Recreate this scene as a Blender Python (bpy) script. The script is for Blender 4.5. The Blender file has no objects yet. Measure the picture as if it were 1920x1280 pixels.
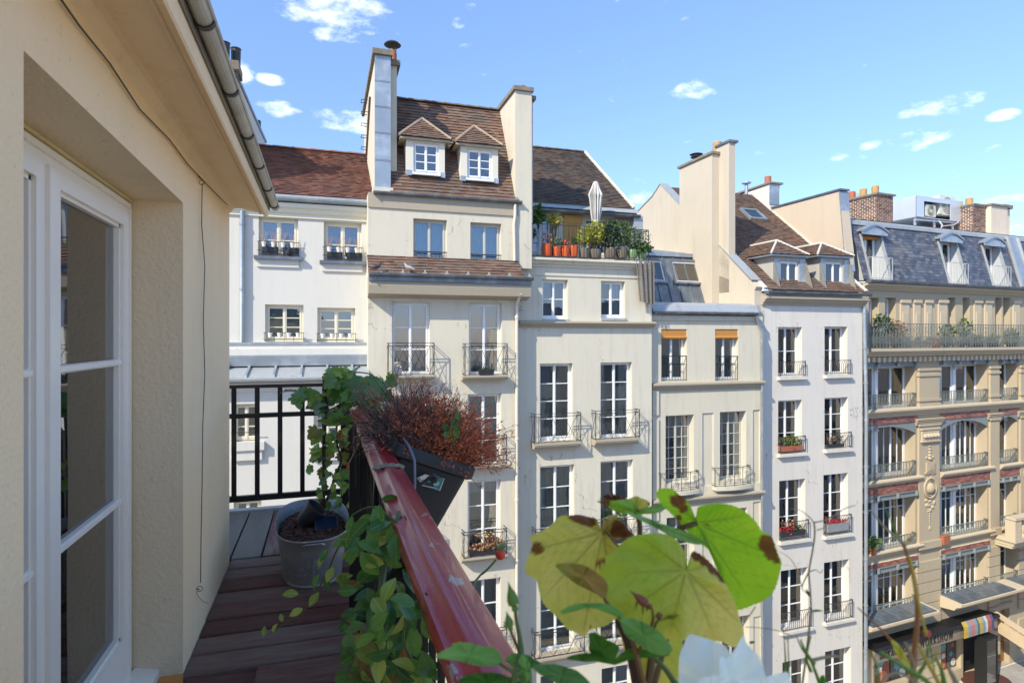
import bpy, math, random
from math import sin, cos, tan, pi, atan, atan2, sqrt, radians as R
from mathutils import Vector, Matrix, noise as mnoise
S = bpy.context.scene
COL = S.collection
rnd = random.Random(7)
# ------------------------------------------------------------ camera, world, sun, exposure
CZ = 16.6                     # camera height above the street
F, HX, HY = 1130.0, 960.0, 632.0
TH = atan(353/1130.0); ST, CT = sin(TH), cos(TH)
cd = bpy.data.cameras.new('camera'); cam = bpy.data.objects.new('camera', cd); COL.objects.link(cam)
cd.sensor_width = 36; cd.lens = F/1920*36; cd.shift_y = -8/1920
cd.clip_start = .02; cd.clip_end = 3000
cam.location = (0, 0, CZ); cam.rotation_euler = (pi/2, 0, -TH)
cd.dof.use_dof = True; cd.dof.focus_distance = 7.0; cd.dof.aperture_fstop = 11
S.camera = cam
SUNV = Vector((1.65, 1.0, -1.5)).normalized()          # direction the light travels
el = math.asin(-SUNV.z); az = atan2(-SUNV.x, -SUNV.y)
sd = bpy.data.lights.new('sun', 'SUN'); sun = bpy.data.objects.new('sun', sd); COL.objects.link(sun)
sd.energy = 2.05; sd.angle = R(.5); sd.color = (1, .925, .76)
sun.rotation_euler = SUNV.to_track_quat('-Z', 'Y').to_euler(); sun.location = (-20, -20, 60)
W = bpy.data.worlds.new('World'); S.world = W; W.use_nodes = True
wn, wl = W.node_tree.nodes, W.node_tree.links
wn.clear()
sky = wn.new('ShaderNodeTexSky'); sky.sky_type = 'NISHITA'; sky.sun_disc = False
sky.sun_elevation = el; sky.sun_rotation = az; sky.air_density = 1.0; sky.dust_density = .1; sky.ozone_density = 2.5
def ray(px, py):
    a = (px-HX)/F; b = (HY-py)/F
    return Vector((ST+a*CT, CT-a*ST, b))
def cam_pt(px, py, t): return Vector((0, 0, CZ)) + ray(px, py)*t
# clouds: soft cumulus patches laid over the sky, each with its own bearing, plus more round the horizon
tc = wn.new('ShaderNodeTexCoord')
cn = wn.new('ShaderNodeTexNoise'); cn.inputs['Scale'].default_value = 22; cn.inputs['Detail'].default_value = 7; cn.inputs['Roughness'].default_value = .62
mp = wn.new('ShaderNodeMapping'); mp.inputs['Scale'].default_value = (1, 1, 2.2)
wl.new(tc.outputs['Generated'], mp.inputs[0]); wl.new(mp.outputs[0], cn.inputs['Vector'])
cl = [(625, 10, 95, 34), (655, 228, 58, 24), (523, 205, 36, 13), (1302, 166, 46, 17), (1782, 196, 58, 17), (1714, 262, 46, 16),
      (1706, 214, 20, 9), (1633, 272, 20, 7), (1570, 293, 18, 8), (1212, 370, 34, 16), (862, 42, 16, 10), (1905, 480, 60, 46),
      (632, 68, 42, 14), (455, 140, 18, 20), (1900, 372, 40, 8), (505, 150, 24, 9), (1880, 215, 20, 8)]
cr = random.Random(3)
blobs = []
for px, py, w, h in cl:
    blobs.append((ray(px, py).normalized(), 1.1*w/F, 1.15*h/F))
for k in range(22):
    a_ = TH + R(52) + k*(2*pi-R(104))/22; e_ = R(cr.uniform(6, 42))
    blobs.append((Vector((sin(a_)*cos(e_), cos(a_)*cos(e_), sin(e_))), cr.uniform(.04, .12), cr.uniform(.015, .04)))
acc = None
def M(op, a, b=None, nodes=None, links=None, clamp=False):
    n = (nodes or wn).new('ShaderNodeMath'); n.operation = op; n.use_clamp = clamp
    for i, v in ((0, a), (1, b)):
        if v is None: continue
        if isinstance(v, (int, float)): n.inputs[i].default_value = v
        else: (links or wl).new(v, n.inputs[i])
    return n.outputs[0]
for d, w, h in blobs:
    r = Vector((d.y, -d.x, 0)).normalized(); u = r.cross(d).normalized()
    vals = []
    for ax, s in ((r, w), (u, h)):
        dp = wn.new('ShaderNodeVectorMath'); dp.operation = 'DOT_PRODUCT'
        wl.new(tc.outputs['Generated'], dp.inputs[0]); dp.inputs[1].default_value = ax/s
        vals.append(M('POWER', M('SUBTRACT', dp.outputs['Value'], d.dot(ax)/s), 2))
    fr = wn.new('ShaderNodeVectorMath'); fr.operation = 'DOT_PRODUCT'
    wl.new(tc.outputs['Generated'], fr.inputs[0]); fr.inputs[1].default_value = d
    front = M('GREATER_THAN', fr.outputs['Value'], .5)
    m = M('MULTIPLY', M('SUBTRACT', 1.25, M('ADD', vals[0], vals[1]), clamp=True), front)
    acc = m if acc is None else M('MAXIMUM', acc, m)
dens = M('MULTIPLY', M('POWER', M('MULTIPLY', M('SUBTRACT', M('ADD', M('MULTIPLY', acc, .62), M('MULTIPLY', cn.outputs['Fac'], 2.3)), 1.50), 1.05, clamp=True), 1.25), .95, clamp=True)
mixc = wn.new('ShaderNodeMixRGB'); wl.new(dens, mixc.inputs[0]); mixc.inputs[2].default_value = (5.2, 5.3, 5.5, 1)
hs = wn.new('ShaderNodeMixRGB'); hs.blend_type = 'MULTIPLY'; hs.inputs[0].default_value = 1; hs.inputs[2].default_value = (.94, .965, .90, 1)
sz = wn.new('ShaderNodeSeparateXYZ'); wl.new(tc.outputs['Generated'], sz.inputs[0])
hr = wn.new('ShaderNodeMapRange'); hr.inputs[1].default_value = -.02; hr.inputs[2].default_value = .9; wl.new(sz.outputs[2], hr.inputs[0])
hc = wn.new('ShaderNodeMixRGB'); hc.inputs[1].default_value = (.36, .375, .62, 1); hc.inputs[2].default_value = (1, 1, 1, 1); wl.new(hr.outputs[0], hc.inputs[0])
hm = wn.new('ShaderNodeMixRGB'); hm.blend_type = 'MULTIPLY'; hm.inputs[0].default_value = 1; wl.new(sky.outputs[0], hm.inputs[1]); wl.new(hc.outputs[0], hm.inputs[2])
wl.new(hm.outputs[0], hs.inputs[1]); wl.new(hs.outputs[0], mixc.inputs[1])
bg = wn.new('ShaderNodeBackground'); bg.inputs[1].default_value = .15; wl.new(mixc.outputs[0], bg.inputs[0])
wo = wn.new('ShaderNodeOutputWorld'); wl.new(bg.outputs[0], wo.inputs[0])
S.view_settings.view_transform = 'Standard'; S.view_settings.look = 'None'
S.view_settings.exposure = 1.48; S.view_settings.gamma = 1; S.view_settings.use_curve_mapping = False
S.render.engine = 'CYCLES'
S.cycles.max_bounces = 8; S.cycles.transparent_max_bounces = 16

# ------------------------------------------------------------ materials
MATS = {}
def mat(name, col, rough=.7, var=.12, scale=3.0, bump=0.0, bscale=60.0, metal=0.0, col2=None, c2scale=2.0, c2lo=.5, c2hi=.65,
        island=0.0, objrand=0.0, trans=0.0, spec=.5, stretch=None, coat=0.0, weave=None):
    """procedural principled: base colour * soft noise, optional second colour in patches, fine relief"""
    if name in MATS: return MATS[name]
    m = bpy.data.materials.new(name); m.use_nodes = True; MATS[name] = m
    N, L = m.node_tree.nodes, m.node_tree.links
    b = N['Principled BSDF']; b.inputs['Roughness'].default_value = rough; b.inputs['Metallic'].default_value = metal
    b.inputs['Specular IOR Level'].default_value = spec; b.inputs['Coat Weight'].default_value = coat
    t = N.new('ShaderNodeTexCoord'); vec = t.outputs['Object']
    if stretch:
        mpn = N.new('ShaderNodeMapping'); mpn.inputs['Scale'].default_value = stretch; L.new(vec, mpn.inputs[0]); vec = mpn.outputs[0]
    n1 = N.new('ShaderNodeTexNoise'); n1.inputs['Scale'].default_value = scale; n1.inputs['Detail'].default_value = 6; L.new(vec, n1.inputs['Vector'])
    def mm(op, a, c=None, cl=False): return M(op, a, c, N, L, cl)
    f = mm('ADD', mm('MULTIPLY', mm('SUBTRACT', n1.outputs['Fac'], .5), var*4), 1.0)
    if island:
        g = N.new('ShaderNodeNewGeometry'); f = mm('MULTIPLY', f, mm('ADD', mm('MULTIPLY', mm('SUBTRACT', g.outputs['Random Per Island'], .5), island*2), 1.0))
    if objrand:
        g = N.new('ShaderNodeObjectInfo'); f = mm('MULTIPLY', f, mm('ADD', mm('MULTIPLY', mm('SUBTRACT', g.outputs['Random'], .5), objrand*2), 1.0))
    base = None
    if col2:
        n2 = N.new('ShaderNodeTexNoise'); n2.inputs['Scale'].default_value = c2scale; n2.inputs['Detail'].default_value = 8; n2.inputs['Roughness'].default_value = .65
        L.new(vec, n2.inputs['Vector'])
        fac = n2.outputs['Fac']
        if island or objrand:
            fac = mm('ADD', fac, mm('MULTIPLY', mm('SUBTRACT', g.outputs['Random Per Island' if island else 'Random'], .5), .35))
        rr = N.new('ShaderNodeMapRange'); rr.inputs[1].default_value = c2lo; rr.inputs[2].default_value = c2hi; L.new(fac, rr.inputs[0])
        mx = N.new('ShaderNodeMixRGB'); mx.inputs[1].default_value = (*col, 1); mx.inputs[2].default_value = (*col2, 1); L.new(rr.outputs[0], mx.inputs[0])
        base = mx.outputs[0]
    vm = N.new('ShaderNodeVectorMath'); vm.operation = 'SCALE'
    if base: L.new(base, vm.inputs[0])
    else: vm.inputs[0].default_value = col
    L.new(f, vm.inputs['Scale']); L.new(vm.outputs[0], b.inputs['Base Color'])
    if bump:
        n3 = N.new('ShaderNodeTexNoise'); n3.inputs['Scale'].default_value = bscale; n3.inputs['Detail'].default_value = 5; L.new(vec, n3.inputs['Vector'])
        bp = N.new('ShaderNodeBump'); bp.inputs['Strength'].default_value = 1; bp.inputs['Distance'].default_value = bump
        L.new(n3.outputs['Fac'], bp.inputs['Height']); L.new(bp.outputs[0], b.inputs['Normal'])
    if trans:
        tr = N.new('ShaderNodeBsdfTranslucent'); sc = N.new('ShaderNodeVectorMath'); sc.operation = 'SCALE'; sc.inputs['Scale'].default_value = 1.5
        L.new(vm.outputs[0], sc.inputs[0]); L.new(sc.outputs[0], tr.inputs[0])
        ms = N.new('ShaderNodeMixShader'); ms.inputs[0].default_value = trans
        L.new(b.outputs[0], ms.inputs[1]); L.new(tr.outputs[0], ms.inputs[2]); L.new(ms.outputs[0], N['Material Output'].inputs[0])
    return m
def plaster(name, col, stain=None, **k):
    """render on a wall: broad tone, streaks running down, fine grain, fine cracks"""
    if name in MATS: return MATS[name]
    m = mat(name, col, rough=.9, var=.035, scale=.5, bump=k.get('bump', .003), bscale=k.get('bscale', 45), spec=.2)
    N, L = m.node_tree.nodes, m.node_tree.links
    b = N['Principled BSDF']; src = b.inputs['Base Color'].links[0].from_socket
    t = N.new('ShaderNodeTexCoord'); mpn = N.new('ShaderNodeMapping'); mpn.inputs['Scale'].default_value = k.get('st', (2.6, 2.6, .35)); L.new(t.outputs['Object'], mpn.inputs[0])
    n = N.new('ShaderNodeTexNoise'); n.inputs['Scale'].default_value = 1.4; n.inputs['Detail'].default_value = 9; n.inputs['Roughness'].default_value = .68; L.new(mpn.outputs[0], n.inputs['Vector'])
    rr = N.new('ShaderNodeMapRange'); rr.inputs[1].default_value = .5; rr.inputs[2].default_value = .85; rr.inputs[4].default_value = k.get('sf', .55); L.new(n.outputs['Fac'], rr.inputs[0])
    mx = N.new('ShaderNodeMixRGB'); L.new(rr.outputs[0], mx.inputs[0]); L.new(src, mx.inputs[1])
    mx.inputs[2].default_value = (*(stain or tuple(c*.72 for c in col)), 1)
    n2 = N.new('ShaderNodeTexNoise'); n2.inputs['Scale'].default_value = k.get('pit', 9); n2.inputs['Detail'].default_value = 10; n2.inputs['Roughness'].default_value = .8; L.new(t.outputs['Object'], n2.inputs['Vector'])
    r2 = N.new('ShaderNodeMapRange'); r2.inputs[1].default_value = k.get('pt', .66); r2.inputs[2].default_value = k.get('pt', .66)+.06; r2.inputs[4].default_value = k.get('pf', .35); L.new(n2.outputs['Fac'], r2.inputs[0])
    m2 = N.new('ShaderNodeMixRGB'); L.new(r2.outputs[0], m2.inputs[0]); L.new(mx.outputs[0], m2.inputs[1]); m2.inputs[2].default_value = (*tuple(c*.5 for c in col), 1)
    last = m2.outputs[0]
    if k.get('cracks'):
        v = N.new('ShaderNodeTexVoronoi'); v.feature = 'DISTANCE_TO_EDGE'; v.inputs['Scale'].default_value = .22
        nd = N.new('ShaderNodeTexNoise'); nd.inputs['Scale'].default_value = 1.6; nd.inputs['Detail'].default_value = 8; L.new(t.outputs['Object'], nd.inputs['Vector'])
        ad = N.new('ShaderNodeVectorMath'); ad.operation = 'ADD'; L.new(t.outputs['Object'], ad.inputs[0]); L.new(nd.outputs['Color'], ad.inputs[1]); L.new(ad.outputs[0], v.inputs['Vector'])
        lt = M('LESS_THAN', v.outputs['Distance'], .0028, N, L); g = M('GREATER_THAN', n.outputs['Fac'], .53, N, L)
        m3 = N.new('ShaderNodeMixRGB'); L.new(M('MULTIPLY', M('MULTIPLY', lt, g, N, L), .6, N, L), m3.inputs[0]); L.new(last, m3.inputs[1]); m3.inputs[2].default_value = (*tuple(c*.4 for c in col), 1)
        last = m3.outputs[0]
    L.new(last, b.inputs['Base Color'])
    return m
def glass(name, tint=(.86, .89, .89), gl=.13):
    m = bpy.data.materials.new(name); m.use_nodes = True; MATS[name] = m
    N, L = m.node_tree.nodes, m.node_tree.links; N.remove(N['Principled BSDF'])
    tr = N.new('ShaderNodeBsdfTransparent'); tr.inputs[0].default_value = (*tint, 1)
    g = N.new('ShaderNodeBsdfGlossy'); g.inputs['Roughness'].default_value = .015
    fz = N.new('ShaderNodeFresnel'); fz.inputs[0].default_value = 1.5
    n = N.new('ShaderNodeTexNoise'); n.inputs['Scale'].default_value = 1.3
    t = N.new('ShaderNodeTexCoord'); L.new(t.outputs['Object'], n.inputs['Vector'])
    bp = N.new('ShaderNodeBump'); bp.inputs['Distance'].default_value = .004; bp.inputs['Strength'].default_value = .5; L.new(n.outputs['Fac'], bp.inputs['Height']); L.new(bp.outputs[0], g.inputs['Normal'])
    ms = N.new('ShaderNodeMixShader'); L.new(M('ADD', fz.outputs[0], gl, N, L, True), ms.inputs[0])
    L.new(tr.outputs[0], ms.inputs[1]); L.new(g.outputs[0], ms.inputs[2]); L.new(ms.outputs[0], N['Material Output'].inputs[0])
    return m
GLASS = glass('window_glass'); GLASSD = glass('dark_window_glass', (.66, .68, .66), .2)
WHITEP = mat('white_paint', (.80, .80, .78), rough=.35, var=.02, bump=.0006, bscale=30)
CREAMP = mat('cream_paint', (.74, .68, .52), rough=.45, var=.03)
GREYW = mat('grey_timber_paint', (.50, .50, .46), rough=.5, var=.05)
INTR = mat('room_interior', (.46, .42, .36), rough=.9, var=.3, scale=1.0)
IRON = mat('wrought_iron', (.045, .045, .05), rough=.5, var=.15, metal=.3)
IRONG = mat('grey_green_iron', (.16, .18, .17), rough=.5, var=.12, metal=.2)
ZINC = mat('zinc_sheet', (.36, .40, .43), rough=.42, var=.12, scale=1.5, metal=.55, col2=(.5, .53, .55), c2scale=1.2, bump=.003, bscale=3)
ZINCD = mat('dark_zinc', (.16, .18, .20), rough=.42, var=.12, metal=.5, col2=(.24, .27, .29), c2scale=1.5, bump=.003, bscale=3)
ZINCL = mat('pale_zinc', (.44, .45, .45), rough=.5, var=.08, metal=.3, col2=(.34, .35, .35), c2scale=3)
PVCP = mat('painted_pipe', (.66, .60, .50), rough=.5, var=.06)
TILE = mat('clay_tile_brown', (.20, .115, .078), rough=.85, var=.12, island=.35, col2=(.105, .085, .07), c2scale=1.1, c2lo=.42, c2hi=.72, bump=.003, bscale=40)
TILER = mat('clay_tile_red', (.235, .105, .072), rough=.85, var=.12, island=.3, col2=(.12, .07, .055), c2scale=.9, c2lo=.45, c2hi=.75, bump=.003, bscale=40)
TILED = mat('clay_tile_dark', (.165, .11, .08), rough=.85, var=.12, island=.35, col2=(.07, .06, .052), c2scale=.8, c2lo=.38, c2hi=.68, bump=.003, bscale=40)
SLATE = mat('roof_slate', (.085, .095, .125), rough=.5, var=.12, island=.3, col2=(.13, .125, .125), c2scale=.7, bump=.002, bscale=30)
MORTAR = mat('lime_mortar', (.62, .58, .50), rough=.9, var=.08, bump=.006, bscale=20)
TERRA = mat('terracotta', (.40, .13, .06), rough=.7, var=.1, scale=8)
POTY = mat('ochre_clay', (.46, .28, .11), rough=.75, var=.14, scale=6)
SOOT = mat('sooty_metal', (.06, .055, .05), rough=.5, var=.2, metal=.4)
CAPST = mat('weathered_capstone', (.22, .19, .14), rough=.95, var=.25, scale=5, bump=.01, bscale=12)
CURW = mat('white_curtain', (.80, .78, .74), rough=.9, var=.04, trans=.3)
CURB = mat('blue_curtain', (.26, .72, .84), rough=.9, var=.12, scale=1.5, trans=.35)
CURG = mat('grey_sheer', (.50, .51, .50), rough=.9, var=.06, trans=.3)
BLG = mat('grey_blind', (.16, .18, .19), rough=.8, var=.05)
BLT = mat('teal_frosting', (.20, .29, .30), rough=.6, var=.08)
BLW = mat('wooden_blind', (.66, .38, .19), rough=.6, var=.12, scale=3, stretch=(1, 1, 30))
BLO = mat('orange_rolled_blind', (.50, .22, .05), rough=.7, var=.12, stretch=(30, 30, 1))

# ------------------------------------------------------------ mesh builder
class MB:
    def __init__(s): s.v = []; s.f = []; s.mi = []; s.cur = 0
    def face(s, *pts):
        i = len(s.v); s.v += [tuple(p) for p in pts]; s.f.append(tuple(range(i, i+len(pts)))); s.mi.append(s.cur)
    def raw(s, vs, fs):
        i = len(s.v); s.v += [tuple(p) for p in vs]
        for f in fs: s.f.append(tuple(i+k for k in f)); s.mi.append(s.cur)
    def hexa(s, p):
        s.raw(p, [(0, 3, 2, 1), (4, 5, 6, 7), (0, 1, 5, 4), (1, 2, 6, 5), (2, 3, 7, 6), (3, 0, 4, 7)])
    def box(s, x0, x1, y0, y1, z0, z1):
        s.hexa([(x0, y0, z0), (x1, y0, z0), (x1, y1, z0), (x0, y1, z0), (x0, y0, z1), (x1, y0, z1), (x1, y1, z1), (x0, y1, z1)])
    def bar(s, a, b, w, d=None, up=(0, 0, 1)):
        a, b = Vector(a), Vector(b); d = d or w; t = (b-a).normalized(); up = Vector(up)
        if abs(t.dot(up)) > .98: up = Vector((0, 1, 0))
        x = t.cross(up).normalized()*w/2; y = x.cross(t).normalized()*d/2
        s.hexa([a-x-y, a+x-y, a+x+y, a-x+y, b-x-y, b+x-y, b+x+y, b-x+y])
    def tube(s, pts, r, n=5, cap=True):
        pts = [Vector(p) for p in pts]; rr = r if isinstance(r, (list, tuple)) else [r]*len(pts)
        base = len(s.v); t0 = (pts[1]-pts[0]).normalized(); up = Vector((0, 0, 1)) if abs(t0.z) < .9 else Vector((0, 1, 0)); x = t0.cross(up).normalized()
        for k, p in enumerate(pts):
            t = (pts[min(k+1, len(pts)-1)]-pts[max(k-1, 0)]).normalized(); x = (x-t*x.dot(t)).normalized(); y = t.cross(x)
            for j in range(n):
                a = 2*pi*j/n; s.v.append(tuple(p+(x*cos(a)+y*sin(a))*rr[k]))
        for k in range(len(pts)-1):
            for j in range(n):
                a = base+k*n+j; b = base+k*n+(j+1) % n; s.f.append((a, b, b+n, a+n)); s.mi.append(s.cur)
        if cap:
            s.f.append(tuple(base+j for j in reversed(range(n)))); s.mi.append(s.cur)
            e = base+(len(pts)-1)*n; s.f.append(tuple(e+j for j in range(n))); s.mi.append(s.cur)
    def lathe(s, prof, c=(0, 0, 0), n=16, sx=1, sy=1, cap=True):
        base = len(s.v)
        for r, z in prof:
            for j in range(n): a = 2*pi*j/n; s.v.append((c[0]+r*cos(a)*sx, c[1]+r*sin(a)*sy, c[2]+z))
        for k in range(len(prof)-1):
            for j in range(n):
                a = base+k*n+j; b = base+k*n+(j+1) % n; s.f.append((a, b, b+n, a+n)); s.mi.append(s.cur)
        if cap:
            s.f.append(tuple(base+j for j in reversed(range(n)))); s.mi.append(s.cur)
            e = base+(len(prof)-1)*n; s.f.append(tuple(e+j for j in range(n))); s.mi.append(s.cur)
    def ext(s, prof, a, b, axis='x'):
        """extrude closed 2D profile (p,q) between a and b; axis x: (p,q)->(y,z); y: (x,z); z: (x,y)"""
        def mk(t, p, q): return {'x': (t, p, q), 'y': (p, t, q), 'z': (p, q, t)}[axis]
        n = len(prof); s.raw([mk(a, p, q) for p, q in prof]+[mk(b, p, q) for p, q in prof],
            [tuple(range(n)), tuple(reversed(range(n, 2*n)))]+[(i, n+i, n+(i+1) % n, (i+1) % n) for i in range(n)])
    def build(s, name, m, parent=None, loc=(0, 0, 0), smooth=False, rot=0):
        me = bpy.data.meshes.new(name); L = Vector(loc)
        me.from_pydata([tuple(Vector(v)-L) for v in s.v], [], s.f)
        ms = m if isinstance(m, (list, tuple)) else [m]
        for q in ms: me.materials.append(q)
        if len(ms) > 1: me.polygons.foreach_set('material_index', s.mi)
        if smooth:
            me.polygons.foreach_set('use_smooth', [True]*len(me.polygons))
            try: me.set_sharp_from_angle(angle=R(40))
            except Exception: pass
        me.validate(); me.update()
        o = bpy.data.objects.new(name, me); COL.objects.link(o); o.location = L
        if rot: o.rotation_euler.z = rot
        if parent: o.parent = parent
        return o
def clone(src, parent=None, loc=None, rot=None, scale=None):
    o = src.copy(); COL.objects.link(o)
    if parent is not None: o.parent = parent
    if loc is not None: o.location = loc
    if rot is not None: o.rotation_euler = rot
    if scale is not None: o.scale = scale
    return o
def tag(o, label, cat, group=None, kind=None):
    if label: o['label'] = label
    if cat: o['category'] = cat
    if group: o['group'] = group
    if kind: o['kind'] = kind
    return o
def thing(name, label, cat, loc=(0, 0, 0), rz=0, group=None):
    o = bpy.data.objects.new(name, None); COL.objects.link(o); o.location = loc; o.rotation_euler.z = rz; o.empty_display_size = .2
    return tag(o, label, cat, group)
# building frame: local x along the facade, y into the building, z up (street = 0)
class Frame:
    def __init__(s, pxl, Y0, phi):
        r = ray(pxl, 0); s.P = (Y0*r.x/r.y, Y0); s.phi = R(phi); s.e = (cos(s.phi), sin(s.phi)); s.m = (-sin(s.phi), cos(s.phi))
        s.Pm = s.P[0]*s.m[0]+s.P[1]*s.m[1]; s.Pe = s.P[0]*s.e[0]+s.P[1]*s.e[1]
    def uz(s, px, py, y=0):
        r = ray(px, py); t = (y+s.Pm)/(r.x*s.m[0]+r.y*s.m[1]); return t*(r.x*s.e[0]+r.y*s.e[1])-s.Pe, CZ+t*r.z
    def u(s, px, y=0): return s.uz(px, 600, y)[0]
    def z(s, px, py, y=0): return s.uz(px, py, y)[1]
    def yz(s, px, py, u):
        r = ray(px, py); t = (u+s.Pe)/(r.x*s.e[0]+r.y*s.e[1]); return t*(r.x*s.m[0]+r.y*s.m[1])-s.Pm, CZ+t*r.z
    def rect(s, px0, px1, py0, py1, y=0):
        c = (px0+px1)/2; return s.u(px0, y), s.u(px1, y), s.z(c, py1, y), s.z(c, py0, y)
    def world(s, u, y, z): return (s.P[0]+u*s.e[0]+y*s.m[0], s.P[1]+u*s.e[1]+y*s.m[1], z)
    def thing(s, name, label, cat, u=0, y=0, z=0, group=None): return thing(name, label, cat, s.world(u, y, z), s.phi, group)
def wall_mesh(mb, u0, u1, z0, z1, holes, y=0, th=.3, sides=True, depth=8.0):
    """front skin with real openings (holes = u0,u1,z0,z1,reveal depth) and their reveals"""
    us = sorted({u0, u1, *[h[0] for h in holes], *[h[1] for h in holes]}); zs = sorted({z0, z1, *[h[2] for h in holes], *[h[3] for h in holes]})
    us = [a for a in us if u0-1e-6 <= a <= u1+1e-6]; zs = [a for a in zs if z0-1e-6 <= a <= z1+1e-6]
    for j in range(len(zs)-1):
        run = None
        for i in range(len(us)-1):
            cu, cz = (us[i]+us[i+1])/2, (zs[j]+zs[j+1])/2
            solid = not any(h[0] < cu < h[1] and h[2] < cz < h[3] for h in holes)
            if solid: run = us[i] if run is None else run
            if run is not None and (not solid or i == len(us)-2):
                e = us[i+1] if solid else us[i]
                mb.face((run, y, zs[j]), (e, y, zs[j]), (e, y, zs[j+1]), (run, y, zs[j+1])); run = None
    for h in holes:
        a, b, c, d = h[:4]; t = h[4] if len(h) > 4 else .22; t += .02
        mb.face((a, y, c), (a, y, d), (a, y+t, d), (a, y+t, c)); mb.face((b, y, d), (b, y, c), (b, y+t, c), (b, y+t, d))
        mb.face((a, y, d), (b, y, d), (b, y+t, d), (a, y+t, d)); mb.face((b, y, c), (a, y, c), (a, y+t, c), (b, y+t, c))
    if sides:
        mb.face((u0, y, z0), (u0, y, z1), (u0, y+depth, z1), (u0, y+depth, z0)); mb.face((u1, y, z1), (u1, y, z0), (u1, y+depth, z0), (u1, y+depth, z1))
        mb.face((u0, y+depth, z0), (u0, y+depth, z1), (u1, y+depth, z1), (u1, y+depth, z0))
_pm = MB(); _pm.box(0, 1, 0, .006, 0, 1)
_pane = {}
def pane(parent, x, y, z, w, h, m):
    if m.name not in _pane:
        o = _pm.build('pane', m); _pane[m.name] = o.data; bpy.data.objects.remove(o)
    o = bpy.data.objects.new('pane', _pane[m.name]); COL.objects.link(o); o.parent = parent; o.location = (x, y, z); o.scale = (w, 1, h)
    o.rotation_euler = (rnd.uniform(-.006, .006), 0, rnd.uniform(-.012, .012)); return o
def curtain_mesh(w, h, waves, amp=.03, rows=1, seed=0):
    mb = MB(); n = max(8, waves*6); r_ = random.Random(seed); ph = [r_.uniform(-.5, .5) for _ in range(n+1)]
    top = [(w*i/n, amp*sin(2*pi*waves*i/n+ph[i]*.6), h) for i in range(n+1)]; bot = [(w*i/n, amp*1.2*sin(2*pi*waves*i/n+ph[i]), 0) for i in range(n+1)]
    for i in range(n): mb.face(bot[i], bot[i+1], top[i+1], top[i])
    return mb
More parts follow.
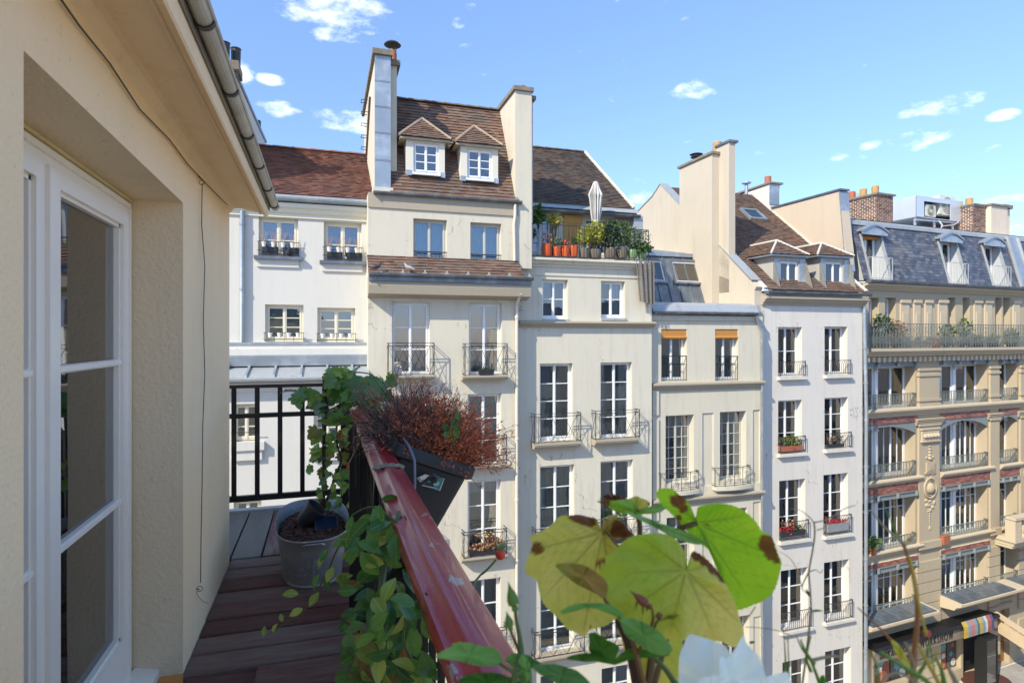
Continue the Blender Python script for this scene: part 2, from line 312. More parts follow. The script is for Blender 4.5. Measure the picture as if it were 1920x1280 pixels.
def window(root, r, rows=(.5, .5), cols=2, sub=1, m=WHITEP, rd=.2, y=0, cur=None, curm=None, gm=GLASS, fw=.05, st=.045, bar=.028, deep=.9, openleft=0, cfrac=(0, 1)):
    """a casement window seated rd inside the wall plane y: frame > pane, curtain, interior"""
    u0, u1, z0, z1 = r; yy = y+rd; w = u1-u0; L = (u0, yy, z0); fr = MB(); fd = .07
    fr.box(u0, u1, yy, yy+fd, z0, z0+fw*1.3); fr.box(u0, u1, yy, yy+fd, z1-fw, z1)
    fr.box(u0, u0+fw, yy, yy+fd, z0+fw*1.3, z1-fw); fr.box(u1-fw, u1, yy, yy+fd, z0+fw*1.3, z1-fw)
    iw = (w-2*fw)/cols; panes = []; hh = z1-z0-2.3*fw; zb = z0+1.3*fw; tot = sum(rows)
    for c in range(cols):
        a = u0+fw+c*iw; b = a+iw; ys, ye = yy-.012, yy+.045
        fr.box(a+.002, a+st, ys, ye, zb+.002, z1-fw-.002); fr.box(b-st, b-.002, ys, ye, zb+.002, z1-fw-.002)
        fr.box(a+st, b-st, ys+.001, ye-.001, zb+.002, zb+st*1.3); fr.box(a+st, b-st, ys+.001, ye-.001, z1-fw-st, z1-fw-.002)
        gz0, gz1 = zb+st*1.3, z1-fw-st; z = gz0
        for k, q in enumerate(reversed(rows)):
            h = (gz1-gz0)*q/tot; ze = z+h
            if k: fr.box(a+st, b-st, ys+.004, ye-.01, z-bar/2, z+bar/2)
            pw = (b-a-2*st)/sub
            for s_ in range(sub): panes.append((a+st+s_*pw, z, pw, h))
            z = ze
        for s_ in range(1, sub): x = a+st+s_*(b-a-2*st)/sub; fr.box(x-bar/2, x+bar/2, ys+.006, ye-.012, gz0, gz1)
        if c: fr.box(a-.022, a+.022, ys-.014, ys, zb, z1-fw)
    o = fr.build('window', m, root, L)
    for x, z, pw, ph in panes: pane(o, x-L[0], .022, z-L[2], pw, ph, gm)
    b = MB(); e = .02
    b.face((-e, fd, -e), (-e, fd+deep, -e), (-e, fd+deep, z1-z0+e), (-e, fd, z1-z0+e)); b.face((w+e, fd, -e), (w+e, fd+deep, -e), (w+e, fd+deep, z1-z0+e), (w+e, fd, z1-z0+e))
    b.face((-e, fd+deep, -e), (w+e, fd+deep, -e), (w+e, fd+deep, z1-z0+e), (-e, fd+deep, z1-z0+e)); b.face((-e, fd, -e), (w+e, fd, -e), (w+e, fd+deep, -e), (-e, fd+deep, -e))
    b.face((-e, fd, z1-z0+e), (w+e, fd, z1-z0+e), (w+e, fd+deep, z1-z0+e), (-e, fd+deep, z1-z0+e))
    b.build('interior', INTR, o)
    H = z1-z0
    def hang(x0, x1, zz0, zz1, waves, mm_, amp=.025, yo=.13):
        c = curtain_mesh(x1-x0, zz1-zz0, waves, amp, seed=rnd.randint(0, 999)).build('curtain', mm_, o, smooth=True); c.location = (x0, yo, zz0); return c
    if cur == 'full':
        hang(fw, w/2-.02, .02, H-fw, 4, curm or CURW); hang(w/2+.02, w-fw, .02, H-fw, 4, curm or CURW)
    elif cur == 'sides':
        q = w*rnd.uniform(.16, .26); hang(fw, fw+q, .02, H-fw, 3, curm or CURW); q = w*rnd.uniform(.16, .3); hang(w-fw-q, w-fw, .02, H-fw, 3, curm or CURW)
    elif cur == 'right': q = w*.42; hang(w-fw-q, w-fw, .02, H-fw, 4, curm or CURW)
    elif cur == 'left': q = w*.36; hang(fw, fw+q, .02, H-fw, 4, curm or CURW)
    elif cur == 'blind':
        q = MB(); q.box(fw, w-fw, .075, .085, H*cfrac[0]+.01, H*cfrac[1]-.02); q.build('blind', curm or BLG, o)
    elif cur == 'cafe': hang(fw, w-fw, H*.82, H-fw, 9, curm or CURW, .02)
    return o
def pip(poly_s, t):
    xs = []
    for i in range(len(poly_s)):
        (x0, y0), (x1, y1) = poly_s[i], poly_s[(i+1) % len(poly_s)]
        if (y0 <= t) != (y1 <= t): xs.append(x0+(t-y0)*(x1-x0)/(y1-y0))
    return (min(xs), max(xs)) if len(xs) > 1 else None
def tiles(mb, O, A, Bv, poly, w=.19, c=.13, lift=.045, jit=.01, thick=.028, rs=1):
    """courses of separate overlapping tiles over a convex polygon (s along A, t up slope Bv)"""
    O, A, Bv = Vector(O), Vector(A).normalized(), Vector(Bv).normalized(); Nn = A.cross(Bv).normalized()
    q = random.Random(rs); mb.face(*[O+A*p[0]+Bv*p[1] for p in poly])
    t0 = min(p[1] for p in poly); t1 = max(p[1] for p in poly); k = 0; t = t0
    while t < t1-.01:
        iv = pip(poly, min(t+c*.5, t1-.004))
        if iv:
            s = iv[0]-(w/2 if k % 2 else 0)
            while s < iv[1]-.01:
                a, b = max(s+.002, iv[0]), min(s+w-.002, iv[1])
                if b-a > .02:
                    l = lift+q.uniform(-jit, jit); te = min(t+c*1.25, t1+.02); tb = t-.01+q.uniform(-.004, .004); l2 = .008
                    P = lambda x, y, h: O+A*x+Bv*y+Nn*h
                    mb.raw([P(a, tb, l), P(b, tb, l), P(b, te, l2), P(a, te, l2), P(a, tb, l-thick), P(b, tb, l-thick)], [(0, 1, 2, 3), (4, 5, 1, 0), (4, 0, 3), (1, 5, 2)])
                s += w
        t += c; k += 1
def ridge(root, p0, p1, r=.1, n=10, m=TILER, step=None):
    p0, p1 = Vector(p0), Vector(p1); d = p1-p0; n = max(1, int(d.length/(step or .42))); first = None
    for i in range(n):
        q = p0+d*i/n
        if first is None:
            mb = MB(); l = d.length/n
            prof = [(r*cos(pi*j/6)*1.0, r*sin(pi*j/6)*.75) for j in range(7)]
            dd = d.normalized(); x = dd.cross(Vector((0, 0, 1))).normalized(); u = x.cross(dd)
            a = [q+x*p*1.12+u*z*1.15 for p, z in prof]; b = [q+dd*l*1.04+x*p*.92+u*z*.92 for p, z in prof]
            mb.raw(a+b, [(j, j+1, j+8, j+7) for j in range(6)]+[tuple(range(6, -1, -1))])
            first = mb.build('ridge_tile', m, root, q)
        else: clone(first, root, q)
def gutter(root, u0, u1, y, z, r=.08, m=ZINCD, joint=1.0, name='gutter', hooks=.5):
    mb = MB(); pr = [(y-r+r*2*0+0, 0)]
    prof = [(y-r*cos(pi*j/6), z-r*sin(pi*j/6)) for j in range(7)]; prof2 = [(y-(r-.012)*cos(pi*j/6), z-(r-.012)*sin(pi*j/6)) for j in range(6, -1, -1)]
    mb.ext(prof+prof2, u0, u1)
    x = u0+joint/2
    while x < u1:
        pj = [(y-(r+.006)*cos(pi*j/6), z+.004-(r+.006)*sin(pi*j/6)) for j in range(7)]; mb.ext(pj+[(p*1.0, q+.012) for p, q in reversed(pj)], x-.012, x+.012); x += hooks
    mb.box(u0, u0+.01, y-r, y+r, z-r, z); mb.box(u1-.01, u1, y-r, y+r, z-r, z)
    return mb.build(name, m, root, (u0, y, z))
def pipe(root, pts, r=.045, m=ZINC, collars=True, name='drainpipe'):
    mb = MB(); mb.tube(pts, r, 10)
    if collars:
        for i in range(len(pts)-1):
            a, b = Vector(pts[i]), Vector(pts[i+1])
            if abs(b.z-a.z) > 1.5:
                n = int(abs(b.z-a.z)/2)
                for k in range(n+1): q = a.lerp(b, (k+.2)/(n+1)); mb.tube([q-Vector((0, 0, .03)), q+Vector((0, 0, .03))], r*1.3, 10)
    return mb.build(name, m, root, pts[-1], smooth=True)
def cornice(mb, u0, u1, z0, z1, proj, y=0, steps=3):
    """moulded string course, profile stepping outwards to the top"""
    h = z1-z0; pr = [(y+.01, z0), (y-proj*.25, z0), (y-proj*.3, z0+h*.25), (y-proj*.55, z0+h*.34), (y-proj*.68, z0+h*.6), (y-proj*.95, z0+h*.68), (y-proj, z0+h*.74), (y-proj, z0+h*.96), (y-proj*.9, z1), (y+.01, z1+.03)]
    mb.ext(pr, u0, u1)
def foliage(mb, c, rad, n, size, seed=0, flat=0, hang=0):
    q = random.Random(seed); c = Vector(c)
    for _ in range(n):
        while True:
            p = Vector((q.uniform(-1, 1), q.uniform(-1, 1), q.uniform(-1, 1)))
            if p.length <= 1: break
        p = p*(p.length**-.25) if p.length > .2 else p
        o = c+Vector((p.x*rad[0], p.y*rad[1], p.z*rad[2])); s = size*q.uniform(.6, 1.3)
        d = Vector((q.gauss(0, 1), q.gauss(0, 1), q.gauss(0, .7)+(.3-hang))).normalized(); e = d.cross(Vector((q.gauss(0, 1), q.gauss(0, 1), q.gauss(0, 1)))).normalized()*s*.38
        nn = d.cross(e).normalized()*s*.12
        mb.raw([o, o+d*s*.5+e+nn, o+d*s, o+d*s*.5-e+nn], [(0, 1, 2), (0, 2, 3)])
# ------------------------------------------------------------ railings
def rail_box(mb, u0, u1, yf, yw, z0, z1, w=.018):
    """three-sided frame: rails along front and both returns, corner posts"""
    for z in (z0+.03, z1-.09, z1):
        mb.bar((u0, yf, z), (u1, yf, z), w); mb.bar((u0, yf, z), (u0, yw, z), w); mb.bar((u1, yf, z), (u1, yw, z), w)
    for u in (u0, u1): mb.bar((u, yf, z0-.03), (u, yf, z1+.01), w*1.2)
def ring(mb, c, r, w=.006, n=10, sx=1, a0=0, a1=2*pi, sz=1):
    mb.tube([(c[0]+r*cos(a0+(a1-a0)*j/n)*sx, c[1], c[2]+r*sin(a0+(a1-a0)*j/n)*sz) for j in range(n+1)], w, 4, cap=False)
def rail_diamond(root, u0, u1, yf, yw, z0, z1):
    mb = MB(); rail_box(mb, u0, u1, yf, yw, z0, z1)
    L = u1-u0; q = L*.09; za, zb = z0+.03, z1-.09
    for u in (u0+q, u1-q): mb.bar((u, yf, z0), (u, yf, zb), .012)
    n = 3; w = (L-2*q)/n; zm = (za+zb)/2
    for k in range(n):
        a = u0+q+k*w; b = a+w
        mb.bar((a, yf, za), (b, yf, zb), .011); mb.bar((a, yf+.008, zb), (b, yf+.008, za), .011)
        mb.bar(((a+b)/2, yf-.004, zm), ((a+b)/2, yf+.004, zm+.001), .03)
    c = (u0+u1)/2; ring(mb, (c, yf, za+.05), .045); ring(mb, (c, yf, zb+.045), .04)
    for u in (u0, u1):
        mb.bar((u, yf, za), (u, yw, zb), .01); mb.bar((u, yf, zb), (u, yw, za), .01)
    return mb.build('balcony_railing', IRON, root, (u0, yf, z0))
def rail_arches(root, u0, u1, yf, yw, z0, z1, sp=.115):
    mb = MB()
    for z in (z0+.04, z1): mb.bar((u0, yf, z), (u1, yf, z), .02); mb.bar((u0, yf, z), (u0, yw, z), .02); mb.bar((u1, yf, z), (u1, yw, z), .02)
    for u in (u0, u1): mb.bar((u, yf, z0), (u, yf, z1+.03), .022)
    n = max(4, round((u1-u0)/sp)); s = (u1-u0)/n; h = z1-z0
    for k in range(1, n): mb.bar((u0+k*s, yf, z0+.04), (u0+k*s, yf, z0+h*.62), .013)
    for k in range(n-1):
        a = u0+k*s; b = a+2*s
        pts = [(a, yf, z0+h*.6), (a+.12*s, yf, z0+h*.76), (a+.5*s, yf, z0+h*.9), (a+s, yf, z1-.01), (b-.5*s, yf, z0+h*.9), (b-.12*s, yf, z0+h*.76), (b, yf, z0+h*.6)]
        mb.tube([(p[0], p[1]+(.006 if k % 2 else 0), p[2]) for p in pts], .0065, 4, cap=False)
    return mb.build('balcony_railing', IRON, root, (u0, yf, z0))
def rail_scroll(root, u0, u1, yf, yw, z0, z1):
    mb = MB(); L = u1-u0; n = 14
    def bow(t): return yf-.10*sin(pi*t)
    for z, w in ((z0+.03, .02), (z0+.1, .012), (z1-.06, .012), (z1, .024)):
        mb.tube([(u0+L*j/n, bow(j/n), z) for j in range(n+1)], w/2, 4)
        mb.bar((u0, yf, z), (u0, yw, z), w*.8); mb.bar((u1, yf, z), (u1, yw, z), w*.8)
    for t in (0, .25, .5, .75, 1): mb.bar((u0+L*t, bow(t), z0), (u0+L*t, bow(t), z1+.02), .015)
    zc = (z0+z1)/2; h = (z1-z0)*.5
    for k in range(4):
        t = (k+.5)/4; c = u0+L*t
        for sg in (-1, 1):
            for s2 in (-1, 1):
                pts = []
                for j in range(13):
                    a = j/12*2.6*pi; r = .085*(1-j/15); pts.append((c+sg*(.0+.055+r*cos(a)*.65-.02), bow(t), zc+s2*(h*.38-r*sin(a)*1.0)))
                mb.tube(pts, .0065, 4, cap=False)
        ring(mb, (c, bow(t), zc), .035)
    return mb.build('balcony_railing', IRON, root, (u0, yf, z0))
def rail_ornate(root, u0, u1, yf, yw, z0, z1, sp=.16, m=None, posts=0):
    mb = MB(); h = z1-z0
    for z, w in ((z0+.03, .028), (z0+h*.2, .012), (z0+h*.9, .012), (z1, .04)):
        mb.bar((u0, yf, z), (u1, yf, z), w, w*.8)
        if yw: mb.bar((u1, yf, z), (u1, yw, z), w); mb.bar((u0, yf, z), (u0, yw, z), w)
    n = max(3, round((u1-u0)/sp)); s = (u1-u0)/n
    for k in range(n+1): mb.bar((u0+k*s, yf, z0), (u0+k*s, yf, z1), .026 if (posts and k % posts == 0) else .018)
    for k in range(n):
        a = u0+k*s; c = a+s/2
        mb.tube([(a+.02*s, yf, z0+h*.62), (a+.18*s, yf, z0+h*.78), (c, yf, z0+h*.9), (a+.82*s, yf, z0+h*.78), (a+.98*s, yf, z0+h*.62)], .009, 4, cap=False)
        mb.tube([(a+.25*s, yf, z0+h*.2), (a+.25*s, yf, z0+h*.6), (c, yf, z0+h*.73), (a+.75*s, yf, z0+h*.6), (a+.75*s, yf, z0+h*.2)], .008, 4, cap=False)
        mb.bar((c, yf, z0+h*.2), (c, yf, z0+h*.5), .012)
        mb.bar((c-.03, yf, z0+h*.46), (c+.03, yf, z0+h*.46), .02)
        mb.bar((a, yf, z0+.03), (c, yf, z0+h*.2), .011); mb.bar((c, yf, z0+h*.2), (a+s, yf, z0+.03), .011)
    return mb.build('balcony_railing', m or IRONG, root, (u0, yf, z0))
def rail_simple(root, u0, u1, yf, yw, z0, z1, sp=.13, m=IRON, low=True):
    mb = MB(); n = max(2, round((u1-u0)/sp)); s = (u1-u0)/n
    for z in ((z0+.05, z1) if low else (z1,)): mb.bar((u0, yf, z), (u1, yf, z), .025)
    for k in range(n+1): mb.bar((u0+k*s, yf, z0), (u0+k*s, yf, z1), .022 if k in (0, n) else .013)
    if yw is not None:
        for u in (u0, u1):
            mb.bar((u, yf, z1), (u, yw, z1), .02); mb.bar((u, yf, z0+.05), (u, yw, z0+.05), .02)
            q = abs(yw-yf); nn = int(q/sp)
            for k in range(1, nn): mb.bar((u, yf+(yw-yf)*k/nn, z0), (u, yf+(yw-yf)*k/nn, z1), .013)
    return mb.build('balcony_railing', m, root, (u0, yf, z0))
def slab(root, u0, u1, y0, y1, z0, z1, m, name='balcony_slab'):
    mb = MB(); h = z1-z0
    mb.ext([(y1+.04, z0), (y0+.09, z0), (y0+.05, z0+h*.35), (y0+.02, z0+h*.45), (y0+.02, z0+h*.6), (y0, z0+h*.66), (y0, z1), (y1+.04, z1)], u0, u1)
    return mb.build(name, m, root, (u0, y0, z0))
# ------------------------------------------------------------ building A: white house with red tile roof, far left
WALLA = plaster('white_render', (.64, .61, .545), (.50, .46, .39), sf=.5, pf=.2)
FA = Frame(690, 19.3, 0)
LA = FA.u(430)-7
A = FA.thing('white_house', 'white rendered house with red tiled roof, beyond the end of the balcony', 'house')
holes = []
def put(Fm, root, px, holes, y=0, **k):
    r = Fm.rect(*px, y=y); holes.append((*r, k.get('rd', .2))); return window(root, r, y=y, **k), r
def scaffold(mb, *a): mb.box(*a)
FLOW = []
for i, px in enumerate([(485, 559, 409, 481), (607, 678, 417, 490)]):
    w, r = put(FA, A, px, holes, rows=(.6, .4), m=CREAMP, cur='blind', curm=BLG, rd=.16, fw=.06, st=.06)
    s = MB(); s.box(r[0]-.12, r[1]+.12, -.17, .18, r[2]-.1, r[2]-.001); s.build('window_sill', ZINCD, A, (r[0], -.17, r[2]-.1))
    s = MB(); s.box(r[0]-.05, r[1]+.02, -.06, .0, r[2]-.32, r[2]-.1); s.build('apron_panel', WALLA, A, (r[0], -.06, r[2]-.32))
    mb = MB()
    for z in (.16, .42): mb.bar((r[0]-.03, -.1, r[2]+z), (r[1]+.03, -.1, r[2]+z), .018)
    for k in range(5): u = r[0]+(r[1]-r[0])*k/4; mb.bar((u, -.1, r[2]), (u, -.1, r[2]+.42), .012)
    mb.build('window_guard', IRON, A, (r[0], -.1, r[2])); FLOW.append(r)
for px in [(497, 569, 571, 640), (595, 666, 577, 641)]:
    w, r = put(FA, A, px, holes, rows=(1, 1, 1), m=CREAMP, cur='blind', curm=BLT, rd=.16, fw=.06, st=.055)
    s = MB(); s.box(r[0]-.02, r[1]+.02, -.1, .18, r[2]-.12, r[2]-.001); s.build('window_sill', CREAMP, A, (r[0], -.1, r[2]-.12))
    mb = MB()
    for z in (.06, .26): mb.bar((r[0]-.03, -.14, r[2]+z), (r[1]+.03, -.14, r[2]+z), .018)
    for k in range(5): u = r[0]+(r[1]-r[0])*k/4; mb.bar((u, -.14, r[2]), (u, -.14, r[2]+.26), .012)
    mb.build('window_guard', IRON, A, (r[0], -.1, r[2])); FLOW.append(r)
zt = FA.z(600, 386); zl = FA.z(560, 652)
mb = MB(); wall_mesh(mb, LA, 0, zl-.6, zt, holes, sides=True); mb.build('upper_wall', WALLA, A, (LA, 0, zl))
mb = MB(); cornice(mb, LA, 0, zt-.42, zt+.0, .22); mb.build('eaves_moulding', CREAMP, A, (LA, 0, zt))
gutter(A, LA, -.02, -.28, FA.z(600, 378), .1, ZINC)
zr0 = FA.z(600, 369, -.1); zr1 = FA.z(600, 285, 3.6)
mb = MB(); mb.box(LA, -.02, -.16, -.08, zr0-.22, zr0-.01); mb.build('eaves_flashing', ZINCL, A, (LA, 0, zr0))
AR = (18.6*tan(atan((704-HX)/F)+TH))-FA.P[0]-.01
mb = MB(); O = (FA.u(440)-.5, -.14, zr0); Bv = Vector((0, 3.74, zr1-zr0)); tiles(mb, O, (1, 0, 0), Bv, [(0, 0), (-O[0]+AR, 0), (-O[0]+AR, Bv.length), (0, Bv.length)], c=.115, w=.17, rs=5)
ro = mb.build('roof', TILER, A, O)
rg = FA.thing  # ridge of roof A
ridge(A, (O[0], 3.6, zr1+.03), (AR, 3.6, zr1+.03), r=.09, step=.62, m=TILER)
mb = MB(); mb.face((O[0], 3.6, zr1), (AR, 3.6, zr1), (AR, 8, zr1-3.5), (O[0], 8, zr1-3.5)); mb.build('rear_roof', TILER, A, (O[0], 3.6, zr1))
# lower storeys, one metre forward, under a narrow zinc roof
yl = -1.05; hl = []
zA0 = FA.z(560, 683, 0); zA1 = FA.z(560, 706, yl)
for px in [(437, 486, 757, 828), (588, 640, 760, 829), (438, 490, 938, 1010), (588, 640, 940, 1012)]:
    w, r = put(FA, A, px, hl, y=yl, rows=(1, 1, 1), m=CREAMP, rd=.14, fw=.06, st=.05, cur='blind', curm=BLT, cfrac=(0, 1))
    s = MB(); s.box(r[0]-.05, r[1]+.14, yl-.16, yl+.15, r[2]-.22, r[2]-.001); s.box(r[0]-.02, r[1]+.08, yl-.1, yl, r[2]-.5, r[2]-.22); s.build('window_sill', WALLA, A, (r[0], yl, r[2]-.2))
    mb = MB()
    for z in (.06, .28): mb.bar((r[0]-.03, yl-.12, r[2]+z), (r[1]+.03, yl-.12, r[2]+z), .018)
    mb.build('window_guard', IRON, A, (r[0], yl-.1, r[2]))
mb = MB(); wall_mesh(mb, LA, -.03, 0, zA1-.12, hl, y=yl, depth=1.04); mb.build('lower_wall', WALLA, A, (LA, yl, 0))
mb = MB(); cornice(mb, LA, -.03, zA1-.4, zA1-.13, .18, y=yl); mb.build('lower_moulding', WALLA, A, (LA, yl, zA1))
mb = MB(); mb.ext([(yl-.24, zA1), (0.0, zA0), (0.0, zA0-.05), (yl-.24, zA1-.05)], LA, -.03)
zrf = mb.build('zinc_roof', ZINCL, A, (LA, yl, zA1))
x = -.5; seam = None
while x > FA.u(430)-1.2:
    if seam is None:
        mb = MB(); mb.ext([(yl-.22, zA1+.002), (yl-.2, zA1+.07), (0, zA0+.07), (0, zA0+.002)], x-.03, x+.03); seam = mb.build('seam', ZINC, zrf, (x, yl, zA1)); seam.location = (x-LA, 0, 0); sx0 = x
    else: clone(seam, zrf, (x-LA, 0, 0))
    x -= .72
gutter(A, LA, -.03, yl-.33, zA1-.02, .09, ZINCL)
mb = MB(); zz = FA.z(560, 652); mb.box(LA+.4, -.02, -.2, 0, zz-.02, zz+.14); mb.box(LA+.4, -.02, -.34, .0, zz-.2, zz-.02); mb.build('ledge', WALLA, A, (LA, 0, zz))
mb = MB(); mb.ext([(-.36, zz-.2), (-.36, zz-.25), (-.3, zA0-.02), (0, zA0), (0, zz-.2)], LA+.4, -.02); mb.build('ledge_flashing', ZINC, A, (LA, 0, zz-.3))
mb = MB(); mb.box(LA+.35, -.021, -.23, -.2, zz+.1, zz+.17); mb.build('ledge_cap', ZINC, A, (LA, 0, zz+.1))
pu = FA.u(454, -.1)
pipe(A, [(pu, -.1, zt-.3), (pu, -.1, FA.z(454, 640)), (pu-.35, -.2, FA.z(454, 672)), (pu-.4, -.5, FA.z(454, 690))], .065)
# party wall with chimney rising behind on the left
B0 = thing('party_wall_chimney', 'white party wall with dark metal cap and flue pots, above the red roof', 'chimney', (FA.P[0]+FA.u(440), FA.P[1], 8))
zp = FA.z(440, 138)-8
mb = MB(); mb.ext([(.2, -2), (.2, zp), (5.2, zp+.5), (9.8, zp+1.0), (9.8, 2)], -.45, .0); mb.build('wall', WALLA, B0)
mb = MB(); mb.ext([(.1, zp), (.1, zp+.1), (5.2, zp+.6), (9.9, zp+1.1), (9.9, zp+.99), (5.2, zp+.49)], -.5, .05); mb.build('metal_cap', ZINCD, B0, (0, 0, zp))
mb = MB(); mb.box(-.5, .12, -.1, .8, zp+.1, zp+.35); mb.build('chimney_cap', CAPST, B0, (0, 0, zp))
for k in range(2):
    mb = MB(); mb.lathe([(.13, 0), (.14, .5), (.16, .55), (.12, .55)], n=12); o = mb.build('flue_pot', SOOT, B0); o.location = (-.28+k*.26, .1+.3*k, zp+.35)
mb = MB(); mb.lathe([(.16, 0), (.16, .6)], n=12); o = mb.build('flue_pot', SOOT, B0); o.location = (-.2, 8.2, zp+.8)
mb = MB(); mb.lathe([(.2, 0), (.18, 1.1), (.22, 1.15), (.22, 1.25)], n=12); o = mb.build('flue_pot', CAPST, B0); o.location = (.3, 9.6, zp-1.5)

# ------------------------------------------------------------ building B: cream house with two tiled dormers
WALLB = plaster('cream_render', (.63, .575, .455), (.44, .38, .30), sf=.75, pf=.35, cracks=True)
TRIM = plaster('taupe_render', (.42, .36, .27), (.33, .28, .21), sf=.4)
FB = Frame(690, 18.6, 0); B = FB.thing('dormer_house', 'cream house with brown tiled roof, two hipped dormers and a tall zinc-faced chimney', 'house')
WB = FB.u(972); holes = []
def slabrail(Fm, root, pr, ps, depth, kind, m, ytop=None):
    """balconet: slab and railing from pixel rects measured at the front edge"""
    u0, u1, z0, z1 = Fm.rect(*ps, y=-depth); slab(root, u0, u1, -depth, 0, z0, z1, m)
    a, b, c, d = Fm.rect(*pr, y=-depth+.04); kind(root, a, b, -depth+.04, 0, z1+.01, d)
    return u0, u1, z1
U1 = put(FB, B, (775, 838, 411, 489), holes, rows=(1,), m=GREYW, cur='full', curm=CURB, rd=.2); U2 = put(FB, B, (882, 940, 418, 494), holes, rows=(1,), m=GREYW, cur='full', curm=CURB, rd=.2)
for (w, r) in (U1, U2):
    mb = MB(); z = r[2]+.28; mb.bar((r[0]-.01, .03, z), (r[1]+.01, .03, z), .035)
    for k in range(9):
        c = r[0]+(r[1]-r[0])*(k+.5)/9; ring(mb, (c, .03, r[2]+.13), .07, .006, 8)
    mb.bar((r[0]-.01, .03, r[2]+.05), (r[1]+.01, .03, r[2]+.05), .015); mb.build('window_guard', IRON, B, (r[0], 0, r[2]))
fr = dict(rows=(1, 1, 1), m=WHITEP, rd=.2)
put(FB, B, (735, 806, 566, 704), holes, cur='blind', curm=BLW, cfrac=(.36, 1), **fr); put(FB, B, (879, 941, 568, 704), holes, cur='blind', curm=BLW, cfrac=(.36, 1), **fr)
put(FB, B, (735, 804, 741, 876), holes, cur='sides', curm=CURG, **fr); put(FB, B, (877, 940, 738, 876), holes, cur='blind', curm=BLG, cfrac=(.84, 1), **fr)
put(FB, B, (735, 804, 902, 1047), holes, cur='cafe', **fr); put(FB, B, (877, 939, 900, 1046), holes, cur='cafe', **fr)
put(FB, B, (877, 939, 1085, 1235), holes, cur='left', curm=CURG, **fr)
put(FB, B, (877, 939, 1270, 1400), holes, **fr)
BD = .38
rails = [((728, 814, 643, 704), (726, 815, 704, 713)), ((872, 951, 644, 704), (868, 953, 704, 713)),
         ((728, 812, 818, 874), (725, 814, 874, 883)), ((872, 950, 817, 873), (867, 952, 873, 882)),
         ((728, 812, 995, 1045), (725, 814, 1045, 1054)), ((870, 950, 994, 1044), (866, 952, 1044, 1053)),
         ((870, 950, 1180, 1232), (866, 952, 1232, 1241))]
BR = [slabrail(FB, B, a, b, BD, rail_diamond, TRIM) for a, b in rails]
zc1 = FB.z(850, 527, 0); ztop = FB.z(830, 372); zsk = FB.z(820, 486)
mb = MB(); wall_mesh(mb, 0, WB, 0, ztop, holes); mb.build('wall', WALLB, B)
# eaves cornice with a skirt of tiles
ue = FB.u(997, -.6); zg = FB.z(850, 519, -.62); zs0 = FB.z(850, 553, -.5)
mb = MB(); mb.ext([(0, zs0-.1), (-.12, zs0-.08), (-.5, zs0), (-.55, zs0+.25), (-.5, zg-.04), (0, zg-.02)], -.02, ue); mb.build('eaves_cornice', TRIM, B, (0, -.5, zs0))
gutter(B, -.02, ue+.03, -.64, zg+.06, .11, ZINCD, hooks=.62)
mb = MB(); mb.box(-.02, ue, -.6, -.52, zg-.17, zg-.02); mb.build('gutter_board', ZINCD, B, (0, -.6, zg))
mb = MB(); O = (-.03, -.58, zg+.04); Bv = Vector((0, .59, zsk-zg)); tiles(mb, O, (1, 0, 0), Bv, [(0, 0), (WB+.02, 0), (WB+.02, Bv.length), (0, Bv.length)], rs=9)
mb.build('skirt_roof', TILE, B, O)
mb = MB(); x = .3
while x < ue: mb.box(x-.06, x+.06, -.68, -.54, zg+.05, zg+.1); mb.box(x-.02, x+.02, -.66, -.6, zg+.1, zg+.17); x += .66
mb.build('snow_guards', ZINCL, B, (.3, -.6, zg))
zb = FB.z(830, 397); mb = MB(); mb.box(-.0, WB, -.045, 0, zb, ztop+.02); mb.build('frieze_band', TRIM, B, (0, 0, zb))  # darker taupe here puts the shade below the eaves into the colour
gutter(B, FB.u(700), FB.u(976), -.12, ztop+.05, .085, ZINCD)
# main tiled roof
ym, zm = FB.yz(939, 210, FB.u(968)); zr0 = ztop+.06; O = (FB.u(731), -.06, zr0); uR = FB.u(972)
rise = zm-zr0; run = ym+.06; Bv = Vector((0, run, rise))
mb = MB(); tiles(mb, O, (1, 0, 0), Bv, [(0, 0), (uR-O[0], 0), (uR-O[0]-.05, Bv.length), (0, Bv.length)], rs=3); mb.build('roof', TILE, B, O)
ridge(B, (O[0], ym, zm+.03), (uR-.1, ym, zm+.03), r=.1, step=.4, m=TILE)
mb = MB(); mb.face((O[0]-.5, ym, zm), (uR, ym, zm), (uR, ym+5, zm-4), (O[0]-.5, ym+5, zm-4)); mb.build('rear_roof', TILE, B, (O[0], ym, zm))
def roofy(z): return -.06+(z-zr0)/rise*run
# left chimney: zinc faced front, rendered side running far back
c0, c1, c2 = FB.u(704), FB.u(732), FB.u(744, .3); zt1 = FB.z(718, 104); 
mb = MB(); mb.box(c0, c1-.002, .03, 5.3, ztop-.1, zt1); mb.box(c1, c2, .3, 2.2, ztop+.5, zt1-.15); ch = mb.build('chimney', WALLB, B, (c0, 0, ztop))
zs = [FB.z(718, q) for q in (352, 300, 249, 200, 152, 104)]
for a, b in zip(zs, zs[1:]):
    mb = MB(); mb.box(c0-.02, c1+.01, -.0, .05, a+.008, b-.008); mb.box(c0-.02, c1+.02, -.012, .05, b-.03, b-.012); o = mb.build('zinc_panel', ZINC, ch); o.location = (-c0, 0, -ztop)
mb = MB(); mb.box(c0-.08, c1+.08, -.06, .3, zs[0]-.14, zs[0]); o = mb.build('plinth', MORTAR, ch); o.location = (-c0, 0, -ztop)
mb = MB(); mb.box(c0-.09, c1+.06, -.09, 5.4, zt1, zt1+.16); mb.box(c1-.02, c2+.1, .2, 2.3, zt1-.15, zt1+.02); o = mb.build('capstone', CAPST, ch); o.location = (-c0, 0, -ztop)
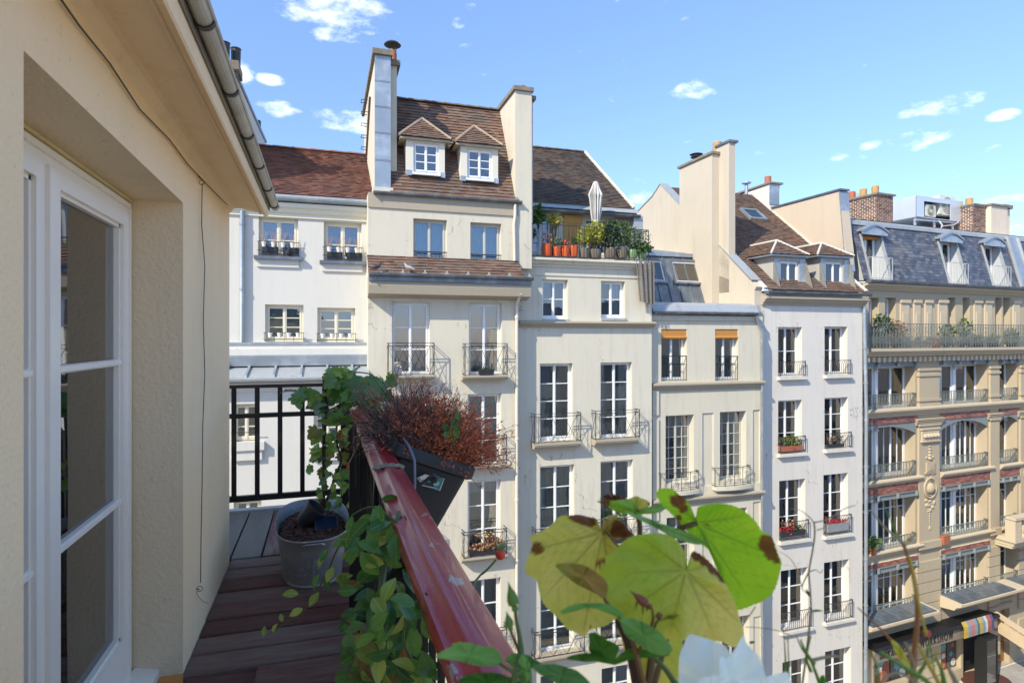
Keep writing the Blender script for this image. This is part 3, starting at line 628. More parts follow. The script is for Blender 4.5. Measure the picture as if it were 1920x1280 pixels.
mb = MB(); px_ = FB.u(736, .7); mb.lathe([(.13, 0), (.135, .4), (.11, .5)], (px_, .7, zt1+.02), 12); o = mb.build('chimney_pot', TERRA, ch, smooth=True); o.location = (-c0, 0, -ztop)
mb = MB()
for a in range(4): mb.bar((px_+.11*cos(a*pi/2), .7+.11*sin(a*pi/2), zt1+.5), (px_+.11*cos(a*pi/2), .7+.11*sin(a*pi/2), zt1+.7), .02)
mb.lathe([(.27, .68), (.2, .75), (.02, .8)], (px_, .7, zt1), 14); o = mb.build('chimney_cowl', SOOT, ch, smooth=True); o.location = (-c0, 0, -ztop)
mb = MB()
for k in range(6):
    z = FB.z(690, 190+k*22, 3.4); mb.tube([(c0, 3.3, z), (c0-.22, 3.3, z), (c0-.22, 3.6, z), (c0, 3.6, z)], .014, 5)
mb.build('climbing_irons', IRON, B, (c0, 3.3, 20))
# right party wall
p0, p1 = FB.u(966, -.04), FB.u(997, -.04); zt2 = FB.z(980, 172); zlow = FB.z(985, 492)
mb = MB(); mb.box(p0, p1, -.04, ym+.25, zlow-.2, zt2); mb.box(p1, p1+.14, .25, ym, zlow, zt2-.15); ch = mb.build('party_wall', WALLB, B, (p0, 0, zlow))
mb = MB(); mb.box(p0-.07, p1+.05, -.12, ym+.35, zt2, zt2+.13); mb.box(p1-.02, p1+.22, .15, ym, zt2-.15, zt2-.02); o = mb.build('capstone', CAPST, ch); o.location = (-p0, 0, -zlow)
mb = MB(); mb.lathe([(.14, 0), (.15, .35), (.17, .36), (.17, .42)], (p1-.05, .9, zt2+.12), 12); o = mb.build('chimney_pot', TERRA, ch, smooth=True); o.location = (-p0, 0, -zlow)
# dormers
def hip_dormer(Fm, root, face, win, apex, eave, yf, m_tile, tiles_rs, cheek, surr, roofyf, ov=.16, win_rows=(1, 1, 1), ridge_m=None, panel=None, wc=None, th=.0):
    u0, u1, z0, z1 = Fm.rect(*face, y=yf); r = Fm.rect(*win, y=yf)
    d = MB(); h = [(*r, .1)]; wall_mesh(d, u0, u1, z0, z1, h, y=yf, sides=False)
    yb = roofyf(z1)+.4
    for u in (u0, u1): d.face((u, yf, z0), (u, yf, z1), (u, yb, z1), (u, roofyf(z0), z0))
    dm = d.build('dormer', cheek, root, (u0, yf, z0)); off = Vector((u0, yf, z0))
    w = window(root, r, rows=win_rows, y=yf, rd=.06, fw=.045, st=.04, cur=wc, deep=.5)
    cx, za = Fm.uz(*apex, y=yf+.6); ze = Fm.z((eave[0]+eave[1])/2, eave[2], yf-ov); e0, e1 = Fm.u(eave[0], yf-ov), Fm.u(eave[1], yf-ov)
    cx = (e0+e1)/2; ya = yf+.55; yr = roofyf(za)+.1; ys = roofyf(ze)+.05
    P0, P1, AP, RR = Vector((e0, yf-ov, ze)), Vector((e1, yf-ov, ze)), Vector((cx, ya, za)), Vector((cx, yr, za))
    def tri(O, A, poly3, rs):
        A = (Vector(A)-Vector(O)).normalized(); Nn = None
        p = [Vector(q) for q in poly3]; nrm = (p[1]-p[0]).cross(p[2]-p[0]).normalized(); B_ = nrm.cross(A); 
        if B_.z < 0: B_ = -B_
        pol = [((q-Vector(O)).dot(A), (q-Vector(O)).dot(B_)) for q in p]
        return Vector(O), A, B_, pol
    rm = MB()
    O, A_, B_, pol = tri(P0, P1, [P0, P1, AP], 1); tiles(rm, O, A_, B_, pol, rs=tiles_rs, c=.115, w=.17)
    L0 = Vector((e0, ys, ze)); R0 = Vector((e1, ys, ze))
    O, A_, B_, pol = tri(L0, P0, [L0, P0, AP, RR], 1); tiles(rm, O, A_, B_, pol, rs=tiles_rs+1, c=.115, w=.17)
    O, A_, B_, pol = tri(P1, R0, [P1, R0, RR, AP], 1); tiles(rm, O, A_, B_, pol, rs=tiles_rs+2, c=.115, w=.17)
    rr = rm.build('dormer_roof', m_tile, dm, off); rr.location = (0, 0, 0)
    sf = MB(); sf.box(e0+.02, e1-.02, yf-ov+.02, ys, ze-.07, ze-.015); o = sf.build('soffit', surr, dm, off); o.location = (0, 0, 0)
    hp = MB()
    for q in (P0, P1): hp.tube([q+Vector((0, 0, .03)), AP+Vector((0, 0, .04))], .045, 6)
    hp.tube([AP+Vector((0, 0, .03)), RR+Vector((0, 0, .03))], .05, 6); o = hp.build('hip_ridge', ridge_m or mat('hip_mortar', (.36, .28, .20), rough=.95, var=.15, bump=.006, bscale=20), dm, off); o.location = (0, 0, 0)
    sl = MB(); sl.box(r[0]-.04, r[1]+.04, yf-.07, yf+.05, r[2]-.07, r[2]); o = sl.build('dormer_sill', panel or WHITEP, dm, off); o.location = (0, 0, 0)
    for a, b in ((u0-.01, r[0]-.05), (r[1]+.05, u1+.01)): cb = MB(); cb.box(a, b, yf-.025, yf, r[2]-.1, (r[2]+.06) if panel is None else r[3]+.1); o = cb.build('flashing', ZINC, dm, off); o.location = (0, 0, 0)
    return dm
CHEEK = plaster('dormer_render', (.70, .66, .56), (.5, .47, .4))
hip_dormer(FB, B, (762, 834, 258, 327), (775, 823, 269, 325), (795, 226), (749, 846, 258), .12, TILE, 20, CHEEK, TRIM, roofy)
hip_dormer(FB, B, (864, 934, 270, 339), (876, 923, 281, 336), (893, 240), (854, 943, 270), .12, TILE, 30, CHEEK, TRIM, roofy)
pu = FB.u(966, -.1); zq = FB.z(966, 490)
pipe(B, [(pu, -.1, ztop-.05), (pu, -.1, ztop-.4), (pu-.04, -.1, ztop-.7), (pu-.02, -.1, zq)], .05, PVCP)
pipe(B, [(FB.u(969, -.09), -.5, zs0+.1), (FB.u(969, -.09), -.09, zs0-.25), (FB.u(969, -.09), -.09, 0)], .055, PVCP)

# ------------------------------------------------------------ building C: cream house with planted roof terrace
WALLC = plaster('pale_beige_render', (.63, .58, .465), (.45, .39, .32), sf=.75, pf=.35, cracks=True)
FC = Frame(972, 18.95, 0); C_ = FC.thing('terrace_house', 'cream house with a planted roof terrace under a dark tiled roof', 'house')
WC = FC.u(1222); holes = []
zte = FC.z(1100, 488); fr = dict(m=WHITEP, rd=.2)
for px, cu in (((1017, 1065, 524, 598), None), ((1127, 1172, 527, 596), 'right')):
    w, r = put(FC, C_, px, holes, rows=(1, 1), cur=cu, **fr); s = MB(); s.box(r[0]+.0, r[1]+.03, -.05, .2, r[2]-.09, r[2]-.001); s.build('window_sill', ZINCL, C_, (r[0], 0, r[2]))
for px, cu, rw, cm in (((1012, 1074, 681, 826), 'left', (1, 1, 1, 1), CURG), ((1126, 1185, 679, 822), 'sides', (1, 1, 1, 1), None), ((1012, 1077, 872, 1035), 'full', (1, 1, 1, 1), CURG), ((1126, 1187, 863, 1016), 'full', (1, 1, 1, 1), CURG),
               ((1013, 1077, 1072, 1222), None, (1, 1, 1, 1), None), ((1126, 1187, 1058, 1208), None, (1, 1, 1, 1), None), ((1013, 1077, 1262, 1400), None, (1, 1, 1, 1), None), ((1128, 1186, 1248, 1390), 'right', (1, 1, 1, 1), None)):
    put(FC, C_, px, holes, rows=rw, cur=cu, curm=cm, **fr)
mb = MB(); wall_mesh(mb, 0, WC, 0, zte, holes); mb.face((0, 0, zte-.01), (WC, 0, zte-.01), (WC, 8, zte-.01), (0, 8, zte-.01)); mb.build('wall', WALLC, C_)
for a, b in [((1002, 1089, 775, 830), (1003, 1090, 830, 841)), ((1117, 1199, 769, 823), (1117, 1199, 823, 834)),
             ((1004, 1091, 988, 1042), (1003, 1093, 1042, 1053)), ((1119, 1203, 970, 1020), (1119, 1203, 1020, 1031)),
             ((1003, 1096, 1178, 1230), (1003, 1096, 1230, 1241)), ((1119, 1203, 1160, 1212), (1119, 1203, 1212, 1223))]:
    slabrail(FC, C_, a, b, BD, rail_diamond, TRIM)
za, zb = FC.z(1100, 501, -.2), FC.z(1100, 486, -.25)
mb = MB(); cornice(mb, -.02, WC-.35, za-.02, zb, .3); mb.build('terrace_cornice', WALLC, C_, (0, 0, za))
mb = MB(); za, zb = FC.z(1100, 614, -.15), FC.z(1100, 603, -.2); cornice(mb, -.02, WC+.06, za, zb, .24); mb.build('string_course', TRIM, C_, (0, 0, za))
mb = MB(); mb.box(-.0, WC-.3, -.03, 0, FC.z(1100, 519), FC.z(1100, 503)); mb.build('frieze_band', WALLC, C_, (0, 0, zte-.5))
# upper storey set back behind the terrace
ys = 1.45; hz = []; uA, uB = FC.u(998, ys), FC.u(1196, ys); zu = FC.z(1100, 398, ys-.15)
MHD = dict(m=WHITEP, rd=.3)
put(FC, C_, (999, 1037, 404, 476), hz, y=ys, rows=(1,), **MHD); put(FC, C_, (1099, 1147, 408, 478), hz, y=ys, rows=(1,), **MHD)
mb = MB(); wall_mesh(mb, 0.1, uB, zte, zu, hz, y=ys, depth=5); mb.build('upper_wall', WALLC, C_, (0, ys, zte))
mb = MB(); mb.box(uB-.35, uB+.02, ys-.35, ys-.002, zte, zu-.05); mb.build('side_flashing', ZINCL, C_, (uB, ys, zte))
gutter(C_, uA-.1, FC.u(1200, ys-.4), ys-.38, FC.z(1100, 397, ys-.38), .1, ZINCD)
zr0 = FC.z(1100, 386, ys-.1); uE = FC.u(1188, ys-.1); ym2, zm2 = FC.yz(1096, 287, uE)
mb = MB(); mb.ext([(ys-.36, zr0-.2), (ys-.1, zr0-.0), (ys-.1, zr0-.1), (ys-.3, zr0-.34), (ys, zr0-.34), (ys+.1, zr0)], 0.1, uE+.1); mb.build('eaves_flashing', ZINCL, C_, (0, ys, zr0))
Bv = Vector((0, ym2-ys+.1, zm2-zr0)); O = (.1, ys-.1, zr0)
mb = MB(); tiles(mb, O, (1, 0, 0), Bv, [(0, 0), (uE-.1, 0), (uE-.1, Bv.length), (0, Bv.length)], rs=11); mb.build('roof', TILED, C_, O)
mb = MB(); mb.face((.1, ym2, zm2), (uE, ym2, zm2), (uE, ym2+4, zm2-3), (.1, ym2+4, zm2-3)); mb.face((uE, ys, zr0-.1), (uE, ym2, zm2-.05), (uE, ym2+4, zm2-3.05), (uE, ym2+4, zte), (uE, ys, zte)); mb.build('gable_wall', WALLC, C_, (uE, ys, zr0))
vg = MB(); vg.bar((uE, ys-.12, zr0+.03), (uE, ym2, zm2+.05), .09, .12); vg.build('verge', MORTAR, C_, (uE, ys, zr0))
ridge(C_, (.3, ym2, zm2+.03), (uE, ym2, zm2+.03), r=.09, step=.45, m=TILED)
mb = MB(); mb.lathe([(.12, 0), (.12, .3), (.2, .32), (.2, .4), (.05, .46)], (FC.u(1074, ym2+1), ym2+1, zm2-.1), 12); mb.build('roof_vent', ZINCL, C_, (uE, ym2, zm2))
# terrace: rail, shutter, trellis, reed screen
a, b, c, d = FC.rect(987, 1216, 425, 481, y=-.12)
rail_simple(C_, a, b, -.12, 1.1, zb*0+FC.z(1100, 486, -.25)+.02, d, sp=.19)
sh = MB(); u0, u1, z0, z1 = FC.rect(1057, 1090, 404, 456, y=ys-.06)
shp = thing('wooden_shutter', 'tan plank panel fixed to the terrace wall between the two glazed doors', 'panel', FC.world(u0, ys-.06, z0))
TANW = mat('honey_timber', (.55, .30, .09), rough=.7, var=.15, scale=4, stretch=(6, 6, 1))
for k in range(4):
    mb = MB(); w = (u1-u0)*.92/4; mb.box(k*w+.02, (k+1)*w+.01, 0, .03, 0, z1-z0-.18); mb.build('plank', TANW, shp)
mb = MB(); mb.box(-.02, (u1-u0)+.02, -.03, .0, z1-z0-.28, z1-z0); mb.build('top_board', TANW, shp)
u0, u1, z0, z1 = FC.rect(1152, 1178, 408, 432, y=ys-.05)
mb = MB()
for k in range(-3, 4):
    for sg in (-1, 1):
        c = (u1-u0)*k/3.; h = z1-z0; x0 = c; x1 = c+h
        s0, s1 = max(0, -x0), min(h, (u1-u0)-x0)
        if s1 > s0+.02:
            pa, pb = (x0+s0, s0), (x0+s1, s1)
            if sg < 0: pa, pb = ((u1-u0)-pa[0], pa[1]), ((u1-u0)-pb[0], pb[1])
            mb.bar((pa[0], .01*sg, pa[1]), (pb[0], .01*sg, pb[1]), .022, .01)
tr = mb.build('trellis', mat('trellis_wood', (.2, .09, .05), rough=.7)); tr.location = FC.world(u0, ys-.05, z0)
tag(tr, 'small brown diamond trellis on the terrace wall at the right of the doors', 'trellis')
REED = mat('reed_mesh', (.26, .23, .20), rough=.95, var=.15, scale=3, stretch=(40, 40, 1), bump=.01, bscale=4)
u0, u1, z0, z1 = FC.rect(1192, 1226, 488, 572, y=-.28)
mb = MB(); n = 26
for i in range(n):
    x = (u1-u0)*i/n; w = (u1-u0)/n; yo = .05*sin(i*.9)-.02; tp = z1-z0; bt = .02+ .12*(1-i/n)**2+rnd.uniform(0, .03)
    ins = .33*(1-i/n)
    mb.hexa([(x+ins*.45, yo, bt), (x+w*.8+ins*.45, yo, bt), (x+w*.8+ins*.45, yo+.015, bt), (x+ins*.45, yo+.015, bt), (x, yo, tp), (x+w*.85, yo, tp), (x+w*.85, yo+.015, tp), (x, yo+.015, tp)])
for k in range(14): zz = .16+k*(z1-z0-.2)/14; mb.box(.12-.1*k/14, (u1-u0)*.99, -.005, .035, zz, zz+.012)
mb.ext([(0, .06), (0, z1-z0), (.6, z1-z0), (.6, .06)], u1-u0-.012, u1-u0)
rd_ = mb.build('reed_screen', REED); rd_.location = FC.world(u0, -.28, z0); tag(rd_, 'grey reed screen hung over the right corner of the terrace cornice', 'screen')
# ------------------------------------------------------------ building D: narrow cream house with zinc mansard
WALLD = plaster('warm_cream_render', (.62, .565, .445), (.44, .37, .28), sf=.75, pf=.35)
FD = Frame(1222, 19.2, .5); D = FD.thing('mansard_house', 'narrow cream house with dark zinc mansard, two skylights and orange rolled blinds', 'house')
WD = FD.u(1428); holes = []
for px in ((1240, 1288, 617, 714), (1341, 1384, 617, 713)):
    w, r = put(FD, D, px, holes, rows=(1,), rd=.22, cur=None)
    mb = MB(); h = (r[3]-r[2])*.16; mb.box(r[0]+.01, r[1]-.01, .03, .06, r[3]-h, r[3]-.02); mb.tube([(r[0]+.01, .05, r[3]-h), (r[1]-.01, .05, r[3]-h)], .06, 10); mb.build('rolled_blind', BLO, D, (r[0], 0, r[3]), smooth=True)
    mb = MB(); z = r[2]
    mb.bar((r[0]-.02, .02, z+.9), (r[1]+.02, .02, z+.9), .035); rail = mb
    for zz in (.03, .6): mb.bar((r[0], .02, z+zz), (r[1], .02, z+zz), .022)
    n = 9
    for k in range(n+1): u = r[0]+(r[1]-r[0])*k/n; mb.bar((u, .02, z+.03), (u, .02, z+.6), .013)
    mb.bar((r[0]+.01, .02, z), (r[0]+.01, .02, z+.9), .02); mb.bar((r[1]-.01, .02, z), (r[1]-.01, .02, z+.9), .02)
    mb.build('balcony_railing', IRON, D, (r[0], 0, r[2]))
for px in ((1248, 1301, 778, 905), (1350, 1399, 771, 899)): put(FD, D, px, holes, rows=(1,)*6, sub=2, rd=.3, m=GREYW, cur='right', curm=mat('pink_curtain', (.5, .38, .33), rough=.9), bar=.022, fw=.035, st=.035)
for px in ((1250, 1302, 968, 1085), (1352, 1401, 953, 1072), (1252, 1304, 1168, 1290), (1354, 1405, 1156, 1280)): put(FD, D, px, holes, rows=(1,)*4, rd=.3, m=GREYW)
zt = FD.z(1325, 592)
panels = []
for px in ((1317, 1338, 774, 911), (1412, 1425, 768, 905), (1317, 1338, 955, 1100), (1412, 1426, 940, 1085), (1413, 1427, 1155, 1300)):
    r = FD.rect(*px); holes.append((*r, .03)); panels.append(r)
mb = MB(); wall_mesh(mb, 0, WD, 0, zt, holes)
for r in panels: mb.face((r[0], .05, r[2]), (r[1], .05, r[2]), (r[1], .05, r[3]), (r[0], .05, r[3]))
mb.build('wall', WALLD, D)
mb = MB(); mb.box(0.01, FD.u(1234), -.06, .0, FD.z(1228, 778), FD.z(1228, 732)); mb.box(0.01, FD.u(1234), -.06, .0, FD.z(1228, 975), FD.z(1228, 785)); mb.build('pilaster', WALLD, D, (0, 0, 12))
for y0, y1 in ((730, 716), (942, 927)):
    mb = MB(); cornice(mb, -.03, WD+.02, FD.z(1325, y0), FD.z(1325, y1), .2); mb.build('string_course', TRIM, D, (0, 0, 10))
mb = MB(); mb.box(-.02, WD, -.06, 0, FD.z(1325, 601), zt); mb.build('eaves_band', WALLD, D, (0, 0, zt))
for pr, ps in (((1242, 1313, 886, 918), (1243, 1314, 921, 928)), ((1344, 1410, 876, 908), (1345, 1412, 911, 918)), ((1243, 1315, 1082, 1114), (1244, 1316, 1116, 1123)), ((1347, 1412, 1070, 1102), (1347, 1414, 1103, 1111))):
    u0, u1, z0, z1 = FD.rect(*ps, y=-.3); mb = MB(); n = 10
    pr_ = [(u0+(u1-u0)*j/n, -.22-.12*sin(pi*j/n)) for j in range(n+1)]; mb.ext([(u0, .04)]+pr_+[(u1, .04)], z0, z1, 'z'); mb.build('balcony_slab', WALLD, D, (u0, -.3, z0))
    a, b, c, d = FD.rect(*pr, y=-.3); rail_scroll(D, a, b, -.2, 0, z1+.01, d)
# gutter, flashing, steep zinc slope with standing seams and skylights
gutter(D, -.02, FD.u(1420, -.2), -.2, FD.z(1320, 585, -.2), .09, ZINCD)
zg = FD.z(1320, 584, -.1); mb = MB(); mb.ext([(-.14, zg-.05), (-.14, zg+.02), (.0, zg+.24), (.25, zg+.34), (.25, zg-.05)], -.02, FD.u(1418)); mb.build('eaves_flashing', ZINCL, D, (0, 0, zg))
uR = WD-.02; y0, z0 = FD.yz(1337, 571, uR); y1, z1 = FD.yz(1312, 479, uR)
mb = MB(); mb.ext([(.1, zg+.28), (y0+.05, z0+.02), (y0+.05, z0-.1), (.1, zg)], 0, WD); mb.build('low_zinc_roof', ZINCL, D, (0, 0, zg))
mb = MB(); mb.ext([(y0, z0), (y1, z1), (y1+.1, z1-.1), (y0+.1, z0-.1)], 0.0, uR); mz = mb.build('mansard', ZINCD, D, (0, y0, z0)); off = Vector((0, y0, z0))
sl = Vector((0, y1-y0, z1-z0)); SL = sl.length; sl.normalize(); nn = Vector((0, -sl.z, sl.y))
def on(u, t, h=0.0): return Vector((u, y0, z0))+sl*t+nn*h
x = .18
while x < uR:
    mb = MB(); P = [on(x-.02, .02, 0), on(x+.02, .02, 0), on(x+.02, SL*.98, 0), on(x-.02, SL*.98, 0)]; mb.hexa(P+[p+nn*.05 for p in P]); o = mb.build('seam', ZINCD, mz, off); o.location = (0, 0, 0); x += .52
mb = MB(); mb.box(-.02, uR+.02, y1-.14, y1+.05, z1-.12, z1+.04); o = mb.build('mansard_cap', ZINC, mz, off); o.location = (0, 0, 0)
zq0, zq1 = FD.z(1290, 534, y0+.3), FD.z(1290, 489, y0+.8)
t0, t1 = (zq0-z0)/sl.z, (zq1-z0)/sl.z
for a, b in ((FD.u(1205, y0+.5), FD.u(1247, y0+.5)), (FD.u(1260, y0+.5), FD.u(1322, y0+.5))):
    a = max(a, .05); mb = MB()
    for (p, q, r_, s_) in ((a, a+.09, t0, t1), (b-.09, b, t0, t1), (a+.09, b-.09, t0, t0+.1), (a+.09, b-.09, t1-.13, t1)):
        P = [on(p, r_), on(q, r_), on(q, s_), on(p, s_)]; mb.hexa(P+[v+nn*.13 for v in P])
    w = mb.build('skylight', ZINCD, D, on(a, t0)); o0 = on(a, t0)
    mb = MB()
    for (p, q, r_, s_) in ((a+.09, a+.14, t0+.1, t1-.13), (b-.14, b-.09, t0+.1, t1-.13), (a+.14, b-.14, t0+.1, t0+.15), (a+.14, b-.14, t1-.18, t1-.13)):
        P = [on(p, r_, .02), on(q, r_, .02), on(q, s_, .02), on(p, s_, .02)]; mb.hexa(P+[v+nn*.07 for v in P])
    o = mb.build('sash', WHITEP, w, o0); o.location = (0, 0, 0)
    mb = MB(); P = [on(a+.14, t0+.15, .03), on(b-.14, t0+.15, .03), on(b-.14, t1-.18, .03), on(a+.14, t1-.18, .03)]; mb.hexa(P+[v+nn*.006 for v in P]); o = mb.build('pane', GLASSD, w, o0); o.location = (0, 0, 0)
    mb = MB(); P = [on(a+.09, t0+.1, .005), on(b-.09, t0+.1, .005), on(b-.09, t1-.13, .005), on(a+.09, t1-.13, .005)]; mb.face(*P); o = mb.build('interior', INTR, w, o0); o.location = (0, 0, 0)
ur = FD.u(1338, y1); mb = MB(); mb.ext([(y1-.03, z1+.02), (y1+6, z1+1.2), (y1+6, z1+1.05), (y1, z1-.1)], 0.0, WD); us = mb.build('upper_zinc_roof', ZINC, D, (0, y1, z1)); 
x = .2
while x < WD-.2: 
    mb = MB(); mb.ext([(y1, z1+.03), (y1+6, z1+1.2), (y1+6, z1+1.25), (y1, z1+.08)], x, x+.04); o = mb.build('seam', ZINC, us, (x, y1, z1)); o.location = (x, 0, 0); x += .55
pu = FD.u(1419, -.1); pipe(D, [(pu-.1, -.2, zg-.12), (pu+.05, -.1, zg-.35), (FD.u(1429, -.1), -.09, zg-.75), (FD.u(1430, -.1), -.09, 0)], .055, ZINC)

# ------------------------------------------------------------ building E: tall white house with party-wall chimneys
WALLE = plaster('grey_white_render', (.67, .62, .55), (.50, .44, .37), sf=.65, pf=.35, cracks=True)
WALLG = plaster('cream_gable_render', (.55, .475, .37), (.40, .33, .24), sf=.6, pf=.35)
WALLP = plaster('peach_gable_render', (.58, .475, .355), (.46, .36, .26), sf=.6, pf=.3)
FE = Frame(1428, 19.6, 1.5); E = FE.thing('chimney_house', 'tall white house with massive rendered gable chimneys, tiled roof and two small dormers', 'house')
WE = FE.u(1617); holes = []
fr = dict(m=WHITEP, rd=.28, fw=.045, st=.04)
for px, rw, cu in (((1459, 1504, 613, 705), (1, 1), 'sides'), ((1546, 1589, 612, 702), (1, 1), 'right'), ((1459, 1504, 750, 848), (1, 1, 1), 'right'), ((1546, 1590, 745, 840), (1, 1, 1), 'sides'),
                   ((1461, 1510, 899, 1010), (1, 1, 1), 'right'), ((1544, 1590, 888, 1000), (1, 1, 1), 'sides'), ((1464, 1515, 1066, 1177), (1, 1, 1), 'sides'), ((1545, 1592, 1051, 1160), (1, 1, 1), 'sides'),
                   ((1467, 1516, 1236, 1340), (1, 1, 1), 'sides'), ((1547, 1596, 1216, 1320), (1, 1, 1), 'sides')):
    w, r = put(FE, E, px, holes, rows=rw, cur=cu, **fr)
    if px[2] < 1200:
        s = MB(); s.ext([(.25, r[2]-.001), (-.17, r[2]-.02), (-.17, r[2]-.13), (0, r[2]-.15), (.25, r[2]-.15)], r[0]-.06, r[1]+.12); s.build('window_sill', MORTAR, E, (r[0], 0, r[2]))
        h = (r[3]-r[2])*(.3 if rw == (1, 1) else .31); rail_arches(E, r[0]+.0, r[1]+.05, -.12, .0, r[2]+.02, r[2]+h, .1)
zt = FE.z(1520, 552)
mb = MB(); wall_mesh(mb, 0, WE, 0, zt, holes, sides=False); mb.face((WE, 0, 0), (WE, 0, zt), (WE, 12, zt), (WE, 12, 0)); mb.build('wall', WALLE, E)
mb = MB(); cornice(mb, -.02, WE+.05, FE.z(1520, 573), FE.z(1520, 557, -.2), .32); mb.build('eaves_cornice', TRIM, E, (0, 0, zt))
gutter(E, -.05, WE+.08, -.32, FE.z(1520, 547, -.3), .12, ZINCD, hooks=.36)
# roof plane from two sight lines
uv = WE-.1
ze = FE.z(1520, 545, -.2); y1, z1 = FE.yz(1411, 366, FE.u(1617)); y0 = -.2; O = (0.02, y0, ze); Bv = Vector((0, y1-y0, z1-ze))
def roofE(z): return y0+(z-ze)/(z1-ze)*(y1-y0)
def roofEz(y): return ze+(y-y0)/(y1-y0)*(z1-ze)
mb = MB(); tiles(mb, O, (1, 0, 0), Bv, [(0, 0), (WE, 0), (WE, Bv.length), (0, Bv.length)], rs=17, c=.13, w=.2); mb.build('roof', TILE, E, O)
mb = MB(); mb.face((0, y1, z1), (WE, y1, z1), (WE, 12, z1-4), (0, 12, z1-4)); mb.build('rear_roof', TILE, E, (0, y1, z1))
for u in (.02, WE): vg = MB(); vg.bar((u, y0, ze+.04), (u, y1, z1+.06), .14, .1); vg.build('verge', MORTAR, E, (u, y0, ze))
# left party wall: gable with low extension, stack one, stack two
yb, zb_ = FE.yz(1200, 405, 0); za_ = z1
mb = MB(); mb.ext([(0, 0), (0, zt+.1), (y0+.1, ze+.1), (y1, z1+.12), (y1+.75, z1-.35), (yb, zb_), (yb+2, zb_-.6), (yb+2, 0)], -.34, .0); mb.build('gable_wall', WALLG, E, (0, 0, 0))
mb = MB(); mb.bar((-.17, y0+.3, roofEz(y0+.3)+.14), (-.17, y1, z1+.16), .42, .05); mb.bar((-.17, y1, z1+.16), (-.17, y1+.75, z1-.3), .42, .05); mb.bar((-.17, y1+.75, z1-.3), (-.17, yb, zb_+.05), .42, .05); mb.bar((-.17, yb, zb_+.05), (-.17, yb+2, zb_-.55), .42, .05); mb.build('gable_cap', ZINCL, E, (0, 0, z1))
ya, zz1 = FE.yz(1335, 290, -.7); ybk, zz2 = FE.yz(1274, 315, -.7)
mb = MB(); mb.box(-.7, .1, ya, ybk, 10, (zz1+zz2)/2); ch = mb.build('chimney', WALLG, E, (0, ya, 10)); zc = (zz1+zz2)/2
def sub(mb, name, m, ch, off): o = mb.build(name, m, ch, off); o.location = (0, 0, 0); return o
mb = MB(); mb.box(-.78, .15, ya-.08, ybk+.08, zc, zc+.1); sub(mb, 'capstone', CAPST, ch, (0, ya, 10))
mb = MB(); mb.lathe([(.2, 0), (.2, .5), (.16, .55)], (-.2, ya+.3, zc+.1), 12); sub(mb, 'chimney_pot', POTY, ch, (0, ya, 10))
mb = MB(); mb.lathe([(.1, 0), (.1, .25)], (-.3, ybk-.7, zc+.1), 10); mb.lathe([(.26, .25), (.2, .3), (.2, .33), (.3, .38), (.05, .46)], (-.3, ybk-.7, zc+.1), 12); sub(mb, 'chimney_cowl', SOOT, ch, (0, ya, 10))
yc, zc2 = FE.yz(1345, 281, -.34); uc = FE.u(1377, yc-.7)
zc2 += .1
mb = MB(); mb.box(-.34, uc, yc-.75, yc+.05, ze, zc2); ch = mb.build('chimney', WALLG, E, (0, yc, ze))
mb = MB(); mb.box(-.4, uc+.1, yc-.83, yc+.1, zc2, zc2+.09); sub(mb, 'capstone', ZINCD, ch, (0, yc, ze))
mb = MB(); mb.box(.0, uc+.04, yc-.79, yc-.7, roofEz(yc-.75)-.1, roofEz(yc-.75)+.22); sub(mb, 'flashing', ZINC, ch, (0, yc, ze))
# right party wall and zinc faced end
pts = [(1456, 390), (1554, 359), (1574, 358), (1587, 470)]
P = [FE.yz(px, py, WE) for px, py in pts]
mb = MB(); prof = [(P[3][0], roofEz(P[3][0])-.3), (P[3][0], P[3][1]), (P[2][0], P[2][1]), (P[0][0]+.2, P[0][1]+.0), (P[0][0]+.2, roofEz(min(P[0][0], y1))-.4)]
mb.ext(prof, WE-.02, WE+.42); ch = mb.build('party_wall', WALLP, E, (WE, 0, 18))
mb = MB(); mb.bar((WE+.2, P[2][0]-.1, P[2][1]+.05), (WE+.2, P[0][0]+.3, P[0][1]+.06), .56, .08); sub(mb, 'metal_cap', ZINCD, ch, (WE, 0, 18))
a3, a2 = Vector((WE-.03, P[3][0]-.03, P[3][1]-.9)), Vector((WE-.03, P[2][0]-.03, P[2][1]))
for k in range(3):
    q0 = a3.lerp(a2, k/3+.005); q1 = a3.lerp(a2, (k+1)/3-.005); mb = MB(); mb.hexa([q0, q0+Vector((.5, 0, 0)), q0+Vector((.5, .05, 0)), q0+Vector((0, .05, 0)), q1, q1+Vector((.5, 0, 0)), q1+Vector((.5, .05, 0)), q1+Vector((0, .05, 0))]); sub(mb, 'zinc_panel', ZINC, ch, (WE, 0, 18))
mb = MB(); u0 = WE-.42; y_a, z_a = FE.yz(1445, 345, WE-.3); y_a = min(y_a, y1+.3); zt_ = FE.z(1455, 347, y1-.5)
ub0, ub1 = FE.u(1443, y1-.6), FE.u(1462, y1-.6)
mb.ext([(y1-.6, roofEz(y1-.6)-.4), (y1-.6, zt_), (y1+2.5, zt_-.1), (y1+2.5, roofEz(y1-.6)-1)], ub0, ub1); ch = mb.build('chimney', WALLE, E, (ub0, y1, z1))
mb = MB(); mb.box(ub0-.02, ub1-.1, y1-.64, y1-.6, z1-.55, zt_-.02); sub(mb, 'zinc_panel', ZINC, ch, (ub0, y1, z1))
mb = MB(); mb.box(ub0-.08, ub1+.12, y1-.72, y1+2.6, zt_, zt_+.09); sub(mb, 'capstone', CAPST, ch, (ub0, y1, z1))
mb = MB(); mb.lathe([(.17, 0), (.17, .4)], (ub0+.25, y1-.2, zt_+.09), 12); sub(mb, 'chimney_pot', TERRA, ch, (ub0, y1, z1))
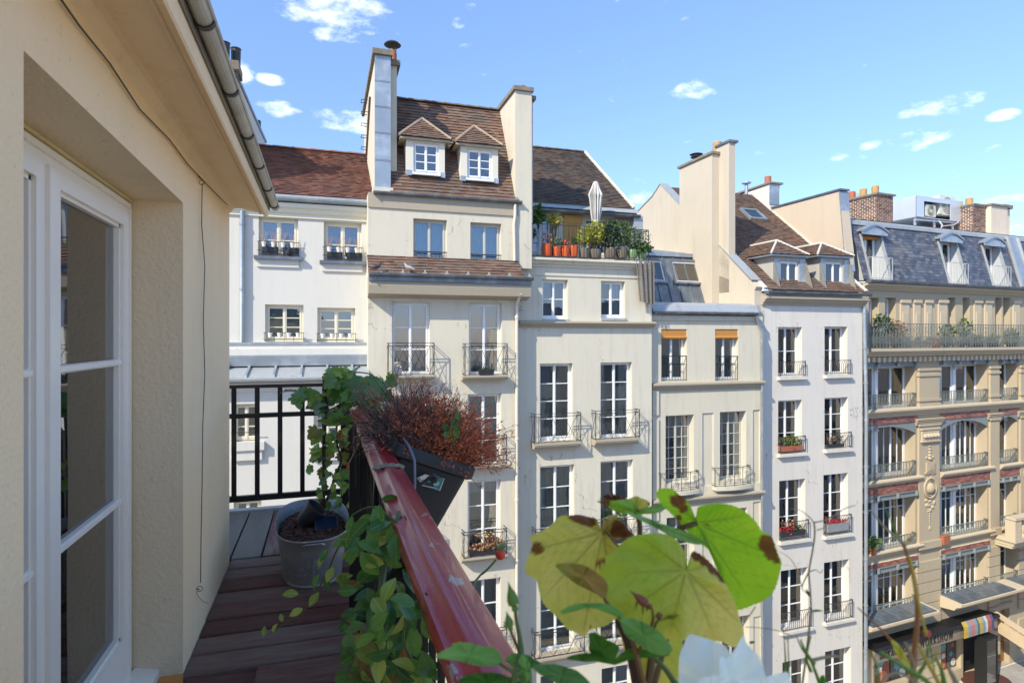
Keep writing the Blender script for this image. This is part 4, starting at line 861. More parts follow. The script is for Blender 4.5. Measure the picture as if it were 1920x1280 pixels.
mb = MB(); uu = FE.u(1397, y1+.2); mb.lathe([(.09, -.3), (.09, .55), (.24, .6), (.24, .66), (.03, .7)], (uu, y1+.1, z1), 12); mb.build('roof_vent', ZINC, E, (uu, y1, z1))
# roof skylight
nr = Bv.normalized(); nE = Vector((0, -nr.z, nr.y))
ycc, zcc = None, None
for y in [k*.02 for k in range(400)]:
    if abs(FE.uz(1412, 404, y)[1]-roofEz(y)) < .05: ycc = y; break
if ycc:
    uc_, zc_ = FE.uz(1412, 404, ycc); o0 = Vector((uc_, ycc, zc_)); mb = MB()
    def rp(a, b, h): return o0+Vector((a, 0, 0))+nr*b+nE*h
    for (p, q, r_, s_) in ((-.5, -.4, -.5, .5), (.4, .5, -.5, .5), (-.4, .4, -.5, -.4), (-.4, .4, .4, .5)):
        Pq = [rp(p, r_, 0), rp(q, r_, 0), rp(q, s_, 0), rp(p, s_, 0)]; mb.hexa(Pq+[v+nE*.12 for v in Pq])
    w = mb.build('skylight', ZINC, E, o0)
    mb = MB(); Pq = [rp(-.4, -.4, .07), rp(.4, -.4, .07), rp(.4, .4, .07), rp(-.4, .4, .07)]; mb.hexa(Pq+[v+nE*.006 for v in Pq]); sub(mb, 'pane', GLASSD, w, o0)
    mb = MB(); mb.face(*[v-nE*.03 for v in Pq]); sub(mb, 'blind', mat('yellow_blind', (.55, .5, .3)), w, o0)
CHE = plaster('grey_cheek_render', (.44, .42, .375))
hip_dormer(FE, E, (1450, 1510, 481, 545), (1462, 1497, 490, 541), (1461, 453), (1446, 1518, 477), .25, TILE, 40, CHE, ZINC, roofE, ridge_m=MORTAR, ov=.2, win_rows=(1,), panel=ZINC)
hip_dormer(FE, E, (1537, 1592, 481, 546), (1547, 1580, 491, 541), (1546, 458), (1533, 1602, 479), .25, TILE, 50, CHE, ZINC, roofE, ridge_m=MORTAR, ov=.2, win_rows=(1,), panel=ZINC, wc='left')
pipe(E, [(WE-.02, -.1, zt-.4), (WE+.1, -.1, FE.z(1618, 770)), (WE+.06, -.1, 0)], .07, ZINC)

# ------------------------------------------------------------ building F: stone apartment house, slate mansard
STONE = plaster('tan_limestone', (.48, .39, .265), (.35, .28, .19), sf=.45, pf=.2, bscale=25)
STONEL = plaster('pale_limestone', (.56, .46, .32), (.41, .33, .225), sf=.45, pf=.2)
BRK = mat('red_brick', (.30, .115, .08), rough=.85, var=.12, island=.4, bump=.004, bscale=30)
STEEL = mat('grey_painted_steel', (.22, .245, .24), rough=.5, var=.06)
FF = Frame(1613, 20.6, 5.2); Fh = FF.thing('stone_apartment_house', 'tan limestone apartment house with brick bands, iron balconies and blue slate mansard', 'apartment building')
WF = 24.0
def bandz(px, y0, y1, y=0): return FF.z(px, y1, y), FF.z(px, y0, y)
RV = .5; holes = []; BAY = [(1600, 1716), (1762, 1851), (1873, 1907)]
ub = [(FF.u(a), FF.u(b)) for a, b in BAY]; 
per = ub[1][0]-ub[0][0]; ub[0] = (ub[0][0], ub[0][1]); ub += [(ub[2][1]+1.6, ub[2][1]+6.2), (ub[2][1]+8.0, ub[2][1]+12.4)]
# rows: (z bottom, z top, rail z top) from the second bay's column
def rz(py, px=1800): return FF.z(px, py)
ROWS = [dict(b=rz(760), t=rz(683), rt=rz(732), arch=False, beam=True), dict(b=rz(880), t=rz(788), rt=rz(853), arch=True, beam=False), dict(b=rz(1008), t=rz(915), rt=rz(982), arch=False, beam=True, grid=True), dict(b=rz(1127), t=rz(1040), rt=rz(1095), arch=False, beam=True, grid=True)]
for ri, q in enumerate(ROWS):
    for bi, (a, b) in enumerate(ub):
        holes.append((a, b, q['b'], q['t'], RV)); narrow = (b-a) < 2.2; w_ = b-a
        units = 1 if narrow else 2; mul = .16; seg = (w_-(units-1)*mul)/units
        for k in range(units):
            x0 = a+k*(seg+mul); r = (x0, x0+seg, q['b'], q['t'])
            rows = (.22, .66, .12) if q.get('grid') else (1,); cu = rnd.choice(['sides', 'full', 'sides', None, 'full'])
            window(Fh, r, rows=rows, cols=(2 if narrow else (1 if k == 0 and bi == 0 else 2)) if not narrow else 1, sub=2 if q.get('grid') or q['arch'] else 1, rd=RV, cur=cu, curm=rnd.choice([CURG, CURW]), fw=.07, st=.05, bar=.03)
        if not narrow:
            mb = MB(); mb.box(a+seg, a+seg+mul, RV-.06, RV+.1, q['b'], q['t']); mb.lathe([(.12, 0), (.05, .12), (.09, .16), (.04, .22)], (a+seg+mul/2, RV-.08, q['t']-.25), 8); mb.build('mullion', WHITEP, Fh, (a+seg, RV, q['b']))
        rail_ornate(Fh, a+.05, b-.02, -.04, .14, q['b']+.04, q['rt'], .19 if ri != 1 else .21)
        if q['beam']:
            mb = MB(); h = .24; mb.box(a-.02, b+.1, -.05, .1, q['t'], q['t']+h); mb.box(a-.02, b+.1, -.1, -.05, q['t'], q['t']+.04); mb.box(a-.02, b+.1, -.1, -.05, q['t']+h-.04, q['t']+h)
            n = max(2, int(w_/1.1))
            for k in range(n+1): mb.lathe([(.075, -.1), (.075, .1)], (a+.15+(w_-.2)*k/n, -.1, q['t']+h/2), 8)
            mb.build('steel_lintel', STEEL, Fh, (a, 0, q['t']))
        if q['arch']:
            mb = MB(); mb2 = MB(); n = 14; rise = .42 if not narrow else .3; zt_ = q['t']+.12; top = [(a-.02, zt_), (b+.02, zt_)]
            arc = [(a+w_*j/n, q['t']-rise+rise*sin(pi*j/n)**.8) for j in range(n+1)]
            for j in range(n):
                (xa, za), (xb, zb2) = arc[j], arc[j+1]; mb.hexa([(xa, -.03, za), (xb, -.03, zb2), (xb, .12, zb2), (xa, .12, za), (xa, -.03, zt_), (xb, -.03, zt_), (xb, .12, zt_), (xa, .12, zt_)])
                mb2.hexa([(xa, RV-.1, za), (xb, RV-.1, zb2), (xb, RV, zb2), (xa, RV, za), (xa, RV-.1, q['t']), (xb, RV-.1, q['t']), (xb, RV, q['t']), (xa, RV, q['t'])])
            mb.build('arched_lintel', STEEL, Fh, (a, 0, q['t'])); mb2.build('arched_window_head', WHITEP, Fh, (a, RV, q['t']))
ztop = FF.z(1780, 537); zbal = rz(652)
# top floor windows between panels
tw = [(1629, 1646), (1660, 1678), (1778, 1790), (1805, 1817), (1866, 1877), (1881, 1893)]
for a, b in tw:
    c = (a+b)/2; r = (FF.u(a), FF.u(b)+.06, zbal+.05, FF.z(c, 558)); holes.append((*r, .35)); window(Fh, r, rows=(1, .001) if 0 else (1,), cols=1, rd=.35, cur=rnd.choice(['sides', None]), curm=CURG, fw=.06, st=.06)
zsh = rz(1168); 
ground_open = [(FF.u(1640), FF.u(1712), 1.0, zsh-.1), (FF.u(1764), FF.u(1802), .7, zsh-.3), (FF.u(1806), FF.u(1851), .12, zsh-.25), (FF.u(1868), FF.u(1893), .15, FF.z(1880, 1142))]
for g in ground_open: holes.append((*g, .4))
mb = MB(); wall_mesh(mb, 0, WF, 0, ztop, holes, depth=10); mb.build('wall', STONE, Fh)
# piers, mouldings, string courses, brick panels
def full(name, y0, y1, proj, m, yy=-.0, px=1780):
    mb = MB(); cornice(mb, -.0, WF, FF.z(px, y0, -proj), FF.z(px, y1, -proj), proj); return mb.build(name, m, Fh, (0, 0, FF.z(px, y0)))
full('string_course', 778, 763, .3, STONEL, px=1740); 
for (y0, y1, px) in ((896, 884, 1700), (1016, 1006, 1780)):
    for bi, (a, b) in enumerate(ub): mb = MB(); cornice(mb, a-.05, b+.3, FF.z(1800, y0-4), FF.z(1800, y1-4), .22); mb.build('balcony_slab', STONEL, Fh, (a, 0, 5))
full('main_cornice', 672, 655, .45, STONEL)
full('eaves_cornice', 548, 538, .35, STONEL)
zc0 = FF.z(1780, 670, -.3); x = .1; dent = None
while x < WF-.3:
    if dent is None:
        mb = MB(); mb.box(x, x+.16, -.26, 0, zc0-.14, zc0+.06); mb.lathe([(.02, 0), (.1, .05), (.1, .1), (.03, .14)], (x+.24, -.1, zc0-.12), 6); dent = mb.build('dentil', STONEL, Fh, (x, 0, zc0))
    else: clone(dent, Fh, (x, 0, zc0))
    x += .34
pier = [(ub[0][1], ub[1][0]), (ub[1][1], ub[2][0]), (ub[2][1], ub[3][0]), (ub[3][1], ub[4][0])]
for i, (a, b) in enumerate(pier):
    mb = MB(); w = b-a; o = min(.15, w*.12)
    for zz0, zz1 in ((rz(764), rz(690)), (rz(1010), rz(794))): mb.box(a+o, b-o, -.09, 0, zz0, zz1); 
    for zz in (rz(690), rz(790), rz(700), rz(745)): mb.box(a+o-.05, b-o+.05, -.14, 0, zz-.06, zz+.06)
    for k in range(4): mb.box(a-.04-.02*k, b+.04+.02*k, -.1-.03*k, 0, rz(790)+.08*k, rz(790)+.08*k+.06)
    mb.box(a+o-.05, b-o+.05, -.15, 0, rz(764), rz(752)); mb.box(a+o-.06, b-o+.06, -.16, 0, rz(1013), rz(1000))
    mb.build('pilaster', STONE, Fh, (a, 0, 5))
    n = 8; z0_, z1_ = .8, rz(1036)
    hb = (z1_-z0_)/11
    blk = None
    for k in range(11):
        if k in (3,): continue
        if blk is None: mb = MB(); mb.box(a+.03, b-.03, -.08, 0, z0_+.02, z0_+hb-.02); blk = mb.build('stone_block', STONE, Fh, (a, 0, z0_))
        else: clone(blk, Fh, (a, 0, z0_+hb*k))
def bricks(mb, u0, u1, z0, z1, y, rs=0):
    q = random.Random(rs); bh = .065; z = z0; k = 0
    while z < z1-.02:
        x = u0-(.11 if k % 2 else 0)
        while x < u1:
            a, b = max(x, u0), min(x+.21, u1)
            if b-a > .03: o = q.uniform(-.006, .006); mb.box(a, b, y+o, y+.08, z, min(z+bh-.012, z1))
            x += .22
        z += bh; k += 1
for i, (a, b) in enumerate(ub):
    for (za, zb2) in ((FF.z(1800, 783), FF.z(1800, 770)), (FF.z(1800, 907), FF.z(1800, 889)), (FF.z(1800, 1032), FF.z(1800, 1022))):
        mb = MB(); bricks(mb, a, b+.1, za, zb2, -.07, i); o = mb.build('brick_band', BRK, Fh, (a, 0, za)); o['kind'] = 'stuff'
        mb = MB(); mb.box(a, b+.1, -.055, 0, za, zb2); mb.build('mortar_bed', MORTAR, Fh, (a, 0, za))
# panels of the top floor
for (a, b) in ((1687, 1703), (1712, 1724), (1733, 1745), (1758, 1774), (1825, 1838), (1845, 1858), (1898, 1910)):
    r = FF.rect(a, b, 568, 640); mb = MB()
    mb.box(r[0], r[1], -.06, 0, r[2], r[3]); mb.box(r[0]+.1, r[1]-.1, -.09, -.06, r[2]+.1, r[3]-.45); mb.box(r[0]-.04, r[1]+.04, -.12, 0, r[3], r[3]+.14); mb.build('carved_panel', STONEL, Fh, (r[0], 0, r[2]))
mb = MB(); mb.box(0, WF, -.5, 0, zbal-.06, zbal); mb.box(0, WF, -.52, -.44, zbal-.1, zbal+.02); mb.build('long_balcony', STONEL, Fh, (0, 0, zbal))
rail_ornate(Fh, .02, WF-10, -.46, None, zbal+.02, FF.z(1700, 607, -.46), .2, posts=5)
# cartouche on the pier
def cartouche(uc, zt_, zb_):
    mb = MB(); h = zt_-zb_; s = h/2.9
    def ov(x, z, a, b, d=.06, n=10): mb.lathe([(0.02, -d*.2), (a*.6, -d*.9), (a, -d*.1), (a, .1)], (0, 0, 0), n) if 0 else None
    def blob(x, z, r, sx=1, sz=1):
        base = len(mb.v); nn, mm = 8, 5
        for i in range(mm+1):
            f = pi/2*i/mm
            for j in range(nn): g = 2*pi*j/nn; mb.v.append((uc+x+r*cos(g)*cos(f)*sx, -.09-r*.7*sin(f), z+r*sin(g)*cos(f)*sz))
        for i in range(mm):
            for j in range(nn): a = base+i*nn+j; b = base+i*nn+(j+1) % nn; mb.f.append((a, b, b+nn, a+nn)); mb.mi.append(0)
    q = random.Random(4)
    for k in range(6): blob(0, zt_-.05-k*.1*s, .05+.018*k, 1, .7)
    blob(-.16*s, zt_-.5*s, .07); blob(.16*s, zt_-.5*s, .07)
    mb.box(uc-.2*s, uc+.2*s, -.17, -.09, zt_-.98*s, zt_-.66*s); mb.box(uc-.13*s, uc+.13*s, -.19, -.17, zt_-.92*s, zt_-.72*s)
    mb.box(uc-.26*s, uc+.26*s, -.15, -.09, zt_-1.04*s, zt_-.98*s)
    for k in range(10): blob(q.uniform(-.2, .2)*s, zt_-s*q.uniform(1.06, 1.25), q.uniform(.04, .08))
    c = zt_-1.52*s
    mb.tube([(uc+.3*s*cos(2*pi*j/20), -.12, c+.33*s*sin(2*pi*j/20)) for j in range(21)], .05, 6, cap=False); blob(0, c, .2*s)
    mb.tube([(uc+.22*s*cos(2*pi*j/16), -.13, c+.25*s*sin(2*pi*j/16)) for j in range(17)], .02, 5, cap=False)
    for k in range(34): f = q.uniform(0, 1); blob(q.uniform(-.3, .3)*s*(1-f*.6), zt_-s*(1.9+f*.4), q.uniform(.04, .09))
    for k in range(7): blob(0, zt_-s*(2.3+k*.08), .06-(.004*k))
    blob(0, zt_-2.86*s, .07, 1, 1.5)
    return mb.build('cartouche', STONE, Fh, (uc, -.09, zb_), smooth=True)
uc = (pier[0][0]+pier[0][1])/2
cartouche(uc, FF.z(1741, 828), FF.z(1741, 990)); cartouche((pier[2][0]+pier[2][1])/2, FF.z(1741, 828), FF.z(1741, 990))
mb = MB(); za_ = FF.z(1741, 824); mb.box(uc-.6, uc+.6, -.16, -.09, za_, za_+.5); 
for k in range(5): mb.lathe([(.02, 0), (.11, .06), (.11, .14), (.02, .2)], (uc-.44+.22*k, -.17, za_+.12), 8)
mb.box(uc-.66, uc+.66, -.2, -.09, za_+.5, za_+.58); mb.box(uc-.66, uc+.66, -.2, -.09, za_-.06, za_); mb.build('capital', STONEL, Fh, (uc, 0, za_))
# stone balustrade at bay three
a, b = ub[2][0]-.35, ub[3][0]+.4; zb0, zb1 = FF.z(1890, 1012, -.8), FF.z(1890, 972, -.8)
mb = MB(); mb.box(a, b, -.9, 0, zb0-.2, zb0); mb.box(a-.05, b, -.95, -.5, zb1-.12, zb1); mb.box(a, a+.5, -.9, -.45, zb0, zb1-.12); mb.box(b-.5, b, -.9, -.45, zb0, zb1-.12)
for k in range(3): mb.box(a+.06+0*k, b-.06, -.84+.06*k, 0, zb0-.28-.12*k, zb0-.18-.12*k)
bal = mb.build('stone_balcony', STONEL, Fh, (a, 0, zb0)); x = a+.68; first = None
while x < b-.6:
    if first is None:
        hh = zb1-.12-zb0; mb = MB(); mb.lathe([(.1, 0), (.1, hh*.08), (.05, hh*.14), (.11, hh*.4), (.06, hh*.75), (.05, hh*.85), (.09, hh*.92), (.09, hh)], n=10); first = mb.build('baluster', STONEL, bal, smooth=True); first.location = (x-a, -.7, 0)
    else: clone(first, bal, (x-a, -.7, 0))
    x += .26
# balcony slabs over the shop
for i, (a, b) in enumerate(((ub[0][0]-.2, ub[0][1]+.15), (ub[1][0]-.1, ub[2][0]+.25), (ub[2][0]+.3, ub[3][1]))):
    zz = FF.z(1780, 1130, -.7); mb = MB(); mb.ext([(0, zz+.05), (-.95, zz), (-1.0, zz-.05), (-1.0, zz-.15), (-.8, zz-.25), (-.7, zz-.4), (0, zz-.5)], a, b); mb.build('balcony_slab', STONEL, Fh, (a, 0, zz))
    k = a+.1; ld = None
    while k < b-.9:
        if ld is None: mb = MB(); mb.ext([(-.06, zz+.052), (-.99, zz+.004), (-.99, zz+.024), (-.06, zz+.075)], k, k+1.0); ld = mb.build('lead_sheet', ZINCD, Fh, (k, 0, zz))
        else: clone(ld, Fh, (k, 0, zz))
        k += 1.03
# mansard with recessed dormers
uE_ = FF.u(1883, .9); yM0 = -.15; zM0 = FF.z(1760, 530, -.15)
uE_, _ = FF.uz(1911, 540, -.15); yM1, zM1 = FF.yz(1883, 443, uE_); zM1 = FF.z(1735, 431, yM1)
sl = Vector((0, yM1-yM0, zM1-zM0)); SL = sl.length; sl.normalize()
gutter(Fh, 0, WF, -.38, FF.z(1760, 531, -.35), .13, ZINCD, hooks=.5)
def mz(z): return yM0+(z-zM0)/(zM1-zM0)*(yM1-yM0)
dl = [(1632, 1671, 441, 511), (1779, 1813, 454, 530), (1861, 1893, 462, 538)]
dz1 = FF.z(1790, 452, mz(zM1-.4)); cuts = []
for (a, b, t, bt) in dl: cuts.append((FF.u(a, yM0), FF.u(b, yM0)))
cuts.append((cuts[-1][1]+4, cuts[-1][1]+5.4))
tE = (dz1-zM0)/sl.z
segs = []; prev = 0.0
for a, b in cuts: segs.append((prev, a)); prev = b
segs.append((prev, WF))
mb = MB(); zT = FF.z(1735, 440, yM1); tT = (zT-zM0)/sl.z; tT = SL
for a, b in segs: tiles(mb, (a, yM0, zM0), (1, 0, 0), sl, [(0, 0), (b-a, 0), (b-a, tT), (0, tT)], w=.26, c=.15, lift=.02, jit=.003, thick=.01, rs=int(a*10))
for a, b in cuts: tiles(mb, Vector((a, yM0, zM0))+sl*tE, (1, 0, 0), sl, [(0, 0), (b-a, 0), (b-a, tT-tE), (0, tT-tE)], w=.26, c=.15, lift=.02, jit=.003, thick=.01, rs=2)
mb.build('slate_mansard', SLATE, Fh, (0, yM0, zM0))
mb = MB(); mb.box(0, WF, yM1-.1, yM1+.12, zM1-.1, zM1+.06); mb.ext([(yM1, zM1+.05), (yM1+.6, zM1+.32), (yM1+.6, zM1)], 0, WF); mb.ext([(yM1+.5, zM1+.32), (9, zM1+.9), (9, zM1)], 0, WF); zr_ = mb.build('zinc_ridge', ZINCL, Fh, (0, yM1, zM1))
for i, (a, b) in enumerate(cuts):
    zb_ = zM0-.02; ybk = mz(dz1); mb = MB()
    # cheeks and floor of the recess
    for u in (a, b): mb.face((u, yM0, zb_), (u, mz(dz1), dz1), (u, ybk+.35, dz1), (u, ybk+.35, zb_))
    mb.face((a, yM0, zb_+.02), (b, yM0, zb_+.02), (b, ybk+.35, zb_+.02), (a, ybk+.35, zb_+.02)); mb.face((a, mz(dz1), dz1), (b, mz(dz1), dz1), (b, ybk+.35, dz1), (a, ybk+.35, dz1))
    dm = mb.build('dormer', mat('dormer_zinc_paint', (.48, .49, .49), rough=.5, var=.06), Fh, (a, yM0, zb_)); off = (a, yM0, zb_)
    for u in (a, b): mb = MB(); mb.bar((u, yM0-.03, zb_), (u, mz(dz1)-.03, dz1), .07, .1); sub(mb, 'dormer_trim', ZINCL, dm, off)
    mb = MB(); n = 12; w = b-a+.3
    for j in range(n):
        xa, xb = a-.15+w*j/n, a-.15+w*(j+1)/n; h0, h1 = .26*sin(pi*j/n), .26*sin(pi*(j+1)/n)
        y_f = mz(dz1)-.35; y_b = mz(dz1)+.5
        mb.hexa([(xa, y_f, dz1+h0), (xb, y_f, dz1+h1), (xb, y_b, dz1+h1), (xa, y_b, dz1+h0), (xa, y_f, dz1+h0+.07), (xb, y_f, dz1+h1+.07), (xb, y_b, dz1+h1+.07), (xa, y_b, dz1+h0+.07)])
        mb.hexa([(xa, y_f+.06, dz1-.14), (xb, y_f+.06, dz1-.14), (xb, y_f+.1, dz1-.14), (xa, y_f+.1, dz1-.14), (xa, y_f+.06, dz1+h0), (xb, y_f+.06, dz1+h1), (xb, y_f+.1, dz1+h1), (xa, y_f+.1, dz1+h0)])
    sub(mb, 'dormer_hood', ZINC, dm, off)
    window(Fh, (a+.05, b-.05, zb_+.1, dz1-.05), rows=(1,), y=ybk+.1, rd=.1, cur='full', curm=CURB if i != 2 else CURG, fw=.07, st=.06)
    if i == 0: mb = MB(); mb.tube([(a+.1, ybk+.08, dz1-.2), (b-.1, ybk+.08, dz1-.2)], .09, 8); mb.build('rolled_blind', BLO, Fh, (a, ybk, dz1))
    rail_simple(Fh, a+.1, b+.02, yM0-.05, yM0+.35, zb_+.02, zb_+1.0, sp=.2, m=mat('pale_iron', (.45, .45, .42), rough=.5))
uz_ = FF.u(1911, yM0); mb = MB(); P = [(yM0-.1, zM0), (yM1-.1, zM1+.05), (yM1+1, zM1+.3), (yM1+1, zM0)]; mb.ext(P, uz_, uz_+.9)
pw = mb.build('party_wall', ZINC, Fh, (uz_, yM0, zM0))
mb = MB(); mb.bar((uz_, yM0-.12, zM0), (uz_, yM1-.12, zM1+.08), .1, .1); mb.bar((uz_+.9, yM0-.12, zM0), (uz_+.9, yM1-.12, zM1+.08), .1, .1); sub(mb, 'verge', ZINCL, pw, (uz_, yM0, zM0))
# chimneys above the mansard
BRK2 = mat('old_brown_brick', (.20, .105, .07), rough=.9, var=.2, island=.55, bump=.004, bscale=30)
def brickstack(name, u0, u1, y0, y1, z0, z1, pots, label=None):
    mb = MB(); mb.box(u0, u1, y0, y1, z0, z1); ch = mb.build(name, MORTAR, Fh, (u0, y0, z0)); off = (u0, y0, z0); bh = .085
    mb = MB(); z = z0+.35; k = 0; q = random.Random(5)
    while z < z1-.05:
        for face in range(2):
            L_ = (u1-u0) if face == 0 else (y1-y0); x = -(.12 if k % 2 else 0)
            while x < L_:
                a, b = max(x, 0), min(x+.23, L_)
                if b-a > .04:
                    if face == 0: mb.box(u0+a, u0+b-.02, y0-.015, y0+.02, z, z+bh-.02)
                    else: mb.box(u0-.015, u0+.02, y0+a, y0+b-.02, z, z+bh-.02); mb.box(u1-.02, u1+.015, y0+a, y0+b-.02, z, z+bh-.02)
                x += .25
        z += bh; k += 1
    o = sub(mb, 'brickwork', BRK2, ch, off); o['kind'] = 'stuff'
    mb = MB(); mb.box(u0-.1, u1+.1, y0-.1, y1+.1, z1, z1+.08); sub(mb, 'capstone', CAPST, ch, off)
    for (x, y, h, mm_, r) in pots:
        mb = MB(); mb.lathe([(r, 0), (r*1.02, h*.9), (r*.85, h)], (u0+x, y0+y, z1+.08), 12); sub(mb, 'chimney_pot', mm_, ch, off)
    return ch
yS = yM1+.8
u0, u1, z0, z1 = FF.rect(1640, 1672, 366, 432, y=yS); zbs = z0-.3
ub_ = FF.u(1604, yS)
brickstack('chimney', FF.u(1644, yS), FF.u(1674, yS), yS, yS+3.2, zbs, z1, [(.3, .3+k*.62, .42, [POTY, POTY, TERRA, POTY, POTY][k], .16) for k in range(5)])
brickstack('chimney', FF.u(1618, yS+1.4), FF.u(1644, yS+1.4)-.05, yS+1.6, yS+3.4, zbs, z1-.35, [(.3, .3, .5, TERRA, .17)])
u0, u1, z0, z1 = FF.rect(1825, 1848, 386, 445, y=yS)
brickstack('chimney', u0, u1, yS, yS+2.8, zbs, z1, [(.35, .4, .4, POTY, .17)])
mb = MB(); u2 = FF.u(1887, yS-.2); mb.box(u1+.02, u2, yS-.25, yS+1.4, zM1, z1+.03); mb.box(u2, u2+.5, yS-.1, yS+1.3, zM1, z1-.02); ch = mb.build('chimney', plaster('peach_render', (.72, .6, .46)), Fh, (u1, yS, zM1))
mb = MB(); mb.box(u1-.05, u2+.1, yS-.33, yS+1.5, z1+.03, z1+.12); mb.box(u2-.2, u2+.6, yS-.2, yS+1.4, z1-.0, z1+.2); sub(mb, 'capstone', CAPST, ch, (u1, yS, zM1))
# air-conditioning housings
ALU = mat('aluminium_sheet', (.66, .68, .70), rough=.35, var=.04, metal=.4)
def acbox(name, label, u0, u1, y0, y1, z0, z1, fans):
    t = FF.thing(name, label, 'air conditioner', u0, y0, z0); w, d, h = u1-u0, y1-y0, z1-z0
    mb = MB(); mb.box(0, w, 0, d, h-.03, h); mb.box(w-.02, w, 0, d, .03, h-.03); mb.box(0, w, d-.02, d, 0.03, h-.03); mb.box(0, w*.16, 0, .03, 0.0, h-.03); mb.box(w*.16, w, 0, .03, h*.78, h-.03); mb.box(0, w, 0, d, 0, .03); mb.box(0, .02, 0, d, 0.03, h-.03); mb.box(w*.72, w-.02, 0, .03, .03, h*.78); mb.build('housing', ALU, t)
    for (x, z, s) in fans:
        mb = MB(); mb.box(x, x+s*1.25, .1, .5, z, z+s); f = mb.build('fan_unit', mat('ivory_casing', (.62, .60, .52), rough=.5), t, (x, .1, z))
        mb = MB()
        for r in (.42, .34, .26, .18): ring(mb, (s*.6, -.015, s*.5), s*r, .012, 18)
        mb.lathe([(s*.09, 0), (s*.09, .02)], (0, 0, 0), 10); mb.v = mb.v
        o = mb.build('fan_grille', mat('grille_metal', (.28, .26, .2), rough=.5), f); o.location = (0, 0, 0)
    mb = MB()
    for k in range(3): mb.bar((.2+k*w*.4, .2, -.6), (.2+k*w*.4, .2, 0), .08)
    mb.bar((0, .1, -.12), (w, .1, -.05), .06); mb.tube([(w*.5, .1, 0), (w*.52, -.05, -.3), (w*.5, .05, -.7)], .04, 6); mb.tube([(w*.6, .1, -.3), (w*.8, 0, -.2), (w*.9, 0, 0)], .03, 6); mb.build('support_frame', ALU, t)
    return t
yA = yS+.6; u0, u1, z0, z1 = FF.rect(1718, 1806, 372, 424, y=yA)
acbox('rooftop_cooling_unit', 'large open-fronted metal housing with round fans on the slate roof ridge', u0, u1, yA, yA+3.2, z0+.35, z1, [(u1*0+.9, .12, .62), (2.0, .3, 1.0)])
yA = yS+4.4; u0, u1, z0, z1 = FF.rect(1578, 1634, 362, 396, y=yA)
acbox('rooftop_cooling_unit', 'closed metal housing half hidden behind the left brick chimney', u0, u1, yA, yA+2.0, z0, z1, [])
# ------------------------------------------------------------ street level
ASPH = mat('pale_bounce_paving', (.24, .215, .18), rough=.9, var=.12, scale=2, bump=.01, bscale=30)  # street ground, made paler to bounce light up to walls and eaves
PAVE = mat('paving_stone', (.33, .30, .26), rough=.85, var=.1, objrand=.15, bump=.004, bscale=20)
mb = MB(); mb.face((-400, -300, 0), (400, -300, 0), (400, 600, 0), (-400, 600, 0)); g = mb.build('ground', ASPH); g['kind'] = 'structure'
mb = MB(); mb.box(-2, WF, -3.1, -.02, .0, .13); pv = mb.build('pavement', MORTAR); pv['kind'] = 'structure'; pv.location = FF.world(0, 0, 0); pv.rotation_euler.z = FF.phi
pvs = None; j = 0
y = -3.0
while y < -.1:
    x = 8.5+(j % 2)*.3
    while x < WF-6:
        if pvs is None: mb = MB(); mb.box(0, .88, 0, .56, .125, .142); pvs = mb.build('paving_stone', PAVE, pv); pvs.location = (x, y, 0)
        else: clone(pvs, pv, (x, y, rnd.uniform(-.003, .003)))
        x += .9
    y += .58; j += 1
mb = MB(); mb.box(-2, WF, -3.28, -3.1, 0, .14); mb.build('kerb', PAVE, pv)
mb = MB(); mb.box(0, 21, 16.6, 18.55, 0, .13); o = mb.build('pavement', PAVE); o['kind'] = 'structure'
# shop front of the apartment house
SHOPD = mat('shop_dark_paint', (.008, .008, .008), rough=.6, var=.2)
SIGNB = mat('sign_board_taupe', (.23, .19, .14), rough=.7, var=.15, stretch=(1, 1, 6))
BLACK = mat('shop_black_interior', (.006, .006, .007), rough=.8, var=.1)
uS0, uS1 = FF.u(1632, -.6), FF.u(1862, -.6); zA1 = FF.z(1740, 1176, -.3); zA0 = FF.z(1740, 1205, -.95)
sh = FF.thing('shop_front', 'ground-floor shop front with black canopy and sign WORKSHOW under the stone balconies', 'shop front')
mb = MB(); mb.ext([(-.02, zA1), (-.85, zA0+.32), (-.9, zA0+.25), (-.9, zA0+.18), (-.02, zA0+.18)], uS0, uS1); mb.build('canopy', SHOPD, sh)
mb = MB(); mb.box(uS0, uS1, -.78, -.7, zA0-.36, zA0+.18); mb.build('fascia', SIGNB, sh)
def text(s, size, loc, parent, m, ext=.012, name='lettering', world=False, sx=1.0, sp=1.0):
    c = bpy.data.curves.new(name, 'FONT'); c.body = s; c.size = size; c.extrude = ext; c.align_x = 'CENTER'; c.align_y = 'CENTER'; c.space_character = sp
    o = bpy.data.objects.new(name, c); COL.objects.link(o)
    dg = bpy.context.evaluated_depsgraph_get(); me = bpy.data.meshes.new_from_object(o.evaluated_get(dg)); bpy.data.objects.remove(o)
    o = bpy.data.objects.new(name, me); COL.objects.link(o); me.materials.clear(); me.materials.append(m); o.location = loc; o.rotation_euler = (pi/2, 0, 0); o.scale = (sx, 1, 1)
    if parent: o.parent = parent
    return o
LET = mat('dark_sign_letters', (.02, .018, .016), rough=.6)
text('WORKSHOW', .5, ((FF.u(1726, -.78)+FF.u(1785, -.78))/2, -.79, zA0-.1), sh, LET, sx=.62, sp=1.35)
for w_, (pa_, pb_) in zip(('DRINK', 'AND', 'FOOD'), ((1649, 1669), (1672, 1683), (1686, 1703))): text(w_, .38, ((FF.u(pa_, -.78)+FF.u(pb_, -.78))/2, -.79, zA0-.1), sh, LET, sx=.5, sp=1.2)
cols = [(.5, .34, .05), (.2, .26, .3), (.42, .18, .18), (.2, .28, .26), (.09, .11, .14), (.4, .31, .09), (.2, .28, .3), (.5, .5, .48), (.34, .09, .08), (.08, .07, .17)]
